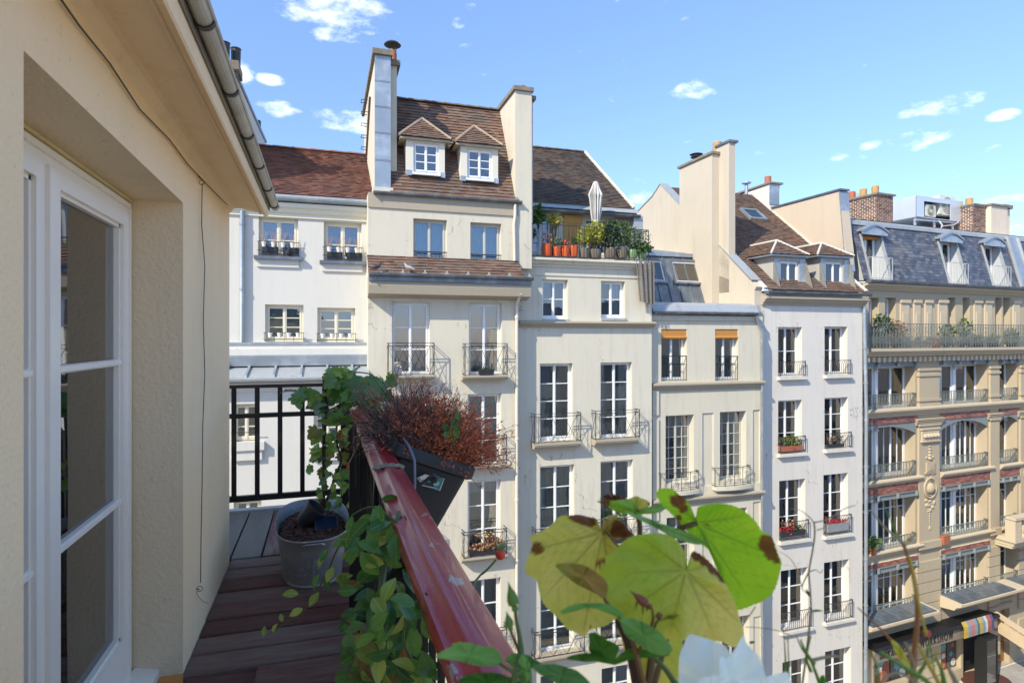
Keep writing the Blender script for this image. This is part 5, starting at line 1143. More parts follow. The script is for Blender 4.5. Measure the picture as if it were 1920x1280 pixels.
u0, u1 = FF.u(1806, -.9), FF.u(1862, -.9); ws = [1.4, .9, 1.4, .9, .6, 1.2, .8, .8, 1.3, .8]; tw_ = sum(ws); x = u0
for c, w in zip(cols, ws):
    xe = x+(u1-u0)*w/tw_; mb = MB(); n = 6; zz = [zA0+.4, zA0+.2, zA0-.05, zA0-.3]; yy = [-.82, -.93, -.95, -.94]
    for k in range(3): mb.hexa([(x, yy[k+1], zz[k+1]), (xe, yy[k+1], zz[k+1]), (xe, yy[k+1]+.01, zz[k+1]), (x, yy[k+1]+.01, zz[k+1]), (x, yy[k], zz[k]), (xe, yy[k], zz[k]), (xe, yy[k]+.01, zz[k]), (x, yy[k]+.01, zz[k])])
    mb.build('striped_cloth', mat('cloth_%d' % cols.index(c), c, rough=.9), sh); x = xe
for i, gq in enumerate(ground_open[:3]):
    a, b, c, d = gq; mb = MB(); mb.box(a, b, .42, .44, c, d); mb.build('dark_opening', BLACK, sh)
    if i < 2:
        n = 2
        for k in range(n):
            x0 = a+(b-a)*k/n+.04; x1 = a+(b-a)*(k+1)/n-.04; mb = MB(); mb.box(x0, x1, .2, .23, c+.05, d-.05); p = mb.build('poster_window', [mat('poster_rust', (.30, .09, .05), var=.25, scale=2), mat('poster_charcoal', (.11, .10, .09), var=.3, scale=2)][k], sh, (x0, .2, c))
            q = random.Random(i*5+k); W_, H_ = x1-x0, d-c
            for s_ in range(4):
                rr = q.uniform(.16, .3)*W_; cx, cz = q.uniform(.3, .7)*W_, H_*(.15+.22*s_); mb = MB(); n_ = 16
                pts = [(cx+rr*(1.0 if (j % 2 or s_ != 1) else .6)*cos(2*pi*j/n_), -.012, cz+rr*(1.0 if (j % 2 or s_ != 1) else .6)*sin(2*pi*j/n_)) for j in range(n_)]; mb.face(*pts)
                mb.build('printed_badge', mat('badge_%d' % (s_+k), [(.6, .2, .1), (.65, .63, .58), (.12, .35, .36), (.6, .15, .12), (.35, .38, .25)][(s_+k) % 5]), p)
mb = MB(); a, b, c, d = ground_open[2]; mb.lathe([(1.0, 0), (1.0, .1)], ((a+b)/2-.3, -.2, .3), 20); 
DOORW = mat('varnished_oak_door', (.28, .12, .045), rough=.45, var=.15, scale=2, stretch=(8, 8, 1))
a, b, c, d = ground_open[3]
mb = MB(); mb.box(a, b, .25, .3, c, d); dr = mb.build('door', DOORW, Fh, (a, .25, c))
for k in range(2):
    for j in range(3): mb = MB(); x0 = .12+k*(b-a)/2; mb.box(x0, x0+(b-a)/2-.22, -.03, 0, .2+j*.95, .2+j*.95+.78); mb.build('door_panel', DOORW, dr)
mb = MB(); mb.box(a-.3, b+.3, -.05, 0, d+.1, d+.55); 
for k in range(9): mb.lathe([(.03, 0), (.09, .05), (.09, .1), (.03, .15)], (a-.15+k*(b-a+.3)/9, -.08, d+.25), 6)
mb.build('carved_lintel', STONE, Fh, (a, 0, d))
# glazed menu kiosk by the door
ky = -1.15; ku0, ku1 = FF.u(1849, ky), FF.u(1871, ky); kz = FF.z(1860, 1190, ky)
kk = FF.thing('menu_kiosk', 'tall black glazed display case standing on the pavement by the shop entrance', 'display case', ku0, ky, .14)
w, h = ku1-ku0, min(kz-.14, 2.5)
mb = MB(); mb.box(0, w, 0, .5, 0, .12); mb.box(0, w, 0, .5, h-.1, h); mb.box(0, .08, 0, .5, .12, h-.1); mb.box(w-.08, w, 0, .5, .12, h-.1); mb.box(.08, w-.08, .42, .5, .12, h-.1); mb.build('frame', SHOPD, kk)
mb = MB(); mb.box(.08, w-.08, .02, .03, .12, h-.1); mb.build('glass_front', GLASSD, kk)
mb = MB(); mb.box(.14, w-.14, .38, .4, h*.4, h-.3); mb.build('menu_sheet', mat('menu_paper', (.3, .28, .22), var=.3, scale=6), kk)
mb = MB(); mb.lathe([(1.15, 0), (1.15, .04)], n=28, sy=.7); mb.lathe([(1.2, -.03), (1.22, 0), (1.2, .03)], n=28, sy=.7); o = mb.build('doormat', mat('dark_red_mat', (.09, .03, .02), rough=.9)); o.location = FF.world((ground_open[2][0]+ground_open[2][1])/2-.2, -.6, .2); tag(o, 'round dark red mat lying in front of the black shop entrance', 'mat')
# beige awning arm over the oak door
AWN = mat('beige_canvas', (.55, .42, .27), rough=.9, var=.06)
aw = FF.thing('canvas_awning', 'beige canvas awning sloping out over the pavement at the right edge', 'awning', FF.u(1862, -.3), -.1, FF.z(1862, 1145, -.3))
mb = MB(); P = [Vector((0, -.3, 0)), Vector((0, -.3, -.35)), Vector((.4, -2.9, -1.9)), Vector((.4, -2.9, -2.4))]
mb.bar((0, -.1, .0), (0, -3.4, -1.0), .3, .12); mb.build('arm_cover', AWN, aw)
mb = MB(); mb.hexa([(-.02, -.1, -.85), (.02, -.1, -.85), (.02, -3.4, -1.75), (-.02, -3.4, -1.75), (-.02, -.1, -.28), (.02, -.1, -.28), (.02, -3.4, -1.1), (-.02, -3.4, -1.1)]); mb.build('side_curtain', AWN, aw)
mb = MB(); mb.bar((.04, -.1, -.6), (.04, -2.9, -1.35), .05); mb.build('folding_arm', mat('awning_arm', (.6, .6, .58), rough=.4), aw)

# ------------------------------------------------------------ houses behind and beside the camera (seen in the window panes)
NB = plaster('pale_house_stone', (.78, .70, .56))  # pale stone, lightened so the panes opposite mirror it brighter
def plain_house(name, label, x0, x1, y0, y1, h, face):
    t = thing(name, label, 'building', (x0, y0, 0)); mb = MB(); mb.box(0, x1-x0, 0, y1-y0, 0, h); mb.build('wall', NB, t)
    mb = MB(); mb.ext([(0, h), (2.2, h+2.2), (y1-y0-2.2, h+2.2), (y1-y0, h)], 0, x1-x0); mb.build('roof', ZINCD, t)
    wm = MB(); wm.box(0, 1.1, 0, .05, 0, 1.9); first = None
    for j in range(int(h/3.1)):
        for i in range(int((x1-x0)/2.6)):
            loc = (.9+i*2.6, (y1-y0) if face > 0 else -.05, .8+j*3.1)
            if first is None: first = wm.build('window', BLG, t); first.location = loc
            else: clone(first, t, loc)
    return t
plain_house('street_house', 'beige house across the street behind the balcony, outside the picture', 14, 48, -12, -2.5, 17, 1)
# ------------------------------------------------------------ own house: wall, door, eaves, deck
OWN = plaster('yellow_cream_roughcast', (.93, .71, .44), (.68, .51, .31), sf=.35, pit=34, pf=.8, pt=.60, bump=.005, bscale=70, st=(2, 2, .6))
REVEAL = plaster('reveal_roughcast', (.82, .65, .43), (.56, .44, .29), sf=.4, pit=14, pf=.5, pt=.6, bump=.007, bscale=60)
XW = -.62; YD0, YD1 = 1.56, 3.11; ZD = -1.55; ZL = .62; YE = 4.54; RVL = .216
own = thing('own_house', 'cream roughcast house wall with white glazed door and deep eaves, close at the left', 'house', (XW, 0, CZ))
mb = MB()
def quadw(x, y0, y1, z0, z1): mb.face((x, y0, z0), (x, y1, z0), (x, y1, z1), (x, y0, z1))
zt = .905
quadw(0, -3, YD0, ZD-.3, zt); quadw(0, YD1, YE, ZD-.3, zt); quadw(0, YD0, YD1, ZL, zt)
mb.face((0, YE, ZD-.3), (-8, YE, ZD-.3), (-8, YE, zt), (0, YE, zt))
quadw(0, -3, YD1, ZD-16, ZD-.3)
mb.build('wall', OWN, own)
mb = MB(); r = -RVL-.02
mb.face((0, YD1, ZD), (0, YD1, ZL), (r, YD1, ZL), (r, YD1, ZD)); mb.face((0, YD0, ZD), (r, YD0, ZD), (r, YD0, ZL), (0, YD0, ZL)); mb.face((0, YD0, ZL), (0, YD1, ZL), (r, YD1, ZL), (r, YD0, ZL))
mb.build('door_reveal', REVEAL, own)
# glazed door: local x along Y
PVC = mat('white_upvc', (.88, .81, .70), rough=.28, var=.01, spec=.5)
dp = MB(); X = -RVL
def bx(m_, y0, y1, z0, z1, d0, d1): m_.box(X-d1, X-d0, y0, y1, z0, z1)
fr_ = MB(); ztf = ZL-.015
bx(fr_, YD0, YD1-.004, ztf-.07, ztf, 0, .08); bx(fr_, YD1-.075, YD1-.004, ZD, ztf-.07, 0, .08); bx(fr_, YD0+.004, YD0+.075, ZD, ztf-.07, 0, .08); bx(fr_, YD0+.004, YD1-.004, ZD, ZD+.05, -.05, .08)
bx(fr_, YD0+.02, YD1-.02, ztf-.03, ztf-.01, -.012, 0); bx(fr_, YD1-.03, YD1-.012, ZD+.05, ztf-.03, -.012, 0)
door = fr_.build('glazed_door', PVC, own)
ymid = 2.215; gz = [.478, -.107, -.70, -1.29]
for (ya, yb) in ((YD0+.078, ymid-.002), (ymid+.002, YD1-.078)):
    m_ = MB(); sw = .085; zt_, zb_ = ztf-.073, ZD+.053
    bx(m_, ya, ya+sw, zb_, zt_, -.022, .05); bx(m_, yb-sw, yb, zb_, zt_, -.022, .05); bx(m_, ya+sw, yb-sw, gz[0]+.0, zt_, -.022, .05); bx(m_, ya+sw, yb-sw, zb_, gz[3], -.022, .05)
    for e in (.014,):
        bx(m_, ya+sw-.001, ya+sw+e, gz[3], gz[0], -.008, .04); bx(m_, yb-sw-e, yb-sw+.001, gz[3], gz[0], -.008, .04); bx(m_, ya+sw, yb-sw, gz[0]-e, gz[0]+.001, -.008, .04); bx(m_, ya+sw, yb-sw, gz[3]-.001, gz[3]+e, -.008, .04)
        bx(m_, ya+.01, ya+.018, zb_, zt_, -.03, -.022); bx(m_, yb-.018, yb-.01, zb_, zt_, -.03, -.022)
    for g in gz[1:3]: m_.ext([(X+.006, g-.014), (X+.014, g-.008), (X+.014, g+.008), (X+.006, g+.014), (X-.03, g+.014), (X-.03, g-.014)], ya+sw, yb-sw, 'y')
    m_.build('sash', PVC, door)
    for k in range(3):
        m_ = MB(); bx(m_, ya+sw, yb-sw, gz[k+1]+.015, gz[k]-.015, .012, .018); m_.build('pane', GLASSD, door)
m_ = MB(); bx(m_, ymid-.03, ymid+.03, ZD+.06, ztf-.08, -.036, -.022); m_.build('astragal', PVC, door)
m_ = MB(); bx(m_, ymid-.06, ymid+.1, ZD+.06, ztf-.08, .16, .18)
m_ = MB(); m_.ext([(X+.02, ZD+.0), (X+.12, ZD-.0), (X+.12, ZD+.035), (X+.02, ZD+.06)], YD0+.01, YD1-.002, 'y'); m_.build('threshold', PVC, door)
m_ = MB(); bx(m_, YD0-.3, YD1+.3, ZD, ZL, .9, .92); bx(m_, YD0-.3, YD1+.3, ZD-.02, ZD, .09, .92); bx(m_, YD1+.28, YD1+.3, ZD, ZL, .09, .92); bx(m_, YD0-.3, YD0-.28, ZD, ZL, .09, .92); bx(m_, YD0-.3, YD1+.3, ZL, ZL+.02, .09, .92); m_.build('room_interior', mat('warm_room', (.42, .34, .25), rough=.9, var=.2, scale=1), own)
m_ = MB(); bx(m_, 2.75, 2.9, ZD, ZL-.06, .5, .56); m_.build('reflection_band', mat('pale_reflection_band', (.5, .45, .38), rough=.6), own)  # pale upright strip added for the light band reflected in the glass
# sealant line at the frame
m_ = MB(); bx(m_, YD0, YD1-.001, ZL-.016, ZL-.002, -.012, .0); bx(m_, YD1-.005, YD1-.0005, ZD, ZL-.016, -.012, .0); m_.build('sealant', mat('yellowed_sealant', (.62, .50, .26), rough=.8), own)
# eaves: moulded plaster soffit and fascia, shadow gap strip, gutter
ea = MB(); pr = [(0, .86), (.012, .87), (.03, .895), (.05, .898), (.185, .872), (.19, .862), (.2, .860), (.205, .866), (.240, .832), (.246, .838), (.249, .9), (.249, .93), (-.3, 1.3), (-.3, .86)]
ea.ext([(x, z) for x, z in pr], -3, YE+.02, 'y'); ea.build('eaves_soffit', plaster('soffit_render', (.86, .66, .42), (.6, .46, .29), pit=16, pf=.5, pt=.6, bump=.003, bscale=60), own)
ea = MB(); ea.box(.25, .256, -3, YE+.05, .895, .955); ea.build('shadow_gap_strip', CAPST, own)  # dark strip stands in for the shadow gap behind the gutter
gm = MB(); gx, gz_, gr = .282, .94, .027
prof = [(gx-gr*cos(pi*j/8), gz_-gr*sin(pi*j/8)) for j in range(9)]; gm.ext(prof+[(gx-(gr-.008)*cos(pi*j/8), gz_-(gr-.008)*sin(pi*j/8)) for j in range(8, -1, -1)], -3, YE+.14, 'y')
gm.tube([(gx+gr, -3, gz_), (gx+gr, YE+.14, gz_)], .008, 6); gm.ext(prof, YE+.135, YE+.14, 'y')
gt = gm.build('gutter', mat('weathered_gutter', (.50, .47, .40), rough=.6, var=.2, scale=6, metal=.3, bump=.002), own)
y = .4; hk = None
while y < YE+.1:
    if hk is None:
        mb = MB(); mb.ext([(gx-(gr+.006)*cos(pi*j/8), gz_-(gr+.006)*sin(pi*j/8)) for j in range(9)]+[(gx-(gr+.001)*cos(pi*j/8), gz_-(gr+.001)*sin(pi*j/8)) for j in range(8, -1, -1)], 0, .022, 'y'); mb.tube([(.252, .011, gz_+.01), (gx-gr, .011, gz_+.0)], .005, 5); hk = mb.build('gutter_bracket', SOOT, gt); hk.location = (0, y, 0)
    else: clone(hk, gt, (0, y, 0))
    y += .52
mb = MB(); mb.face((.27, -3, .96), (.27, YE+.1, .96), (-5, YE+.1, 4.6), (-5, -3, 4.6)); mb.face((.26, YE+.08, .94), (-5, YE+.08, 4.55), (-5, YE+.08, .9), (.0, YE+.08, .9)); mb.build('roof', ZINCD, own)
mb = MB(); mb.box(-12, -.35, -9, -3, -CZ+.0, .9); mb.box(-12, -.35, -3, YE-.02, -CZ, ZD-.5); mb.build('rear_wing', OWN, own)
# wire, hooks
WIRE = mat('dark_wire', (.05, .06, .05), rough=.6)
mb = MB(); xw = .02
def onw(px, py, off=.012):
    r_ = ray(px, py); t = (XW+off)/r_.x; p = r_*t; return Vector((p.x-XW, p.y, p.z))
pts = [onw(*p) for p in ((108, -10), (150, 50), (205, 118), (262, 205), (318, 262), (352, 308), (378, 335), (402, 360), (430, 388))]; mb.tube(pts, .003, 5)
p0 = onw(378, 335); ring(mb, (p0.x, p0.y, p0.z-.02), .012, .0018, 10)
mb.tube([onw(372, 331, 0), onw(380, 337, .03)], .003, 5)
vs = [onw(x, y) for x, y in ((379, 345), (378, 420), (384, 500), (381, 600), (384, 700), (380, 800), (379, 900), (377, 1000), (376, 1092))]; mb.tube(vs, .0024, 5)
mb.tube([onw(368, 1103, 0), onw(374, 1104, .02)], .003, 5); p0 = onw(374, 1103); ring(mb, (p0.x, p0.y, p0.z), .014, .0018, 10); mb.tube([onw(368, 1108), onw(372, 1118), onw(382, 1128), onw(390, 1130)], .0012, 5)
mb.build('hanging_wire', WIRE, own)
# ------------------------------------------------------------ deck
DECKM = mat('worn_deck_board', (.15, .06, .045), rough=.7, var=.2, scale=2.5, objrand=.3, col2=(.16, .125, .10), c2scale=5.5, c2lo=.38, c2hi=.72, stretch=(.7, 5, 5), bump=.004, bscale=9, spec=.15)
DECKG = mat('grey_deck_board', (.22, .18, .14), rough=.8, var=.15, scale=2.5, objrand=.2, col2=(.15, .05, .04), c2scale=2.2, c2lo=.52, c2hi=.66, stretch=(5, .7, 5), bump=.004, bscale=9)
deck = MB(); deck.box(-1.9, .34, -.6, 5.9, ZD-.25, ZD-.06); dk = deck.build('balcony_deck', SOOT, None); dk.location = (0, 0, CZ); dk['kind'] = 'structure'
mb = MB(); mb.box(-1.95, .36, -1, 5.98, ZD-.5, ZD-.26); mb.build('balcony_slab', MORTAR, dk)
q = random.Random(11); y = -.4; tilt = R(1.2)
def board(x0, x1, y0, y1, m_, rz_=0, ry=0, dz=0):
    mb = MB(); x_, y_ = x1-x0, y1-y0; b = .006
    n = 4
    for zz in (0,):
        mb.raw([(0, 0, -.03), (x_, 0, -.03), (x_, y_, -.03), (0, y_, -.03), (0, 0, -b), (x_, 0, -b), (x_, y_, -b), (0, y_, -b), (b*.3, b, 0), (x_-b*.3, b, 0), (x_-b*.3, y_-b, 0), (b*.3, y_-b, 0)],
               [(0, 1, 5, 4), (1, 2, 6, 5), (2, 3, 7, 6), (3, 0, 4, 7), (4, 5, 9, 8), (5, 6, 10, 9), (6, 7, 11, 10), (7, 4, 8, 11), (8, 9, 10, 11)])
    o = mb.build('deck_board', m_, dk); o.location = (x0, y0, ZD+dz); o.rotation_euler = (q.uniform(-.004, .004), ry, rz_+q.uniform(-.004, .004)); return o
edges = [-.45, -.23, -.02, .2, .42, .63, .85, 1.07, 1.28, 1.5, 1.72, 1.94, 2.14, 2.34, 2.55, 2.83, 3.08, 3.27, 3.46, 3.65, 3.84, 4.03, 4.22, 4.41, 4.60]
for i in range(len(edges)-1):
    a, b = edges[i]+.008, edges[i+1]-.010; xs = [(-.62+.004, .33)]
    if i == 12: xs = [(-.62+.004, .02), (.03, .33)]
    if i == 14: pass
    if i == 15: xs = [(-.3, .33)]
    for x0, x1 in xs: board(x0, x1, a, b, DECKM, 0, 0, q.uniform(-.002, .002))
    if i == 15: board(-.6, -.3, a+.012, b+.02, DECKM, 0, R(2.5), -.012)
for k in range(11):
    x0 = -1.85+k*.205
    if x0 < .25: board(x0, x0+.192, 4.615, 5.79, DECKG)
mb = MB(); mb.box(-1.9, .33, 5.8, 5.88, ZD-.06, ZD+.02); mb.build('edge_trim', ZINCL, dk)
# ------------------------------------------------------------ iron and timber railing
BLK = mat('black_painted_steel', (.012, .012, .013), rough=.35, var=.1, metal=.2, bump=.0006, bscale=60)
rl = thing('balcony_railing', 'black steel balcony railing with a worn dark red timber handrail running towards us', 'railing', (0, 0, CZ))
ZR = -.492; XR0 = .178
REDP = mat('worn_red_handrail', (.33, .006, .02), rough=.28, var=.1, scale=6, col2=(.30, .27, .25), c2scale=13, c2lo=.625, c2hi=.635, stretch=(1.2, .75, 1), bump=.0005, bscale=60, coat=.25)
def handrail(y0, y1, dz, nm='handrail'):
    pr = [(0, -.034), (.0, -.010), (.004, -.003), (.030, .003), (.034, .008), (.038, .0105), (.062, .0115), (.067, .009), (.072, .0065), (.100, .0), (.108, -.008), (.108, -.034)]
    mb = MB(); n = 40; rows_ = []
    for k in range(n+1):
        y = y0+(y1-y0)*k/n; s = .0012*sin(y*3.1)
        rows_.append([(XR0+x+s, y, ZR+z+dz+.0008*sin(y*17+x*90)) for x, z in pr])
    base = len(mb.v); L_ = len(pr)
    for r_ in rows_: mb.v += r_
    for k in range(n):
        for j in range(L_): a = base+k*L_+j; b = base+k*L_+(j+1) % L_; mb.f.append((a, b, b+L_, a+L_)); mb.mi.append(0)
    mb.f.append(tuple(base+j for j in reversed(range(L_)))); mb.mi.append(0); e = base+n*L_; mb.f.append(tuple(e+j for j in range(L_))); mb.mi.append(0)
    o = mb.build(nm, REDP, rl, smooth=True); return o
handrail(-.6, 2.262, .004); handrail(2.275, 5.72, 0)
mb = MB(); mb.box(XR0+.002, XR0+.106, 2.255, 2.282, ZR-.03, ZR+.006)
for k in range(16):
    x = XR0+.004+.1*k/16; mb.lathe([(.006, 0), (.014, .006), (.006, .014)], (x, 2.268+q.uniform(-.008, .008), ZR+.002+.008*sin(pi*k/16)), 6)
mb.build('joint_filler', CAPST, rl)
mb = MB(); mb.box(XR0+.02, XR0+.088, -.6, 5.75, ZR-.056, ZR-.035); mb.build('top_flat', BLK, rl)
mb = MB(); mb.box(XR0+.04, XR0+.068, -.6, 5.75, ZD+.06, ZD+.085); mb.build('bottom_bar', BLK, rl)
y = -.55; bl = None
while y < 5.75:
    if bl is None: mb = MB(); mb.bar((XR0+.054, 0, ZD+.08), (XR0+.054, 0, ZR-.05), .014); bl = mb.build('baluster', BLK, rl); bl.location = (0, y, 0)
    else: clone(bl, rl, (0, y, 0))
    y += .105
for yp in (1.62, 3.42, 5.2):
    mb = MB(); mb.ext([(XR0-.045, ZD), (XR0+.05, ZD), (XR0+.05, ZR-.056), (XR0+.025, ZR-.06), (XR0-.045, ZR-.2)], yp, yp+.035, 'y'); mb.box(XR0-.07, XR0+.08, yp-.05, yp+.09, ZD, ZD+.014); mb.build('post', BLK, rl)
for yp in (1.95, 2.72):
    mb = MB(); mb.bar((XR0+.03, yp, ZR-.42), (XR0+.05, yp+.04, ZR-.1), .02); mb.build('brace', BLK, rl)
# end railing, across the view
ZE = -.42; YE2 = 5.8; mb = MB(); mb.box(-1.9, .22, YE2-.03, YE2+.03, ZE-.03, ZE); mb.build('end_rail', mat('dark_red_black_paint', (.028, .012, .012), rough=.3, var=.2, col2=(.12, .02, .02), c2scale=3, c2lo=.62, c2hi=.66), rl)
mb = MB(); mb.box(-1.9, .22, YE2-.02, YE2+.02, ZE-.295, ZE-.255); mb.box(-1.9, .22, YE2-.02, YE2+.02, ZD+.1, ZD+.15); mb.build('end_cross_bar', BLK, rl)
x = -1.75+.0; xs = [-.755-.19*k for k in range(6)]+[-.755+.19*k for k in range(1, 6)]; bl = None
for x in xs:
    if bl is None: mb = MB(); mb.box(-.02, .02, YE2-.012, YE2+.012, ZD+.12, ZE-.03); bl = mb.build('end_baluster', BLK, rl); bl.location = (x, 0, 0)
    else: clone(bl, rl, (x, 0, 0))
# ------------------------------------------------------------ small things on the facades
LEAFG = mat('shrub_leaf_green', (.09, .16, .035), rough=.6, var=.15, island=.45, trans=.25)
LEAFY = mat('shrub_leaf_yellow', (.36, .36, .06), rough=.6, var=.15, island=.35, trans=.3)
LEAFD = mat('shrub_leaf_dark', (.035, .075, .022), rough=.55, var=.15, island=.4, trans=.15)
LEAFS = mat('shrub_leaf_silver', (.17, .22, .12), rough=.65, var=.15, island=.4, trans=.25)
LEAFR = mat('dry_leaf_ochre', (.38, .20, .10), rough=.8, var=.15, island=.4)
FLRED = mat('red_petals', (.55, .02, .03), rough=.6, var=.1, island=.3)
FLPINK = mat('magenta_petals', (.5, .04, .2), rough=.6, var=.1, island=.3)
BARKM = mat('bark_stem', (.07, .045, .03), rough=.9, var=.2)
FELT = mat('orange_felt', (.55, .10, .03), rough=.95, var=.08, bump=.003, bscale=30)
FELTG = mat('grey_brown_felt', (.16, .13, .10), rough=.95, var=.15, bump=.003, bscale=30)
PLG = mat('dark_plastic', (.03, .032, .035), rough=.5, var=.1)
def potplant(Fm, name, label, px, pz, y, w, h, potm, plants, group=None, square=False):
    """px,pz = pixel of the pot's foot; plants: list of (material, height, radius, count, leaf size, shape z-scale)"""
    u, z = Fm.uz(px, pz, y); t = Fm.thing(name, label, 'plant', u, y, z, group)
    mb = MB()
    if square: mb.hexa([(-w/2*.85, -.1, 0), (w/2*.85, -.1, 0), (w/2*.85, .1, 0), (-w/2*.85, .1, 0), (-w/2, -.12, h), (w/2, -.12, h), (w/2, .12, h), (-w/2, .12, h)]); mb.box(-w/2-.01, w/2+.01, -.13, .13, h-.03, h+.001)
    else: mb.lathe([(w*.42, 0), (w*.5, h*.3), (w*.52, h*.7), (w*.46, h), (w*.4, h*1.02), (w*.4, h*.9)], n=12, cap=True)
    mb.build('pot', potm, t, smooth=not square)
    for k, (m_, ph, pr, cnt, ls, zs) in enumerate(plants):
        mb = MB(); foliage(mb, (0, 0, ph), (pr, min(pr, .35), zs), cnt, ls, seed=int(px)+k); o = mb.build('foliage', m_, t)
        if ph-zs > h+.05: mb = MB(); mb.tube([(0, 0, h*.8), (.02, 0, ph-zs*.6)], .018, 5); mb.tube([(0, 0, h), (pr*.4, 0, ph)], .012, 4); mb.tube([(0, 0, h), (-pr*.4, 0.02, ph)], .012, 4); mb.build('stem', BARKM, t)
    return t
G = 'felt pots along the roof terrace railing'
for i, (px, w, h, pl, lb) in enumerate([(1025, .36, .42, [(LEAFR, .62, .2, 60, .09, .22)], 'largest orange felt pot with dry stems, leftmost on the roof terrace'),
        (1044, .28, .33, [(LEAFS, .47, .2, 120, .1, .1)], 'orange felt pot with pale grassy tuft, second on the terrace'),
        (1060, .3, .35, [(FLRED, .46, .14, 30, .07, .08), (LEAFR, .45, .15, 40, .08, .1)], 'orange felt pot with reddish stalks, third on the terrace'),
        (1076, .28, .37, [(LEAFG, .52, .1, 90, .08, .14)], 'orange felt pot with small green bush, fourth on the terrace')]):
    potplant(FC, 'potted_plant', lb, px, 481, .12, w, h, FELT, pl, G)
for i, (px, w, h, pl, lb) in enumerate([(1096, .36, .33, [(LEAFY, .75, .28, 260, .1, .3)], 'grey felt pot with loose yellow-green bush right of the orange pots'),
        (1116, .42, .3, [(LEAFY, .85, .36, 520, .11, .42)], 'bright yellow-leaved shrub in a grey felt pot below the folded parasol'),
        (1144, .42, .32, [(LEAFD, .82, .34, 620, .11, .5)], 'dark green glossy shrub in a grey felt pot, middle of the terrace'),
        (1166, .4, .36, [(LEAFG, .85, .32, 480, .1, .45)], 'fresh green upright shrub in a grey felt pot on the terrace'),
        (1186, .34, .3, [(LEAFS, .7, .34, 420, .09, .4)], 'silvery shrub near the right end of the terrace railing'),
        (1204, .3, .25, [(LEAFG, .34, .34, 300, .14, .14), (LEAFS, .7, .3, 160, .08, .3)], 'arching fern in a pot at the right corner of the terrace')]):
    potplant(FC, 'potted_plant', lb, px, 484, .14, w, h, FELTG if i < 4 else mat('green_glazed_pot', (.16, .28, .10), rough=.4), pl, G)
potplant(FC, 'potted_tree', 'small round-headed tree on a thin stem behind the left terrace railing', 1040, 480, .5, .3, .3, PLG, [(LEAFY, 1.2, .24, 300, .09, .26), (LEAFR, 1.2, .22, 60, .09, .24)])
potplant(FC, 'climbing_ivy', 'thin ivy twining up the left end of the terrace railing', 989, 482, -.05, .16, .14, PLG, [(LEAFD, .5, .07, 110, .07, .5), (LEAFG, .95, .14, 60, .08, .12)])
potplant(FC, 'hanging_palm', 'small spiky green plant hanging at the eaves by the tall party wall', 1005, 418, 1.1, .2, .12, PLG, [(LEAFG, .25, .22, 160, .26, .25)])
# folded parasol
u, z = FC.uz(1117, 480, .55); pa = FC.thing('folded_parasol', 'closed grey and white parasol standing behind the roof terrace plants', 'parasol', u, .55, z-.1)
H = FC.z(1117, 341, .55)-z+.1
mb = MB(); mb.tube([(0, 0, 0), (0, 0, H*.98)], .025, 8); mb.lathe([(.2, 0), (.2, .06)], n=14); mb.build('pole', SOOT, pa)
mb = MB(); n = 28; prof = [(.08, H), (.11, H*.965), (.15, H*.90), (.2, H*.83), (.17, H*.78), (.15, H*.6), (.1, H*.475), (.13, H*.44), (.22, H*.3), (.27, H*.19)]
base = 0
for r_, z_ in prof:
    for j in range(n): a = 2*pi*j/n; rr = r_*(1+(.32 if j % 2 else -.2)*min(1, (H-z_)/(H*.2))+.12*sin(a*3+z_*5)); mb.v.append((rr*cos(a), rr*sin(a), z_+(.12*sin(a*2) if z_ < H*.25 else 0)))
for k in range(len(prof)-1):
    for j in range(n): a = k*n+j; b = k*n+(j+1) % n; mb.f.append((a, b, b+n, a+n)); mb.mi.append(j % 4 // 3)
mb.build('canopy', [mat('parasol_white', (.62, .60, .55), rough=.9, trans=.1), mat('parasol_grey', (.28, .27, .27), rough=.9)], pa)
mb = MB(); mb.lathe([(.1, H*.465), (.13, H*.475), (.13, H*.49), (.1, H*.5)], n=12); mb.build('tie', mat('parasol_white', (0, 0, 0)), pa)
# window boxes on the white house
def wbox(Fm, name, label, px0, px1, py, y, boxm, parts, h=.2, group=None):
    u0, z = Fm.uz(px0, py, y); u1 = Fm.u(px1, y); t = Fm.thing(name, label, 'window box', u0, y, z, group); w = u1-u0
    mb = MB(); mb.hexa([(.03, -.08, 0), (w-.03, -.08, 0), (w-.03, .08, 0), (.03, .08, 0), (0, -.1, h), (w, -.1, h), (w, .1, h), (0, .1, h)]); mb.build('trough', boxm, t)
    for k, (m_, x, zz, rx, rz_, n_, s_) in enumerate(parts): mb = MB(); foliage(mb, (w*x, 0, zz), (rx*w, .13, rz_), n_, s_, seed=int(px0)+k); mb.build('foliage' if m_ not in (FLRED, FLPINK) else 'flowers', m_, t)
    return t
wbox(FE, 'window_box', 'window box with trailing green leaves and pink flowers in the third-storey left window', 1461, 1502, 846, -.05, TERRA, [(LEAFG, .5, .35, .52, .22, 420, .08), (LEAFY, .4, .45, .4, .12, 90, .07), (LEAFR, .5, .4, .5, .15, 60, .07), (FLPINK, .55, .1, .25, .08, 90, .06)])
wbox(FE, 'window_box', 'window box with red flowers and dark leaves in the left window below the pink one', 1463, 1508, 1006, -.05, PLG, [(FLRED, .3, .25, .3, .18, 130, .08), (LEAFD, .6, .3, .4, .1, 120, .08), (LEAFR, .35, .5, .3, .14, 60, .08)])
wbox(FE, 'window_box', 'grey pleated window box packed with red flowers in the right window', 1548, 1588, 997, -.05, mat('galvanised_trough', (.42, .43, .44), rough=.5, metal=.5), [(FLRED, .5, .38, .48, .09, 260, .07)], h=.32)
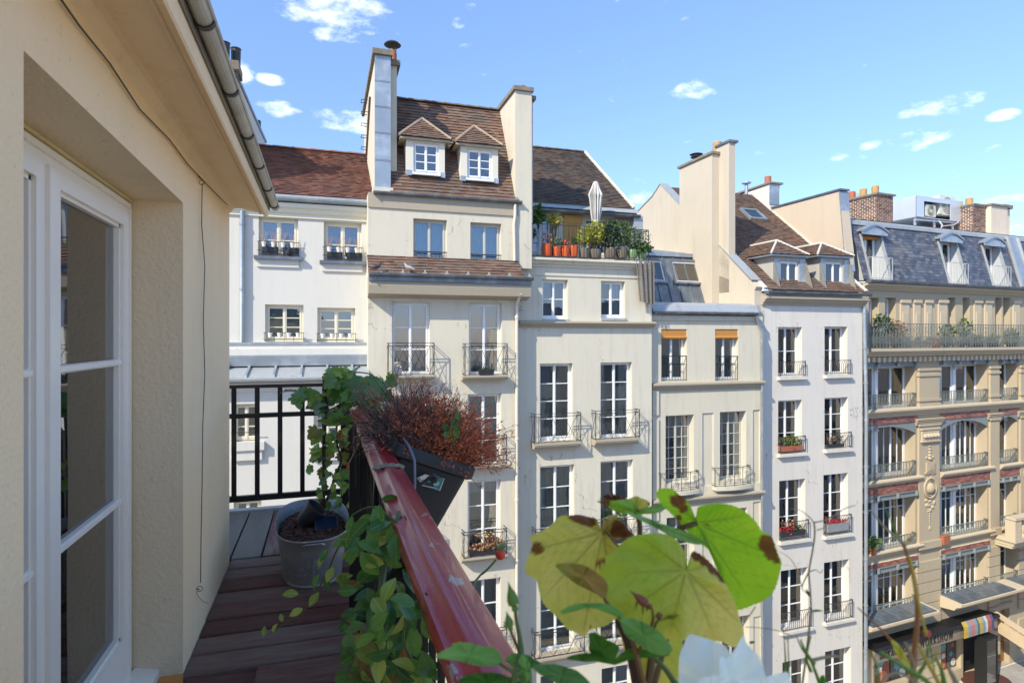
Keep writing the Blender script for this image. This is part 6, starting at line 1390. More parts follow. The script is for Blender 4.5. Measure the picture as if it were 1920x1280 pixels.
wbox(FE, 'window_box', 'small planter with one ochre plant behind the arched railing, upper right window', 1552, 1580, 838, .1, PLG, [(LEAFR, .3, .3, .25, .14, 60, .07), (LEAFD, .75, .35, .2, .2, 80, .07)], h=.1)
wbox(FB, 'window_box', 'square grey planter with a pale cushion plant on the upper left balconet', 738, 754, 703, -.2, mat('grey_planter', (.2, .2, .22), rough=.6), [(mat('pale_moss', (.5, .45, .38), rough=.9, island=.2), .5, .3, .4, .08, 120, .06)], h=.25)
wbox(FB, 'window_box', 'long black planter on the upper right balconet of the dormer house', 897, 926, 703, -.2, PLG, [(LEAFD, .5, .2, .45, .04, 60, .05)], h=.18)
wbox(FB, 'window_box', 'planter of dried brown plants drooping through the lower balconet railing', 878, 940, 1043, -.18, PLG, [(LEAFR, .3, .2, .3, .14, 150, .09), (LEAFR, .7, .35, .3, .2, 150, .09), (mat('straw_leaf', (.5, .38, .2), rough=.9, island=.3), .5, .62, .3, .07, 60, .08)])
wbox(FC, 'window_box', 'leafy green planter on the terrace house balcony, partly hidden by yellow leaf', 1128, 1186, 1017, -.15, PLG, [(LEAFG, .35, .62, .35, .3, 320, .09), (LEAFY, .5, .8, .3, .15, 80, .07), (FLRED, .3, .15, .3, .06, 60, .06)])
wbox(FF, 'window_box', 'terracotta pot with a leafy plant on the stone ledge by the drainpipe', 1632, 1640, 1040, -.2, TERRA, [(LEAFG, .5, .5, 1.6, .3, 240, .12)], h=.35)
wbox(FF, 'flower_pot', 'square terracotta pot on the ledge right of the sculpted pier', 1766, 1778, 1020, -.15, TERRA, [(LEAFR, .5, .4, .3, .06, 10, .06)], h=.4)
for px, py, m_, r_, zz, lb in ((1655, 648, LEAFD, .9, .75, 'dark leggy shrub on the long iron balcony, nearest the white house'), (1682, 648, LEAFR, .5, .55, 'brownish dry shrub on the long iron balcony, second from left'), (1775, 648, LEAFG, .7, .45, 'light green shrub in the middle of the long iron balcony'),
        (1808, 648, LEAFG, .5, .7, 'taller bright green bush on the long iron balcony'), (1833, 650, LEAFY, .35, .18, 'small yellow plant low on the long iron balcony'), (1862, 650, LEAFY, .35, .2, 'yellowish low plant on the long iron balcony, right part'), (1896, 650, LEAFS, .5, .4, 'silvery shrub at the right end of the long iron balcony')):
    potplant(FF, 'balcony_shrub', lb, px, py, -.15, .45, .3, PLG, [(m_, .3+zz*.75, r_*.75, int(380*r_), .12, zz*.75)], 'shrubs on the long iron balcony')
mb = MB(); mb.hexa([(0, 0, 0), (.35, 0, 0), (.35, .2, 0), (0, .2, 0), (.1, 0, .45), (.2, 0, .45), (.2, .2, .45), (.1, .2, .45)]); o = mb.build('flower_pot', TERRA); o.location = FF.world(FF.u(1754, -.25), -.25, zbal+.03); tag(o, 'small broken terracotta pot on the floor of the long iron balcony', 'flower pot')
# little white hanging pots on the guards of the far-left house
POTW = mat('white_ceramic', (.75, .72, .66), rough=.35)
first = None; wl_ = ['upper left', 'upper right', 'lower left', 'lower right']
for i, r in enumerate(FLOW):
    tr = None
    for k in range(4):
        u = r[0]+(r[1]-r[0])*(.14+.24*k); z = r[2]+(.26 if i < 2 else .12)
        lb = '%s small white pot on the %s window guard of the white house' % (['outermost left', 'second', 'third', 'outermost right'][k], wl_[i])
        if first is None:
            first = FA.thing('hanging_pot', lb, 'pot', u, -.16, z, 'small white pots on window guards')
            mb = MB(); mb.lathe([(.045, 0), (.06, .11), (.07, .12), (.07, .14)], n=10); a = mb.build('pot', POTW, first)
            mb = MB(); [mb.tube([(0, 0, .1), (sx*.12, sy*.03, .45)], .005, 3) for sx, sy in ((-.8, 0), (-.2, 1), (.5, -1), (1, .5))]; b = mb.build('twigs', LEAFR, first)
        else:
            t = FA.thing('hanging_pot', lb, 'pot', u, -.16, z, 'small white pots on window guards'); clone(a, t); 
            if i < 2: clone(b, t)
for i, r in enumerate(FLOW[:2]):
    for k in range(2):
        mb = MB(); mb.box(r[0]+.1+k*.58, r[0]+.55+k*.58, -.06, .04, r[2]+.02, r[2]+.28); o = mb.build('window_trough', PLG); p = FA.world(0, 0, 0)
        o.location = p; tag(o, ['left', 'right'][k]+' black trough behind the hanging pots of the '+wl_[i]+' window', 'planter', 'black troughs on the window sills')
# pigeons
def pigeon(Fm, px, py, y, rz_, label, dark):
    u, z = Fm.uz(px, py, y); t = Fm.thing('pigeon', label, 'bird', u, y, z+.02, 'pigeons on the houses opposite'); t.rotation_euler.z += rz_
    m_ = mat('pigeon_dark', (.05, .05, .06), rough=.7) if dark else mat('pigeon_grey', (.33, .32, .33), rough=.7, var=.3, scale=12)
    mb = MB(); mb.tube([(-.2, 0, .07), (-.12, 0, .1), (-.03, 0, .13), (.05, 0, .15), (.09, 0, .2), (.11, 0, .24), (.135, 0, .25), (.15, 0, .245)], [.015, .035, .062, .055, .032, .034, .025, .008], 8); mb.build('body', m_, t, smooth=True)
    mb = MB(); mb.tube([(.0, .02, .08), (.01, .02, 0)], .006, 4); mb.tube([(.0, -.02, .08), (.01, -.02, 0)], .006, 4); mb.build('legs', mat('pigeon_leg', (.4, .12, .1)), t)
    mb = MB(); mb.tube([(.15, 0, .245), (.18, 0, .235)], [.007, .002], 5); mb.build('beak', SOOT, t)
pigeon(FA, 539, 484, -.16, -1.2, 'dark pigeon perched on the upper left window sill of the white house', True)
pigeon(FB, 706, 510, -.7, .3, 'dark pigeon crouched on the gutter at the left end of the tiled skirt', True)
pigeon(FB, 766, 511, -.7, 2.6, 'pale grey pigeon on the gutter, second along the tiled skirt', False)
# number plate on the stone pier
uq, zq = FF.uz(1865, 1106, -.2); mb = MB(); mb.box(-.2, .2, 0, .03, -.2, .2); npl = mb.build('house_number_plate', mat('enamel_cream', (.6, .56, .45), rough=.4), None); npl.location = FF.world(uq, -.2, zq); npl.rotation_euler.z = FF.phi; tag(npl, 'cream enamel house number plate on the stone pier above the oak door', 'number plate')
text('18', .3, (0, -.012, 0), npl, LET, ext=.004, name='number')
# ------------------------------------------------------------ zinc tub with vine
GALV = mat('old_galvanised_zinc', (.27, .28, .285), rough=.55, var=.12, scale=9, metal=.45, col2=(.42, .42, .41), c2scale=26, c2lo=.56, c2hi=.66, bump=.0015, bscale=40)
XT, YT = -.072, 4.32
tub = thing('zinc_tub', 'old oval galvanised zinc tub planted with a vine, standing on the deck', 'tub', (XT, YT, CZ+ZD), .03)
def oval(a, b, z, n=48, p=2.6):
    out = []
    for j in range(n):
        t = 2*pi*j/n; c, s = cos(t), sin(t); out.append((b*math.copysign(abs(c)**(2/p), c), a*math.copysign(abs(s)**(2/p), s), z))
    return out
def rings(mb, rr):
    n = len(rr[0]); base = len(mb.v)
    for r_ in rr: mb.v += r_
    for k in range(len(rr)-1):
        for j in range(n): a = base+k*n+j; b = base+k*n+(j+1) % n; mb.f.append((a, b, b+n, a+n)); mb.mi.append(0)
Ht = .32; mb = MB(); pr = [(.80, 0), (.81, .012), (.795, .02), (.80, .035), (.92, .225), (.925, .23), (.935, .236), (.93, .243), (.935, .25), (.945, .256), (.945, .262), (.985, .305), (1.0, .312), (1.015, .318), (1.005, .326), (.985, .318), (.93, .22), (.8, .02)]
rings(mb, [oval(.5*k, .235*k, z) for k, z in pr]); mb.v += [(0, 0, .01)]; mb.build('body', GALV, tub, smooth=True)
mb = MB(); sx = -.5*.87
for sgn in (-1, 1):
    mb = MB(); yy = sgn*.49; mb.tube([(-.055, yy, .285), (-.06, yy+sgn*.02, .3), (-.045, yy+sgn*.035, .31), (.045, yy+sgn*.035, .31), (.06, yy+sgn*.02, .3), (.055, yy, .285)], .006, 8); mb.build('handle', GALV, tub, smooth=True)
mb = MB(); mb.box(-.003, .003, -.462, -.455, .03, .25); mb.hexa([(-.003, -.405, .03), (.003, -.405, .03), (.003, -.39, .03), (-.003, -.39, .03), (-.003, -.468, .25), (.003, -.468, .25), (.003, -.45, .25), (-.003, -.45, .25)]); mb.build('seam', GALV, tub)
SOIL = mat('potting_soil', (.03, .02, .015), rough=1, var=.3, scale=30, bump=.01, bscale=60)
mb = MB(); o_ = oval(.465, .215, .245); mb.face(*o_); mb.build('soil', SOIL, tub)
CHIP = mat('bark_chip', (.085, .038, .024), rough=.9, var=.2, scale=20, island=.6)
mb = MB(); q = random.Random(5)
for k in range(1500):
    a = q.uniform(0, 2*pi); r_ = sqrt(q.random())*.96; x, y = .21*r_*cos(a), .455*r_*sin(a); z = .245+q.uniform(0, .02); l, w, h = q.uniform(.008, .022), q.uniform(.004, .011), q.uniform(.002, .005)
    Mx = Matrix.Translation((x, y, z)) @ Matrix.Rotation(q.uniform(0, 6.3), 4, 'Z') @ Matrix.Rotation(q.uniform(-.7, .7), 4, 'X') @ Matrix.Rotation(q.uniform(-.6, .6), 4, 'Y')
    mb.hexa([Mx @ Vector(p) for p in ((-l, -w, -h), (l, -w*.7, -h), (l*.8, w, -h), (-l, w*.8, -h), (-l, -w, h), (l, -w*.7, h), (l*.8, w, h), (-l, w*.8, h))])
o = mb.build('bark_mulch', CHIP, tub); o['kind'] = 'stuff'
def on_mulch(px, py): r_ = ray(px, py); t = (ZD+.262)/r_.z; return Vector((r_.x*t, r_.y*t, CZ+ZD+.262))
p = on_mulch(577, 985); bp = thing('nursery_pot', 'empty black plastic nursery pot lying tilted on the bark in the tub', 'flower pot', p, .3)
mb = MB(); mb.lathe([(.055, 0), (.058, .02), (.06, .022), (.072, .12), (.078, .122), (.078, .14), (.07, .14), (.052, .01)], n=22); o = mb.build('pot', PLG, bp, smooth=True); o.rotation_euler = (R(18), R(38), 0); o.location = (-.03, 0, .025)
p = on_mulch(612, 990); sp = thing('solar_panel', 'small dark solar lamp panel lying tilted on the bark in the tub', 'solar panel', p+Vector((0, 0, .03)), .1)
mb = MB(); mb.box(-.075, .075, -.06, .06, -.012, .008); mb.box(-.075, .075, -.06, -.054, .008, .011); mb.box(-.075, .075, .054, .06, .008, .011); o = mb.build('casing', PLG, sp); o.rotation_euler = (R(32), 0, 0)
mb = MB(); mb.box(-.066, .066, -.051, .051, .0085, .011); o = mb.build('solar_cell', mat('solar_cell_blue', (.012, .02, .05), rough=.12, var=.3, scale=3), sp); o.rotation_euler = (R(32), 0, 0)
mb = MB(); mb.tube([(0, .03, -.12), (0, .03, 0)], .01, 6); mb.build('spike', PLG, sp)
# leaf meshes
def leafmesh(name, m_, outline, fold=.12, curl=.15, seed=0, vein=None):
    """leaf from base (0,0) to tip (0,1); outline gives (x,y) of the right half; returns mesh data"""
    q = random.Random(seed); n = len(outline); mb = MB()
    mid = [(0, outline[0][1]+(outline[-1][1]-outline[0][1])*k/(n-1)) for k in range(n)]
    def Z(x, y): return fold*abs(x)*1.2-curl*(y-.3)**2+.02*sin(9*y+seed)*abs(x)*4
    L_ = [(-x, y) for x, y in outline]; R_ = outline
    for side in (L_, R_):
        for k in range(n-1):
            a, b = side[k], side[k+1]; c, d = mid[k], mid[k+1]; ha, hb = ((a[0]+c[0])/2, (a[1]+c[1])/2), ((b[0]+d[0])/2, (b[1]+d[1])/2)
            for q_ in ((c, d, hb, ha), (ha, hb, b, a)):
                pts = [(x, y, Z(x, y)) for x, y in q_]; u_ = []
                for p_ in pts:
                    if p_ not in u_: u_.append(p_)
                if len(u_) > 2: mb.face(*(u_ if side is R_ else u_[::-1]))
    o = mb.build(name, m_); me = o.data
    import bmesh
    bm = bmesh.new(); bm.from_mesh(me); bmesh.ops.remove_doubles(bm, verts=bm.verts, dist=.0005); bm.to_mesh(me); bm.free()
    me.polygons.foreach_set('use_smooth', [True]*len(me.polygons)); bpy.data.objects.remove(o); return me
def leafmat(name, c1, c2, lo=.45, hi=.7, rough=.35, trans=.3, rv=.3, veinc=None):
    """leaf colour with paler midrib and side veins in leaf coordinates"""
    m = mat(name, c1, rough=rough, var=.08, scale=6, objrand=rv, col2=c2, c2scale=2.2, c2lo=lo, c2hi=hi, trans=trans, spec=.4)
    N, L = m.node_tree.nodes, m.node_tree.links; b = N['Principled BSDF']; src = b.inputs['Base Color'].links[0].from_socket
    t = N.new('ShaderNodeTexCoord'); s = N.new('ShaderNodeSeparateXYZ'); L.new(t.outputs['Object'], s.inputs[0])
    ax = M('ABSOLUTE', s.outputs[0], None, N, L); rib = M('LESS_THAN', ax, .014, N, L)
    w = M('PINGPONG', M('SUBTRACT', M('MULTIPLY', s.outputs[1], 1.0, N, L), M('MULTIPLY', ax, .8, N, L), N, L), .075, N, L); sv = M('MULTIPLY', M('LESS_THAN', w, .006, N, L), .6, N, L)
    mx = N.new('ShaderNodeMixRGB'); L.new(M('MAXIMUM', rib, sv, N, L), mx.inputs[0]); L.new(src, mx.inputs[1]); mx.inputs[2].default_value = (*(veinc or tuple(min(1, c*1.7+.03) for c in c1)), 1); L.new(mx.outputs[0], b.inputs['Base Color'])
    bp = N.new('ShaderNodeBump'); bp.inputs['Distance'].default_value = -.01; bp.inputs['Strength'].default_value = .6; L.new(M('MAXIMUM', rib, sv, N, L), bp.inputs['Height']); L.new(bp.outputs[0], b.inputs['Normal'])
    return m
VL = leafmat('vine_leaf_green', (.11, .24, .04), (.27, .34, .05)); VL2 = leafmat('vine_leaf_grey_green', (.14, .22, .12), (.10, .21, .06), rough=.5); VL3 = leafmat('vine_leaf_autumn', (.24, .23, .04), (.33, .07, .02), lo=.48, hi=.6)
vo = [(.0, .0), (.2, -.1), (.42, -.02), (.34, .12), (.55, .2), (.62, .38), (.42, .4), (.47, .56), (.36, .66), (.27, .6), (.2, .82), (.1, .93), (.0, 1.0)]
vm = [leafmesh('leaf', m_, vo, .25, .35, s) for m_, s in ((VL, 1), (VL2, 2), (VL3, 3), (VL, 4))]
def put_leaf(parent, me, pos, size, normal, up, ploc):
    n = Vector(normal).normalized(); y = Vector(up); y = (y-n*y.dot(n)).normalized(); x = y.cross(n)
    o = bpy.data.objects.new('leaf', me); COL.objects.link(o); o.parent = parent
    Rm = Matrix((x, y, n)).transposed().to_4x4(); o.matrix_local = Matrix.Translation(Vector(pos)-Vector(ploc)) @ Rm @ Matrix.Scale(size, 4); return o
q = random.Random(21)
vl = Vector((XT, YT, CZ+ZD+.25)); vine = thing('grape_vine', 'lobed-leaved vine climbing from the zinc tub up to the railing corner', 'plant', vl)
VB = mat('vine_bark', (.06, .035, .025), rough=.9, var=.25, scale=20, bump=.003, bscale=40)
def stem(parent, pts, rad, m_, ploc, n=7, name='stem', wob=.0):
    P = [Vector(p)-Vector(ploc) for p in pts]; out = []
    for i in range(len(P)-1):
        a = P[max(i-1, 0)]; b = P[i]; c = P[i+1]; d = P[min(i+2, len(P)-1)]
        for k in range(5):
            t = k/5; out.append(.5*((2*b)+(c-a)*t+(2*a-5*b+4*c-d)*t*t+(3*b-a-3*c+d)*t*t*t)+Vector((q.uniform(-wob, wob), q.uniform(-wob, wob), 0)))
    out.append(P[-1]); N_ = len(out); r0, r1 = rad if isinstance(rad, tuple) else (rad, rad*.6)
    mb = MB(); mb.tube(out, [r0+(r1-r0)*k/(N_-1) for k in range(N_)], n); return mb.build(name, m_, parent, smooth=True)
T = 4.25
S_ = lambda pts, t=T: [cam_pt(x, y, tt) for x, y, tt in [(p[0], p[1], p[2] if len(p) > 2 else t) for p in pts]]
stem(vine, S_([(597, 990), (600, 960), (606, 930), (608, 880), (607, 820), (612, 770), (608, 720), (606, 705)]), (.017, .009), VB, vl, wob=.002)
stem(vine, S_([(597, 992), (612, 940), (630, 890), (640, 860), (632, 830), (634, 770), (650, 735), (690, 715)]), (.012, .005), VB, vl, wob=.002)
stem(vine, S_([(606, 720), (580, 722), (560, 735)]), (.006, .002), VB, vl); stem(vine, S_([(606, 715), (640, 700), (690, 700), (720, 720)]), (.007, .003), VB, vl); stem(vine, S_([(612, 770), (636, 760), (660, 742)]), (.006, .003), VB, vl)
def scatter(n, xr, yr, tr, sz, mset, up=(0, 0, -1), parent=vine, ploc=vl, nrm=None):
    for _ in range(n):
        px, py = q.uniform(*xr), q.uniform(*yr); t = q.uniform(*tr); c = cam_pt(px, py, t)
        nn = Vector((-ST+q.gauss(0, .55), -CT+q.gauss(0, .35), .55+q.gauss(0, .5))) if nrm is None else Vector(nrm)+Vector((q.gauss(0, .5), q.gauss(0, .5), q.gauss(0, .5)))
        u = Vector((q.gauss(0, .8), q.gauss(0, .5), q.uniform(-1, .15))) if up is not None else Vector((q.gauss(0, 1), q.gauss(0, .6), q.gauss(0, .6)))
        put_leaf(parent, q.choice(mset), c, q.uniform(*sz), nn, u, ploc)
scatter(17, (600, 668), (692, 760), (4.1, 4.4), (.10, .15), [vm[0], vm[1], vm[0], vm[1], vm[3]])
scatter(18, (655, 720), (700, 755), (4.1, 4.5), (.10, .14), [vm[0], vm[1], vm[3]])
scatter(6, (556, 600), (722, 745), (4.2, 4.3), (.08, .12), [vm[0], vm[1]])
scatter(6, (612, 640), (688, 715), (4.2, 4.3), (.10, .13), [vm[0], vm[3]])
scatter(10, (585, 660), (750, 800), (4.1, 4.35), (.08, .13), [vm[0], vm[1], vm[3]])
scatter(34, (583, 652), (790, 905), (4.1, 4.35), (.055, .10), [vm[0], vm[1], vm[3], vm[0], vm[3], vm[2], vm[1]])
scatter(22, (596, 652), (880, 950), (4.1, 4.3), (.04, .07), [vm[0], vm[3]])
scatter(8, (700, 728), (712, 750), (4.2, 4.5), (.07, .11), [vm[1], vm[0]])
# ------------------------------------------------------------ broad-leaved climber on the inner side of the rail
CL1 = leafmat('climber_leaf_green', (.07, .18, .03), (.13, .25, .045), rough=.25); CL2 = leafmat('climber_leaf_deep', (.045, .12, .028), (.08, .17, .04), rough=.22); CL3 = leafmat('climber_leaf_lime', (.22, .30, .05), (.30, .32, .06), rough=.35); CL4 = leafmat('climber_leaf_bronze', (.20, .10, .03), (.12, .16, .03), rough=.4)
co = [(0, 0), (.07, .06), (.16, .17), (.23, .32), (.265, .47), (.25, .62), (.19, .76), (.11, .88), (.04, .96), (0, 1.0)]
cm_ = [leafmesh('leaf', m_, co, .22, .4, s) for m_, s in ((CL1, 1), (CL2, 2), (CL3, 3), (CL1, 4), (CL2, 5), (CL4, 6))]
cl_ = Vector((.12, 1.9, CZ+ZD)); climb = thing('climbing_plant', 'bushy green climber with glossy oval leaves hanging along the black railing', 'plant', cl_)
GST = mat('green_stem', (.07, .11, .03), rough=.5, var=.15)
def onrail(px, py, x): r_ = ray(px, py); t = x/r_.x; return Vector((0, 0, CZ))+r_*t
q = random.Random(33)
def climb_sc(n, poly, xr, sz, mset):
    xs = [p[0] for p in poly]; ys_ = [p[1] for p in poly]; k = 0
    while k < n:
        px, py = q.uniform(min(xs), max(xs)), q.uniform(min(ys_), max(ys_)); iv = pip(poly, py)
        if not iv or not iv[0] <= px <= iv[1]: continue
        t = q.uniform(*xr); c = cam_pt(px, py, t)
        nn = Vector((-ST+q.gauss(0, .5), -CT+q.gauss(0, .3), .5+q.gauss(0, .45))); u = Vector((q.gauss(0, .9), q.gauss(0, .4), q.uniform(-1.1, .2)))
        put_leaf(climb, q.choice(mset), c, q.uniform(*sz), nn, u, cl_); k += 1
climb_sc(46, [(665, 935), (745, 930), (758, 1010), (785, 1090), (690, 1100), (650, 1000)], (1.5, 1.9), (.05, .08), [cm_[0], cm_[0], cm_[3], cm_[2]])
climb_sc(100, [(660, 1080), (785, 1075), (800, 1180), (800, 1285), (640, 1285), (665, 1180)], (1.2, 1.5), (.04, .066), [cm_[0], cm_[1], cm_[4], cm_[3], cm_[1], cm_[5]])
climb_sc(26, [(700, 1120), (795, 1100), (800, 1290), (690, 1290)], (1.05, 1.2), (.04, .06), [cm_[0], cm_[1], cm_[2]])
climb_sc(16, [(635, 1240), (700, 1200), (720, 1290), (630, 1300)], (1.25, 1.4), (.04, .065), [cm_[0], cm_[2], cm_[5], cm_[3]])
stem(climb, S_([(700, 1420, 1.35), (712, 1180, 1.45), (718, 1080, 1.55), (742, 990, 1.6), (748, 960, 1.65)]), (.011, .006), GST, cl_)
stem(climb, S_([(760, 1400, 1.2), (775, 1260, 1.2), (757, 1200, 1.2), (765, 1150, 1.2), (800, 1110, 1.15)]), (.004, .002), GST, cl_); stem(climb, S_([(715, 1290, 1.35), (678, 1190, 1.35), (640, 1160, 1.35), (634, 1135, 1.35)]), (.003, .0015), VB, cl_)
stem(climb, S_([(745, 980, 1.6), (700, 950, 1.6), (660, 965, 1.65)]), (.004, .002), GST, cl_); stem(climb, S_([(740, 1010, 1.55), (680, 1040, 1.7), (640, 1020, 1.9), (610, 1080, 2.0), (570, 1145, 2.05), (540, 1165, 2.1), (500, 1190, 2.1)]), (.004, .0015), GST, cl_)
for (px, py, s_) in ((652, 1032, .075), (640, 1045, .07), (625, 1062, .05), (612, 1078, .05), (600, 1052, .05), (596, 1062, .04), (588, 1105, .05), (568, 1140, .045), (580, 1136, .05), (560, 1112, .05), (640, 1075, .06), (628, 1088, .06), (655, 1060, .06), (530, 1165, .03), (510, 1185, .03), (494, 1192, .03)):
    c = cam_pt(px, py, 1.95); put_leaf(climb, cm_[2] if q.random() < .7 else cm_[0], c, s_, (-ST+q.gauss(0, .4), -CT, .6+q.gauss(0, .3)), (q.gauss(0, 1), 0, q.gauss(0, .8)), cl_)
# ------------------------------------------------------------ black planter hooked over the rail, with dead heather
PB = mat('anthracite_plastic', (.022, .023, .025), rough=.55, var=.06, bump=.0004, bscale=200)
P0 = Vector((.300, 2.56, CZ-.443)); planter = thing('rail_planter', 'black plastic planter hooked outside the red handrail, tilting outwards, holding dead heather', 'planter', P0)
planter.rotation_euler = (0, R(21), 0)
LW = Matrix.Translation(P0) @ Matrix.Rotation(R(21), 4, 'Y'); WL = LW.inverted()
Wd, Ls, Hp = .355, .62, .31
def rrect(x0, x1, y0, y1, z, r=.03, n=5):
    out = []
    for cx, cy, a0 in ((x1-r, y0+r, -pi/2), (x1-r, y1-r, 0), (x0+r, y1-r, pi/2), (x0+r, y0+r, pi)):
        for k in range(n+1): a = a0+pi/2*k/n; out.append((cx+r*cos(a), cy+r*sin(a), z))
    return out
mb = MB(); rings(mb, [rrect(.05, Wd-.05, .045, Ls-.045, -Hp), rrect(.014, Wd-.014, .014, Ls-.014, -.062), rrect(.003, Wd-.003, .003, Ls-.003, -.060), rrect(-.008, Wd+.008, -.008, Ls+.008, -.052), rrect(-.008, Wd+.008, -.008, Ls+.008, -.006), rrect(-.004, Wd+.004, -.004, Ls+.004, 0), rrect(.008, Wd-.008, .008, Ls-.008, -.002), rrect(.014, Wd-.014, .014, Ls-.014, -.06)])
mb.face(*reversed(rrect(.05, Wd-.05, .045, Ls-.045, -Hp))); mb.build('trough', PB, planter, smooth=True)
mb = MB(); mb.face(*rrect(.014, Wd-.014, .014, Ls-.014, -.03)); mb.build('soil', SOIL, planter)
for yy in (2.82, 3.24):
    mb = MB(); mb.tube([WL @ Vector(p) for p in ((.345, yy, CZ-.52), (.335, yy, CZ-.455), (.325, yy, CZ-.446), (.165, yy, CZ-.446), (.158, yy, CZ-.452), (.158, yy, CZ-.78))], .0045, 7); mb.bar(WL @ Vector((.16, yy, CZ-.446)), WL @ Vector((.33, yy, CZ-.446)), .02, .006); mb.build('hook', BLK, planter, smooth=True)
for nm, off_ in (('strap', .0),):
    st_ = MB(); yb_ = 2.93; pr = [(-.006, -.06), (-.006, -.01), (.004, .008), (.026, .014), (.052, .022), (.09, .012), (.112, -.004), (.114, -.05)]
    for (a, b) in zip(pr, pr[1:]): st_.hexa([(XR0+a[0], yb_, ZR+a[1]), (XR0+b[0], yb_, ZR+b[1]), (XR0+b[0], yb_+.03, ZR+b[1]), (XR0+a[0], yb_+.03, ZR+a[1]), (XR0+a[0], yb_, ZR+a[1]+.003), (XR0+b[0], yb_, ZR+b[1]+.003), (XR0+b[0], yb_+.03, ZR+b[1]+.003), (XR0+a[0], yb_+.03, ZR+a[1]+.003)])
    o = st_.build('handrail_strap', SOOT); o.location = (0, 0, CZ); tag(o, 'black strap wrapped over the red handrail beside the planter hooks', 'strap')
# sticker and cable
def pf(px, py):   # point on the planter's end face seen at a pixel, in planter coordinates
    r_ = ray(px, py); t = 2.565/r_.y; q_ = WL @ (Vector((0, 0, CZ))+r_*t); return q_.x, q_.z
def patch(pts, name, m_, off, th=.0015):
    mb = MB(); P = [pf(*p) for p in pts]; n = len(P); mb.raw([(x, off, z) for x, z in P]+[(x, off-th, z) for x, z in P], [tuple(range(n)), tuple(reversed(range(n, 2*n)))]+[(i, (i+1) % n, n+(i+1) % n, n+i) for i in range(n)]); return mb.build(name, m_, planter)
SZ = 1493/70.0
sp_ = lambda *a: [(770+x/SZ, 870+y/SZ) for x, y in a]
patch(sp_((230, 530), (560, 380), (760, 430), (560, 620), (400, 740)), 'care_label', mat('label_paper', (.6, .57, .5), rough=.6), -.004)
patch(sp_((500, 750), (640, 640), (900, 600), (1100, 500), (1310, 530), (1120, 1030), (430, 820)), 'care_label', mat('label_teal', (.05, .20, .17), rough=.5, var=.1), -.0045)
patch(sp_((1310, 530), (1330, 545), (1150, 1030), (1110, 1020)), 'label_edge', mat('label_paper', (0, 0, 0)), -.008)
patch(sp_((430, 800), (900, 890), (1090, 965), (1090, 985), (900, 915), (430, 825)), 'label_edge', mat('label_paper', (0, 0, 0)), -.008)
patch(sp_(*[(1000+125*cos(a*pi/8), 730+100*sin(a*pi/8)) for a in range(16)]), 'label_print', mat('label_mint', (.25, .48, .42), rough=.5), -.0075)
patch(sp_((520, 760), (650, 690), (860, 740), (900, 880), (540, 800)), 'label_print', mat('label_navy', (.012, .012, .04), rough=.5), -.0075)
a_, b_ = pf(*sp_((345, 620))[0]); tx = text('elho', .028, (a_, -.0058, b_), planter, LET, ext=.0005, name='label_text'); tx.rotation_euler = (pi/2, R(-12), 0)
cb = S_([(757, 822, 2.6), (768, 838, 2.5), (777, 862, 2.46), (778, 905, 2.44), (776, 935, 2.44)]); 
mb = MB(); mb.tube([p-Vector(cb[0]) for p in cb], .006, 8); o = mb.build('cable', mat('grey_rubber', (.16, .17, .22), rough=.5), smooth=True); o.location = cb[0]; tag(o, 'grey cable hanging down the near side of the black planter', 'cable')
cb = S_([(786, 910, 2.44), (795, 903, 2.44), (804, 896, 2.44), (813, 891, 2.44), (819, 894, 2.44), (816, 900, 2.44), (808, 902, 2.44)]); mb = MB(); mb.tube([p-Vector(cb[0]) for p in cb], [.006, .006, .008, .011, .013, .013, .010], 10); o = mb.build('connector_plug', SOOT, smooth=True); o.location = cb[0]; tag(o, 'black rubber plug with a thick lead lying across the teal plant label', 'plug')
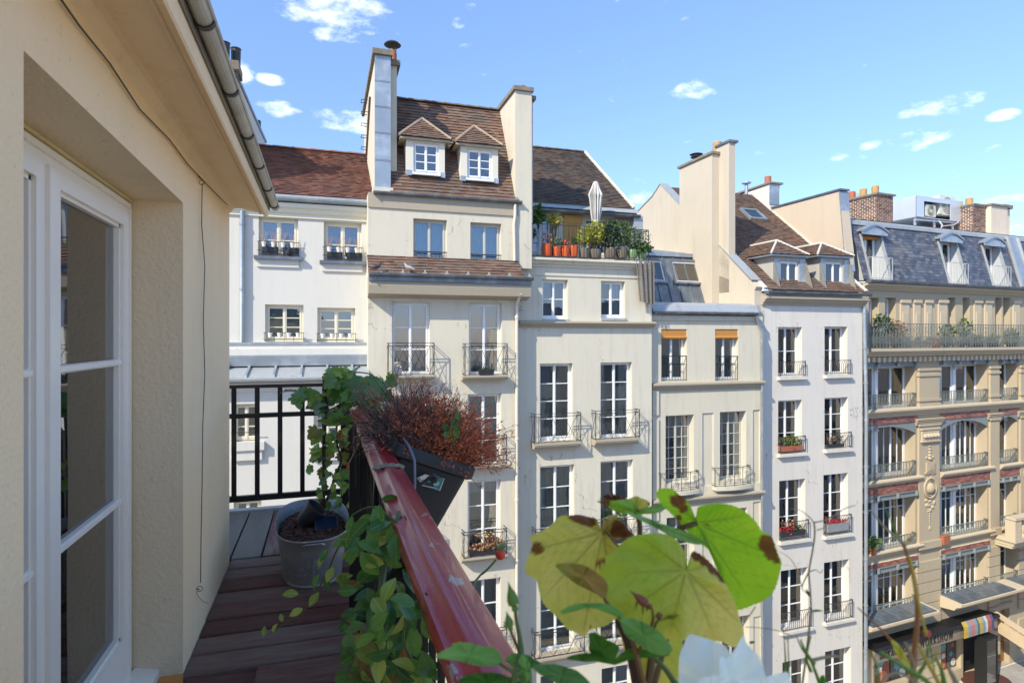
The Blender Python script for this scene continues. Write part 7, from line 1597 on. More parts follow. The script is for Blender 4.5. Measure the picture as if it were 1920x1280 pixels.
# heather
HG = mat('dead_heather_grey', (.34, .22, .19), rough=.95, var=.15, island=.45); HR = mat('dead_heather_rust', (.66, .17, .06), rough=.95, var=.15, island=.5); HT = mat('heather_twig', (.085, .06, .05), rough=.95, island=.4)
hl = P0+Vector((.17, .3, -.08)); he = thing('dead_heather', 'dried heather bush, grey-brown on the left and rust red on the right, in the planter', 'plant', hl)
q = random.Random(77); tw, fg, fr2 = MB(), MB(), MB()
R_ = Vector((CT, -ST, 0)); Fv = Vector((ST, CT, 0))
def needle(mb, o, d, s):
    d = d.normalized(); e = d.cross(Vector((q.gauss(0, 1), q.gauss(0, 1), q.gauss(0, 1)))).normalized()*s*.17; mb.raw([o-e, o+e, o+d*s], [(0, 1, 2)])
for k in range(1350):
    t0 = q.random(); root = LW @ Vector((q.uniform(.03, .33), .03+t0*.52, -.03))-hl
    right = q.random() < .56; ln = q.uniform(.12, .34)
    if right: d = R_*q.uniform(-.2, 1.0)+Vector((0, 0, q.uniform(-.05, .8)))+Fv*q.uniform(-.2, .5)
    else: d = -R_*q.uniform(-.2, 1.1)+Vector((0, 0, q.uniform(.15, .75)))+Fv*q.uniform(-.3, .6); ln *= 1.1
    if k < 14: d = R_*q.uniform(-.3, .3)+Vector((0, 0, 1.2)); ln = q.uniform(.25, .34)
    d = d.normalized(); pts = [root]; p = root.copy()
    for s in range(5):
        d = (d+Vector((q.gauss(0, .18), q.gauss(0, .18), q.gauss(0, .14)+(.05 if not right else -.03)))).normalized(); p = p+d*ln/5; pts.append(p.copy())
    tw.tube(pts, [.0026, .0022, .0018, .0014, .001, .0005], 3, cap=False); F_ = fr2 if (right and k >= 14) else fg
    for s in range(1, 6):
        a, b = pts[s-1], pts[s]
        for _ in range(4 if F_ is fr2 else 3):
            o_ = a.lerp(b, q.random()); dd = (b-a).normalized()+Vector((q.gauss(0, .7), q.gauss(0, .7), q.gauss(0, .6))); sl_ = q.uniform(.02, .045); e_ = o_+dd.normalized()*sl_
            tw.raw([o_, o_+Vector((.0008, 0, .0008)), e_], [(0, 1, 2)])
            for _ in range(4 if F_ is fr2 else 3): needle(F_, o_.lerp(e_, q.random()), dd+Vector((q.gauss(0, 1), q.gauss(0, 1), q.gauss(0, 1)))*.9, q.uniform(.008, .016) if F_ is fr2 else q.uniform(.005, .011))
for mb_, nm, m_ in ((tw, 'twigs', HT), (fg, 'grey_needles', HG), (fr2, 'rust_needles', HR)):
    o = mb_.build(nm, m_, he); o['kind'] = 'stuff'
for (px, py, s_) in ((838, 800, .05), (846, 785, .045), (850, 800, .04), (842, 815, .04), (855, 772, .03), (833, 790, .035)):
    c = cam_pt(px, py, 2.62); put_leaf(he, cm_[0], c, s_*1.4, (-ST, -CT, .3), (q.gauss(0, .5), 0, -1), hl)
stem(he, S_([(848, 850, 2.64), (842, 810, 2.63), (855, 770, 2.63)]), .003, GST, hl)
# ------------------------------------------------------------ plants right in front of us
def cr_closed(pts, n):
    out = []; m = len(pts)
    seg = [math.dist(pts[i], pts[(i+1) % m]) for i in range(m)]; tot = sum(seg)
    for k in range(n):
        s = tot*k/n; i = 0
        while s > seg[i] and i < m-1: s -= seg[i]; i += 1
        t = min(1, s/max(seg[i], 1e-6)); a, b, c, d = [Vector((*pts[(i+j) % m], 0)) for j in (-1, 0, 1, 2)]
        v = .5*((2*b)+(c-a)*t+(2*a-5*b+4*c-d)*t*t+(3*b-a-3*c+d)*t*t*t); out.append((v.x, v.y))
    return out
def attr_mat(name, rough=.45, trans=.45, bump=.0006, bs=90, spec=.35):
    if name in MATS: return MATS[name]
    m = bpy.data.materials.new(name); m.use_nodes = True; MATS[name] = m; N, L = m.node_tree.nodes, m.node_tree.links; b = N['Principled BSDF']
    a = N.new('ShaderNodeAttribute'); a.attribute_name = 'tint'; t = N.new('ShaderNodeTexCoord'); n = N.new('ShaderNodeTexNoise'); n.inputs['Scale'].default_value = 60; n.inputs['Detail'].default_value = 5; L.new(t.outputs['Object'], n.inputs['Vector'])
    v = N.new('ShaderNodeVectorMath'); v.operation = 'SCALE'; L.new(a.outputs['Color'], v.inputs[0]); L.new(M('ADD', M('MULTIPLY', n.outputs['Fac'], .5, N, L), 1.5, N, L), v.inputs['Scale'])
    L.new(v.outputs[0], b.inputs['Base Color']); b.inputs['Roughness'].default_value = rough; b.inputs['Specular IOR Level'].default_value = spec
    vo_ = N.new('ShaderNodeTexVoronoi'); vo_.feature = 'DISTANCE_TO_EDGE'; vo_.inputs['Scale'].default_value = 260; L.new(t.outputs['Object'], vo_.inputs['Vector'])
    bp = N.new('ShaderNodeBump'); bp.inputs['Distance'].default_value = bump; L.new(vo_.outputs['Distance'], bp.inputs['Height']); L.new(bp.outputs[0], b.inputs['Normal'])
    tr = N.new('ShaderNodeBsdfTranslucent'); s2 = N.new('ShaderNodeVectorMath'); s2.operation = 'SCALE'; s2.inputs['Scale'].default_value = 1.4; L.new(v.outputs[0], s2.inputs[0]); L.new(s2.outputs[0], tr.inputs[0])
    ms = N.new('ShaderNodeMixShader'); ms.inputs[0].default_value = trans; L.new(b.outputs[0], ms.inputs[1]); L.new(tr.outputs[0], ms.inputs[2]); L.new(ms.outputs[0], N['Material Output'].inputs[0]); return m
LM = attr_mat('thin_leaf')
PM = attr_mat('petal', rough=.6, trans=.35, bump=.0001)
def bigleaf(parent, ploc, J, out, t0, gx=0, gy=0, c1=(.35, .33, .06), c2=(.2, .28, .03), veins=(), brown=(), serr=1.6, cup=0.0, ripple=.002, ns=160, nr=22, m_=None, name='leaf', seed=0, grad=None, vcol=(.12, .14, .02), roll=None):
    """one leaf: outline and hub J as sighted pixels, laid on a tilted, cupped sheet at depth t0; veins run hub to edge"""
    q_ = random.Random(seed); O = cr_closed(out, ns); ol = []
    for k, (x, y) in enumerate(O):
        d = math.hypot(x-J[0], y-J[1]) or 1; s = serr*((k*.5) % 1*2-.5)+serr*.6*sin(k*.37+seed); ol.append((x+(x-J[0])/d*s, y+(y-J[1])/d*s))
    vs, cols = [], []; va = [(atan2(y-J[1], x-J[0]), math.hypot(x-J[0], y-J[1])) for x, y in veins]
    R0 = max(math.dist(p, J) for p in ol)
    def P(x, y, f):
        dx, dy = (x-J[0])/F, (y-J[1])/F; r = math.hypot(dx, dy)*t0; a = atan2(dy, dx)
        h = cup*r*r/.01+ripple*sin(a*5+seed)*f*2+ripple*1.5*sin(a*11+seed*2)*f*f
        px_, py_ = x-J[0], y-J[1]; vf = 0
        for (aa, LL) in va:
            c, s = cos(aa), sin(aa); al = px_*c+py_*s; 
            if al > 0:
                dd = abs(-px_*s+py_*c); w = 2.6*(1-min(1, al/(LL*1.05)))+.5
                if al < LL*1.02: vf = max(vf, math.exp(-(dd/w)**2))
                # side veins
                for kk in range(1, 6):
                    a0 = LL*kk/6.5
                    for sg in (-1, 1):
                        qx, qy = al-a0, (-px_*s+py_*c)*sg
                        if 0 < qy < LL*.42: 
                            l = qy*.9; d2 = abs(qx-l-qy*qy*.0015); 
                            if d2 < 3: vf = max(vf, .75*math.exp(-(d2/1.5)**2)*(1-qy/(LL*.42)))
        ridge_ = -.0009*vf*t0*2
        pill = .0012*abs(sin(3.0*r/t0*40+a*2))*f*0
        if roll: h += roll(x, y)
        return cam_pt(x, y, t0+gx*dx*t0+gy*dy*t0+h+ridge_+pill), vf
    for j in range(nr+1):
        f = (j/nr)**.8
        for (x, y) in ol:
            X_, Y_ = J[0]+(x-J[0])*f, J[1]+(y-J[1])*f; p, vf = P(X_, Y_, f); vs.append(tuple(p-Vector(ploc)))
            n1 = mnoise.noise(Vector((X_*.012+seed, Y_*.012, 0)))*.5+.5; n2 = mnoise.noise(Vector((X_*.06+seed, Y_*.06, 3)))*.5+.5
            mixf = min(1, max(0, (grad(X_, Y_) if grad else n1)+.25*(n2-.5)+.3*(n1-.5))); c = [c1[i]*(1-mixf)+c2[i]*mixf for i in range(3)]
            c = [c[i]*(1-.62*vf)+vcol[i]*.62*vf for i in range(3)]; k_ = 0
            for (bx, by, br) in brown:
                e = math.hypot(X_-bx, Y_-by)/br+.35*(mnoise.noise(Vector((X_*.1, Y_*.1, seed+5))))
                k_ = max(k_, min(1, max(0, (1.08-e)/.16)))
            bc = (.085+.06*n2, .032+.03*n2, .012); c = [c[i]*(1-k_)+bc[i]*k_ for i in range(3)]; cols.append((*c, 1))
    fs = []
    for j in range(nr):
        for k in range(ns): a = j*ns+k; b = j*ns+(k+1) % ns; fs.append((a, b, b+ns, a+ns))
    me = bpy.data.meshes.new(name); me.from_pydata(vs, [], fs); at = me.color_attributes.new('tint', 'FLOAT_COLOR', 'POINT')
    at.data.foreach_set('color', [c for col in cols for c in col]); me.materials.append(m_ or LM); me.polygons.foreach_set('use_smooth', [True]*len(me.polygons)); me.update()
    o = bpy.data.objects.new(name, me); COL.objects.link(o); o.parent = parent; return o
# the box they grow in, just outside the rail and below the view
bl_ = Vector((.33, -.3, CZ-.82)); bx_ = thing('window_trough', 'dark planting trough fixed outside the handrail below the picture edge', 'planter', bl_)
mb = MB(); mb.hexa([(0, 0, 0), (.2, 0, 0), (.2, .72, 0), (0, .72, 0), (-.01, -.02, .22), (.22, -.02, .22), (.22, .74, .22), (-.01, .74, .22)]); mb.build('trough', PB, bx_)
mb = MB(); mb.box(0.0, .21, 0, .72, .221, .225); mb.build('soil', SOIL, bx_)
RG = Vector((.42, .1, CZ-.6))
A1 = lambda X_, Y_: (960+X_/3.2, 880+Y_/3.2)
B1 = lambda X_, Y_: (780+X_/3.2, 880+Y_/3.2)
def L1(*p): return [A1(*v) for v in p]
def L2(*p): return [B1(*v) for v in p]
hb = thing('yellowing_hibiscus', 'large round lime and yellow leaves with brown curled edges close in front', 'plant', RG)
J1 = A1(545, 375)
bigleaf(hb, RG, J1, L1((525, 335), (505, 300), (460, 282), (400, 268), (350, 275), (290, 280), (230, 330), (165, 375), (110, 400), (122, 440), (115, 470), (85, 560), (88, 620), (140, 660), (160, 720), (190, 800), (240, 860), (290, 905), (330, 950), (380, 975), (430, 1005), (470, 960), (520, 945), (575, 930), (630, 880), (650, 800), (660, 700), (650, 560), (640, 480), (600, 430)), .50, gx=.25, gy=-.3,
        c1=(.44, .38, .095), c2=(.33, .34, .045), veins=L1((330, 290), (130, 480), (190, 760), (430, 960), (600, 760)), brown=[(*A1(150, 472), 12), (*A1(410, 285), 13), (*A1(470, 300), 14), (*A1(365, 282), 9), (*A1(520, 560), 6), (*A1(548, 545), 4), (*A1(470, 945), 3)], cup=.06, ripple=.0025, seed=1, vcol=(.17, .15, .03))
bigleaf(hb, RG, A1(560, 360), L1((548, 330), (570, 290), (600, 275), (640, 300), (690, 350), (725, 385), (690, 400), (640, 420), (600, 400), (560, 395)), .505, gx=-.6, gy=.5, c1=(.42, .34, .1), c2=(.25, .13, .04), veins=L1((620, 300), (680, 390)), brown=[(*A1(640, 350), 17), (*A1(690, 380), 12)], ripple=.006, seed=2, ns=90)
J2 = A1(1045, 605)
bigleaf(hb, RG, J2, L1((1046, 575), (1050, 540), (1030, 480), (990, 425), (930, 392), (860, 378), (790, 385), (730, 398), (680, 425), (640, 460), (612, 480), (600, 505), (558, 515), (562, 570), (530, 600), (545, 660), (552, 720), (560, 790), (600, 860), (680, 930), (800, 990), (950, 1020), (1100, 1030), (1240, 1030), (1335, 1062), (1388, 985), (1365, 880), (1340, 800), (1310, 740), (1275, 670), (1240, 610), (1180, 550), (1130, 510), (1085, 488), (1065, 530), (1060, 570)), .455, gx=.1, gy=-.55,
        c1=(.50, .42, .10), c2=(.25, .34, .03), veins=L1((800, 420), (600, 620), (640, 880), (940, 1010), (1230, 1020), (1350, 900)), brown=[(*A1(1110, 505), 13), (*A1(1160, 535), 14), (*A1(1205, 575), 14), (*A1(1250, 610), 12), (*A1(1270, 650), 9), (*A1(1085, 492), 7)],
        cup=.05, ripple=.003, seed=3, grad=lambda x, y: .95-max(0, (x-1230)/160)-max(0, (y-1090)/220)*.7, vcol=(.17, .19, .03))
J3 = A1(1110, 320)
bigleaf(hb, RG, J3, L1((1092, 300), (1085, 250), (1060, 200), (1030, 170), (1000, 150), (970, 120), (920, 108), (880, 118), (862, 145), (880, 180), (905, 215), (940, 250), (985, 300), (1035, 345), (1080, 400), (1120, 440), (1180, 480), (1240, 540), (1270, 600), (1285, 680), (1315, 740), (1335, 835), (1400, 832), (1450, 812), (1500, 790), (1560, 740), (1600, 660), (1616, 560), (1592, 500), (1560, 400), (1505, 372), (1450, 300), (1390, 245), (1330, 215), (1270, 205), (1200, 205), (1150, 212), (1115, 222), (1105, 270)), .52, gx=-.2, gy=.35,
        c1=(.27, .43, .018), c2=(.19, .35, .012), veins=L1((950, 160), (1380, 280), (1570, 520), (1440, 790), (1280, 660)), brown=[(*A1(1530, 450), 16), (*A1(1560, 510), 13), (*A1(1510, 420), 9), (*A1(1585, 535), 8), (*A1(1000, 190), 15), (*A1(1030, 235), 9), (*A1(970, 180), 9), (*A1(1168, 333), 3.2), (*A1(1000, 290), 6)], cup=-.04, ripple=.0025, seed=4, vcol=(.10, .18, .02))
bigleaf(hb, RG, A1(745, 245), L1((735, 200), (700, 180), (640, 182), (560, 186), (510, 190), (560, 215), (600, 240), (660, 262), (720, 268), (780, 268), (860, 262), (910, 240), (935, 195), (880, 205), (830, 225), (770, 240)), .51, gx=.4, gy=-1.2, c1=(.22, .36, .03), c2=(.13, .27, .03), veins=L1((540, 200), (900, 215)), brown=[(*A1(560, 196), 9)], seed=5, ns=110, ripple=.003)
bigleaf(hb, RG, A1(745, 232), L1((700, 215), (690, 180), (720, 165), (760, 162), (800, 180), (830, 205), (810, 228), (770, 240)), .53, c1=(.45, .38, .1), c2=(.36, .34, .06), veins=L1((750, 170),), brown=[(*A1(830, 205), 5)], seed=6, ns=80)
bigleaf(hb, RG, A1(640, 190), L1((530, 180), (560, 150), (600, 146), (650, 158), (690, 175), (670, 196), (600, 205), (560, 208)), .535, c1=(.1, .04, .015), c2=(.16, .07, .02), brown=[(*A1(600, 175), 30)], seed=7, ns=80, ripple=.006)
bigleaf(hb, RG, A1(880, 340), L1((680, 258), (720, 262), (790, 282), (860, 308), (960, 342), (1060, 378), (1120, 410), (1185, 440), (1120, 448), (1060, 440), (980, 410), (900, 372), (810, 322), (740, 290)), .49, gx=.3, gy=.9, c1=(.14, .27, .07), c2=(.16, .33, .12), veins=L1((700, 265), (1160, 440)), seed=8, ns=120, ripple=.004)
bigleaf(hb, RG, A1(830, 760), L1((620, 830), (720, 760), (850, 740), (960, 860), (1020, 1010), (1000, 1290), (780, 1290), (700, 1150), (640, 960)), .56, c1=(.42, .36, .04), c2=(.28, .32, .04), veins=L1((700, 1150), (900, 1280)), seed=9, ripple=.003)
PET = mat('petiole_brown', (.13, .085, .035), rough=.6, var=.2)
for pts, r_, m_ in (([(1110, 320, .52), (1050, 340, .52), (1000, 362, .525), (950, 420, .54), (900, 560, .56), (880, 800, .56), (820, 1300, .55)], (.0022, .004), PET), ([(545, 375, .50), (600, 430, .52), (660, 520, .55), (720, 700, .58), (760, 1000, .58), (800, 1300, .56)], (.0022, .003), PET),
        ([(745, 245, .51), (765, 330, .53), (770, 420, .56), (800, 700, .58), (820, 1200, .56)], (.0018, .003), PET), ([(1045, 605, .457), (1030, 700, .49), (960, 900, .51), (850, 1300, .5)], (.0018, .0026), PET),
        ([(640, 900, .56), (690, 1000, .56), (720, 1100, .55), (760, 1300, .55)], (.004, .006), VB)):
    stem(hb, [cam_pt(*A1(x, y), t) for x, y, t in pts], r_, m_, RG, 8)
# rose
rs = thing('white_rose_bush', 'rose bush with green leaflets, two pointed buds, a red hip and a white bloom', 'plant', RG)
GR1, GR2 = (.10, .22, .055), (.15, .30, .09)
RL = [((320, 1110), [(118, 1122), (170, 1080), (230, 1052), (310, 1036), (400, 1058), (450, 1062), (495, 1090), (518, 1162), (440, 1178), (360, 1174), (270, 1150), (190, 1138)], .43, [(130, 1122), (505, 1160)], GR1, GR2, .4),
      ((880, 1235), [(700, 1182), (800, 1164), (900, 1180), (980, 1215), (1045, 1290), (900, 1300), (780, 1250)], .41, [(720, 1188), (1030, 1285)], (.05, .13, .04), (.09, .2, .06), .5),
      ((1050, 822), [(865, 850), (925, 815), (1010, 800), (1100, 800), (1180, 815), (1238, 862), (1232, 888), (1160, 850), (1080, 832), (1000, 832), (930, 842), (885, 866)], .43, [(880, 855), (1225, 870)], GR1, GR2, .9),
      ((1370, 1000), [(1225, 895), (1290, 892), (1370, 915), (1450, 965), (1515, 1030), (1535, 1085), (1480, 1115), (1400, 1090), (1320, 1040), (1255, 985)], .42, [(1235, 905), (1520, 1095)], GR1, GR2, .2),
      ((1110, 1080), [(1040, 980), (1090, 985), (1150, 1020), (1220, 1065), (1200, 1120), (1190, 1172), (1110, 1125), (1045, 1095), (1038, 1030)], .46, [(1050, 990), (1190, 1150)], (.03, .10, .012), (.06, .16, .02), .2),
      ((1330, 1105), [(1190, 1168), (1230, 1100), (1300, 1070), (1400, 1082), (1525, 1108), (1420, 1128), (1320, 1130)], .455, [(1200, 1160), (1510, 1108)], (.03, .10, .012), (.06, .16, .02), .3),
      ((1000, 1135), [(905, 1132), (960, 1105), (1040, 1100), (1110, 1115), (1190, 1168), (1090, 1150), (1000, 1150)], .46, [(915, 1132), (1180, 1160)], (.03, .10, .012), (.06, .14, .02), .5),
      ((600, 1135), [(540, 1130), (575, 1102), (615, 1100), (640, 1125), (630, 1170), (580, 1175), (550, 1160)], .43, [(550, 1130), (630, 1160)], GR1, GR2, .2),
      ((665, 1200), [(635, 1108), (672, 1140), (692, 1200), (690, 1290), (640, 1300), (612, 1240), (615, 1170)], .42, [(640, 1115), (660, 1290)], GR1, GR2, .2),
      ((700, 1150), [(640, 1108), (690, 1120), (740, 1155), (765, 1182), (700, 1190), (655, 1170)], .44, [(650, 1115), (755, 1180)], (.05, .13, .04), (.09, .2, .06), .2),
      ((430, 1280), [(250, 1272), (330, 1225), (430, 1215), (530, 1230), (640, 1290), (500, 1330), (330, 1320)], .42, [(260, 1272), (620, 1290)], (.02, .08, .012), (.05, .13, .02), .4),
      ((245, 1050), [(215, 1048), (240, 1036), (290, 1035), (300, 1050), (250, 1064)], .45, [(220, 1048), (295, 1045)], (.2, .33, .02), (.2, .3, .02), .2),
      ((1000, 640), [(840, 578), (880, 562), (950, 560), (1020, 580), (1090, 620), (1140, 670), (1152, 720), (1130, 775), (1080, 745), (1000, 705), (920, 655)], .44, [(850, 578), (1128, 765)], (.22, .13, .035), (.14, .17, .025), .3),
      ((1530, 885), [(1465, 905), (1500, 880), (1550, 868), (1605, 882), (1560, 890), (1510, 898)], .44, [(1470, 900), (1600, 882)], (.18, .16, .03), (.15, .2, .03), .6),
      ((860, 1190), [(930, 1290), (980, 1180), (1010, 1290)], .47, [(980, 1200)], (.02, .08, .012), (.05, .13, .02), .4)]
for i, (J, out, t, vv, ca, cb_, gy) in enumerate(RL[:-1]):
    bigleaf(rs, RG, B1(*J), L2(*out), t, gx=.15*(-1)**i, gy=gy, c1=ca, c2=cb_, veins=L2(*vv), seed=20+i, ns=90, nr=12, serr=1.0, ripple=.0015, vcol=tuple(min(1, c*1.5) for c in ca))
RST = mat('rose_stem', (.09, .15, .04), rough=.45, var=.15); RSR = mat('rose_stem_red', (.18, .10, .03), rough=.45, var=.15)
for pts, r_, m_ in (([(597, 850, .44), (605, 920, .44), (622, 1010, .44), (632, 1110, .43), (600, 1200, .42), (560, 1400, .42)], (.0014, .0024), RST), ([(567, 965, .44), (590, 1020, .44), (615, 1080, .44), (630, 1110, .43)], (.0011, .0014), RSR),
        ([(505, 1165, .43), (560, 1200, .42), (620, 1235, .42), (700, 1300, .42)], (.001, .0016), RST), ([(1130, 775, .44), (1170, 830, .44), (1225, 885, .44), (1290, 1000, .45), (1330, 1140, .45), (1400, 1400, .45)], (.0012, .0022), RSR),
        ([(1418, 835, .43), (1422, 900, .43), (1400, 960, .44), (1330, 1100, .45)], (.0009, .0014), RSR), ([(1440, 1140, .43), (1500, 1200, .43), (1560, 1290, .43)], (.0016, .0022), RST), ([(480, 540, 1.4), (450, 575, 1.4), (410, 615, 1.4), (380, 640, 1.4), (345, 720, 1.35), (420, 1000, 1.05), (560, 1400, .75)], (.0024, .003), RST),
        ([(1470, 885, .44), (1440, 920, .44), (1420, 980, .44)], (.0008, .001), RSR), ([(1500, 1005, .45), (1560, 965, .45), (1610, 945, .45), (1680, 985, .46)], (.0012, .0016), RSR)):
    stem(rs, [cam_pt(*B1(x, y), t) for x, y, t in pts], r_, m_, RG, 8)
BUD = mat('rose_bud_green', (.10, .22, .03), rough=.4, var=.15, scale=40)
def bud(base, tip, t, w, nm='bud', m_=None, prof=((0, .25), (.1, .62), (.22, .5), (.28, .95), (.42, 1.0), (.6, .72), (.78, .3), (.9, .14), (1, .02))):
    a, b = cam_pt(*B1(*base), t), cam_pt(*B1(*tip), t); P = [a.lerp(b, f)-RG for f, _ in prof]; mb = MB(); mb.tube(P, [w*r_ for _, r_ in prof], 12)
    return mb.build(nm, m_ or BUD, rs, smooth=True)
bud((600, 855), (552, 668), .44, .0044); bud((570, 968), (542, 845), .44, .0033)
bud((1415, 832), (1280, 722), .43, .0034, 'bud', mat('rose_bud_red', (.22, .07, .03), rough=.5, var=.2)); bud((1462, 892), (1452, 850), .43, .0028, 'bud', mat('rose_bud_red', (0, 0, 0)))
for a, b in (((1340, 770), (1318, 835)), ((1370, 790), (1362, 868)), ((1385, 795), (1388, 850))): stem(rs, [cam_pt(*B1(*a), .43), cam_pt(*B1((a[0]+b[0])/2-4, (a[1]+b[1])/2), .43), cam_pt(*B1(*b), .43)], (.0012, .0003), RSR, RG, 5, 'sepal')
c = cam_pt(*B1(506, 508), 1.4)-RG; mb = MB(); n = 12; rr = .0120; base = 0
mb.lathe([(.001, -rr*1.05), (rr*.6, -rr*.85), (rr*.95, -rr*.35), (rr, .1*rr), (rr*.85, rr*.6), (rr*.4, rr*.95), (.001, rr)], (0, 0, 0), 16); o = mb.build('rose_hip', mat('rose_hip_red', (.55, .045, .02), rough=.3, var=.1, scale=40), rs, smooth=True); o.location = c
for a, l in ((-.5, 1.9), (.15, 2.2), (.7, 1.8), (-.1, 1.5), (.35, 1.4)): stem(rs, [c+RG+Vector((0, 0, rr*.8)), c+RG+R_*rr*a*1.2+Vector((0, 0, rr*1.5)), c+RG+R_*rr*a*2.2+Vector((0, 0, rr*(1+l)))], (.003, .0005), BUD, RG, 5, 'sepal')
# white bloom
C1 = lambda X_, Y_: (1250+X_/4.923, 1050+Y_/4.923)
def L3(*p): return [C1(*v) for v in p]
w1, w2 = (.56, .58, .54), (.50, .55, .50)
bigleaf(rs, RG, C1(420, 1150), L3((118, 1150), (112, 1000), (120, 880), (150, 800), (190, 700), (232, 682), (300, 702), (380, 722), (460, 755), (540, 790), (600, 900), (640, 1150), (500, 1300), (200, 1300)), .37, gy=-.4, c1=w1, c2=w2, serr=.4, m_=PM, name='petal', seed=41, ripple=.0009, cup=.05)
bigleaf(rs, RG, C1(600, 1150), L3((500, 1150), (490, 900), (560, 900), (640, 800), (710, 690), (735, 760), (800, 830), (870, 920), (900, 1030), (920, 1150), (800, 1300), (550, 1300)), .365, gy=-.2, gx=.3, c1=w1, c2=w2, serr=.4, m_=PM, name='petal', seed=42, ripple=.0009, cup=.05)
bigleaf(rs, RG, C1(430, 1200), L3((300, 1110), (400, 1070), (480, 1058), (600, 1090), (700, 1130), (760, 1160), (650, 1300), (350, 1300)), .35, gy=.5, c1=w1, c2=w2, serr=.3, m_=PM, name='petal', seed=43, ripple=.0009, cup=.05)
bigleaf(rs, RG, C1(900, 1200), L3((680, 1120), (800, 1108), (900, 1080), (1000, 1050), (1100, 1028), (1130, 1060), (1150, 1150), (1100, 1300), (750, 1300)), .34, gy=.3, c1=w1, c2=w2, serr=.3, m_=PM, name='petal', seed=44, ripple=.0009, cup=.05)
stem(rs, [cam_pt(*C1(500, 1200), .38), cam_pt(*C1(480, 1600), .42), RG+Vector((0, 0, .02))], .003, RST, RG, 8)
# wild stems and grass blades
D1 = lambda X_, Y_: (1380+X_/3.556, 920+Y_/3.556)
ws = thing('wild_grass_stems', 'thin wild stems and grass blades out of focus at the lower right', 'plant', RG)
GB, GO, GY, GP = mat('grass_green', (.13, .27, .03), rough=.5, var=.15), mat('stem_orange_brown', (.36, .15, .05), rough=.6, var=.15), mat('grass_yellow', (.50, .42, .05), rough=.5, var=.1), mat('stem_pale_straw', (.34, .30, .18), rough=.7, var=.15)
ST_ = [([(970, 60), (1020, 170), (1070, 280), (1110, 340)], (.0004, .0016), GB, .40), ([(900, 130), (980, 230), (1060, 300), (1130, 360)], (.0006, .0022), GP, .38), ([(1110, 340), (1160, 480), (1190, 600), (1210, 760), (1205, 930), (1185, 1100), (1170, 1290)], (.0018, .0030), GO, .38),
       ([(1150, 430), (1175, 520), (1195, 640), (1230, 800), (1270, 960)], (.0012, .0014), GY, .37), ([(810, 775), (900, 860), (960, 915), (1040, 1000)], (.0005, .0019), GO, .40), ([(965, 1072), (1050, 1130), (1150, 1190), (1250, 1250), (1330, 1320)], (.0016, .0028), GB, .34), ([(1130, 1010), (1165, 1100), (1190, 1180), (1200, 1300)], (.0016, .002), GP, .36),
       ([(1215, 1020), (1260, 1110), (1310, 1200), (1370, 1310)], (.0012, .0022), GY, .35), ([(1400, 1150), (1440, 1220), (1480, 1300)], (.001, .003), GP, .33), ([(1330, 1110), (1370, 1190), (1390, 1290)], (.001, .0025), GB, .35), ([(1180, 1290), (1230, 1200), (1270, 1130), (1280, 1040)], (.002, .001), GB, .36),
       ([(360, 120), (420, 125), (480, 165), (520, 210)], (.0003, .001), GP, .52), ([(520, 210), (590, 195), (650, 165), (720, 120), (795, 95)], (.001, .0005), GP, .52), ([(520, 210), (525, 290), (510, 400), (495, 480), (485, 540)], (.0013, .0012), GP, .52), ([(485, 540), (530, 525), (565, 545), (580, 520)], (.0009, .0003), GP, .52), ([(540, 260), (590, 240), (600, 170)], (.0008, .0004), GB, .52),
       ([(485, 540), (440, 640), (470, 680), (490, 700)], (.001, .0004), GP, .52), ([(485, 540), (500, 760), (490, 900), (470, 1080), (440, 1300)], (.0012, .0016), GP, .50), ([(280, 400), (350, 440), (400, 510), (440, 640)], (.0003, .0008), GP, .52), ([(320, 960), (325, 1040), (330, 1130), (335, 1290)], (.0006, .0014), GB, .46), ([(345, 965), (350, 1100), (360, 1290)], (.0005, .001), GB, .46),
       ([(400, 960), (440, 1050), (500, 1130), (560, 1290)], (.0006, .0024), GB, .45), ([(500, 1130), (580, 1110), (650, 1100), (690, 1104)], (.0022, .0012), GP, .44), ([(500, 960), (480, 1040), (470, 1120), (500, 1200)], (.0008, .0024), GB, .45), ([(430, 990), (470, 1080), (520, 1150)], (.001, .003), GB, .44), ([(60, 905), (150, 910), (280, 930), (380, 970)], (.0004, .0006), GO, .5),
       ([(40, 900), (90, 830), (130, 770)], (.0008, .0006), PET, .5), ([(20, 860), (30, 920), (60, 1000)], (.0005, .0008), GB, .5), ([(820, 780), (850, 810), (880, 830)], (.0004, .0006), GO, .42), ([(1200, 1290), (1150, 1240), (1080, 1210), (1000, 1240), (960, 1300)], (.0015, .001), GP, .34), ([(1290, 1150), (1330, 1120), (1340, 1060)], (.0015, .0006), GY, .36), ([(880, 1060), (930, 1140), (960, 1290)], (.0008, .0014), GB, .40)]
for pts, r_, m_, t in ST_: stem(ws, [cam_pt(*D1(x, y), t) for x, y in pts], (r_[0]*.6, r_[1]*.6), m_, RG, 6)
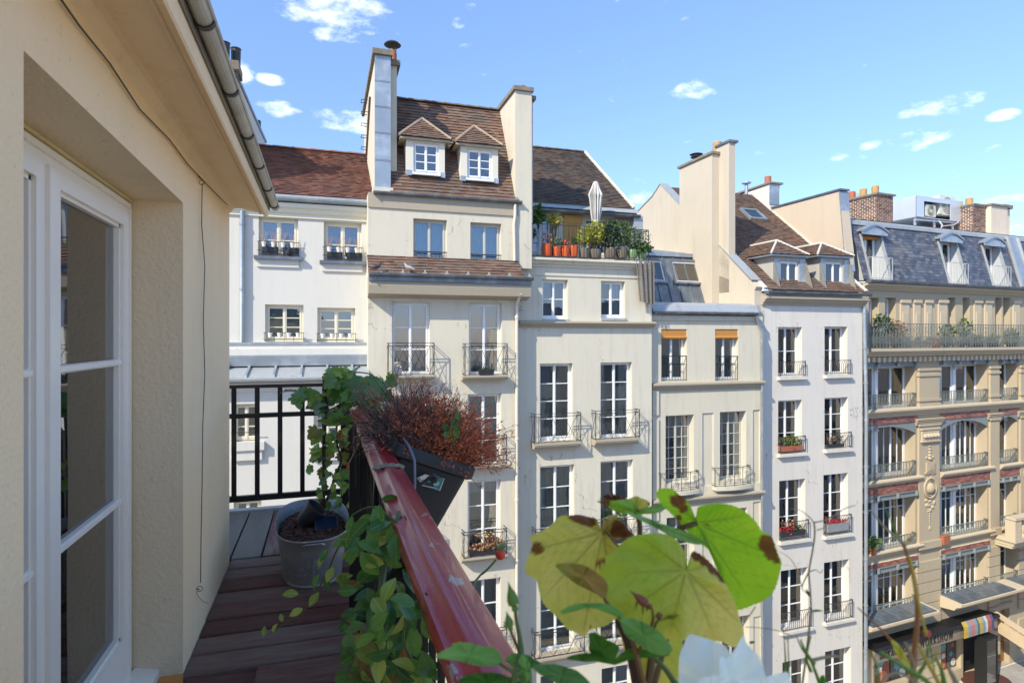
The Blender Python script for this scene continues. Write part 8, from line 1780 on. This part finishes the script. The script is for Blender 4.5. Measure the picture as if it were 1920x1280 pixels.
bigleaf(ws, RG, D1(1100, 1080), [D1(*p) for p in ((1035, 995), (1065, 1005), (1105, 1050), (1145, 1120), (1165, 1190), (1140, 1180), (1095, 1130), (1060, 1070))], .37, c1=(.5, .42, .05), c2=(.4, .4, .05), ns=60, nr=6, serr=.1, seed=61, name='blade', veins=[D1(1040, 1000), D1(1160, 1185)])
bigleaf(ws, RG, D1(1160, 320), [D1(*p) for p in ((1120, 350), (1150, 310), (1185, 285), (1180, 310), (1150, 345))], .36, c1=(.4, .3, .15), c2=(.36, .3, .15), ns=40, nr=5, serr=.1, seed=62)
bigleaf(ws, RG, D1(480, 680), [D1(*p) for p in ((465, 655), (485, 668), (497, 700), (485, 700), (470, 680))], .52, c1=(.08, .14, .03), c2=(.1, .16, .03), ns=40, nr=5, serr=.1, seed=63)
bigleaf(ws, RG, D1(535, 795), [D1(*p) for p in ((500, 800), (530, 788), (580, 795), (560, 803), (520, 806))], .5, c1=(.14, .24, .05), c2=(.14, .24, .05), ns=40, nr=5, serr=.1, seed=64)
bigleaf(ws, RG, D1(580, 1255), [D1(*p) for p in ((555, 1290), (560, 1240), (585, 1225), (600, 1255), (590, 1295))], .44, c1=(.08, .22, .04), c2=(.1, .24, .04), ns=40, nr=5, serr=.1, seed=65)
bigleaf(ws, RG, D1(110, 1008), [D1(*p) for p in ((85, 1008), (105, 998), (130, 1005), (105, 1018))], .5, c1=(.08, .22, .04), c2=(.1, .24, .04), ns=40, nr=5, serr=.1, seed=66)
o_ = cam_pt(*D1(1270, 948), .40); mb = MB(); r = .0026; mb.lathe([(.0001, -r), (r*.8, -r*.6), (r, 0), (r*.8, r*.6), (.0001, r)], (0, 0, 0), 12); o = mb.build('berry', mat('rose_hip_red', (0, 0, 0)), ws, smooth=True); o.location = o_-RG
stem(ws, [o_, cam_pt(*D1(1290, 1010), .40), cam_pt(*D1(1340, 1290), .40)], .0006, GB, RG, 5)

for o in bpy.data.objects:
    if o.type == 'MESH' and o.parent and 'kind' not in o and o.name.split('.')[0] in ('skirt_roof', 'slate_mansard', 'dormer_roof', 'foliage', 'flowers', 'twigs') : o['kind'] = 'stuff'
    if o.type == 'MESH' and o.parent and o.name.split('.')[0] == 'roof' and len(o.data.polygons) > 400: o['kind'] = 'stuff'
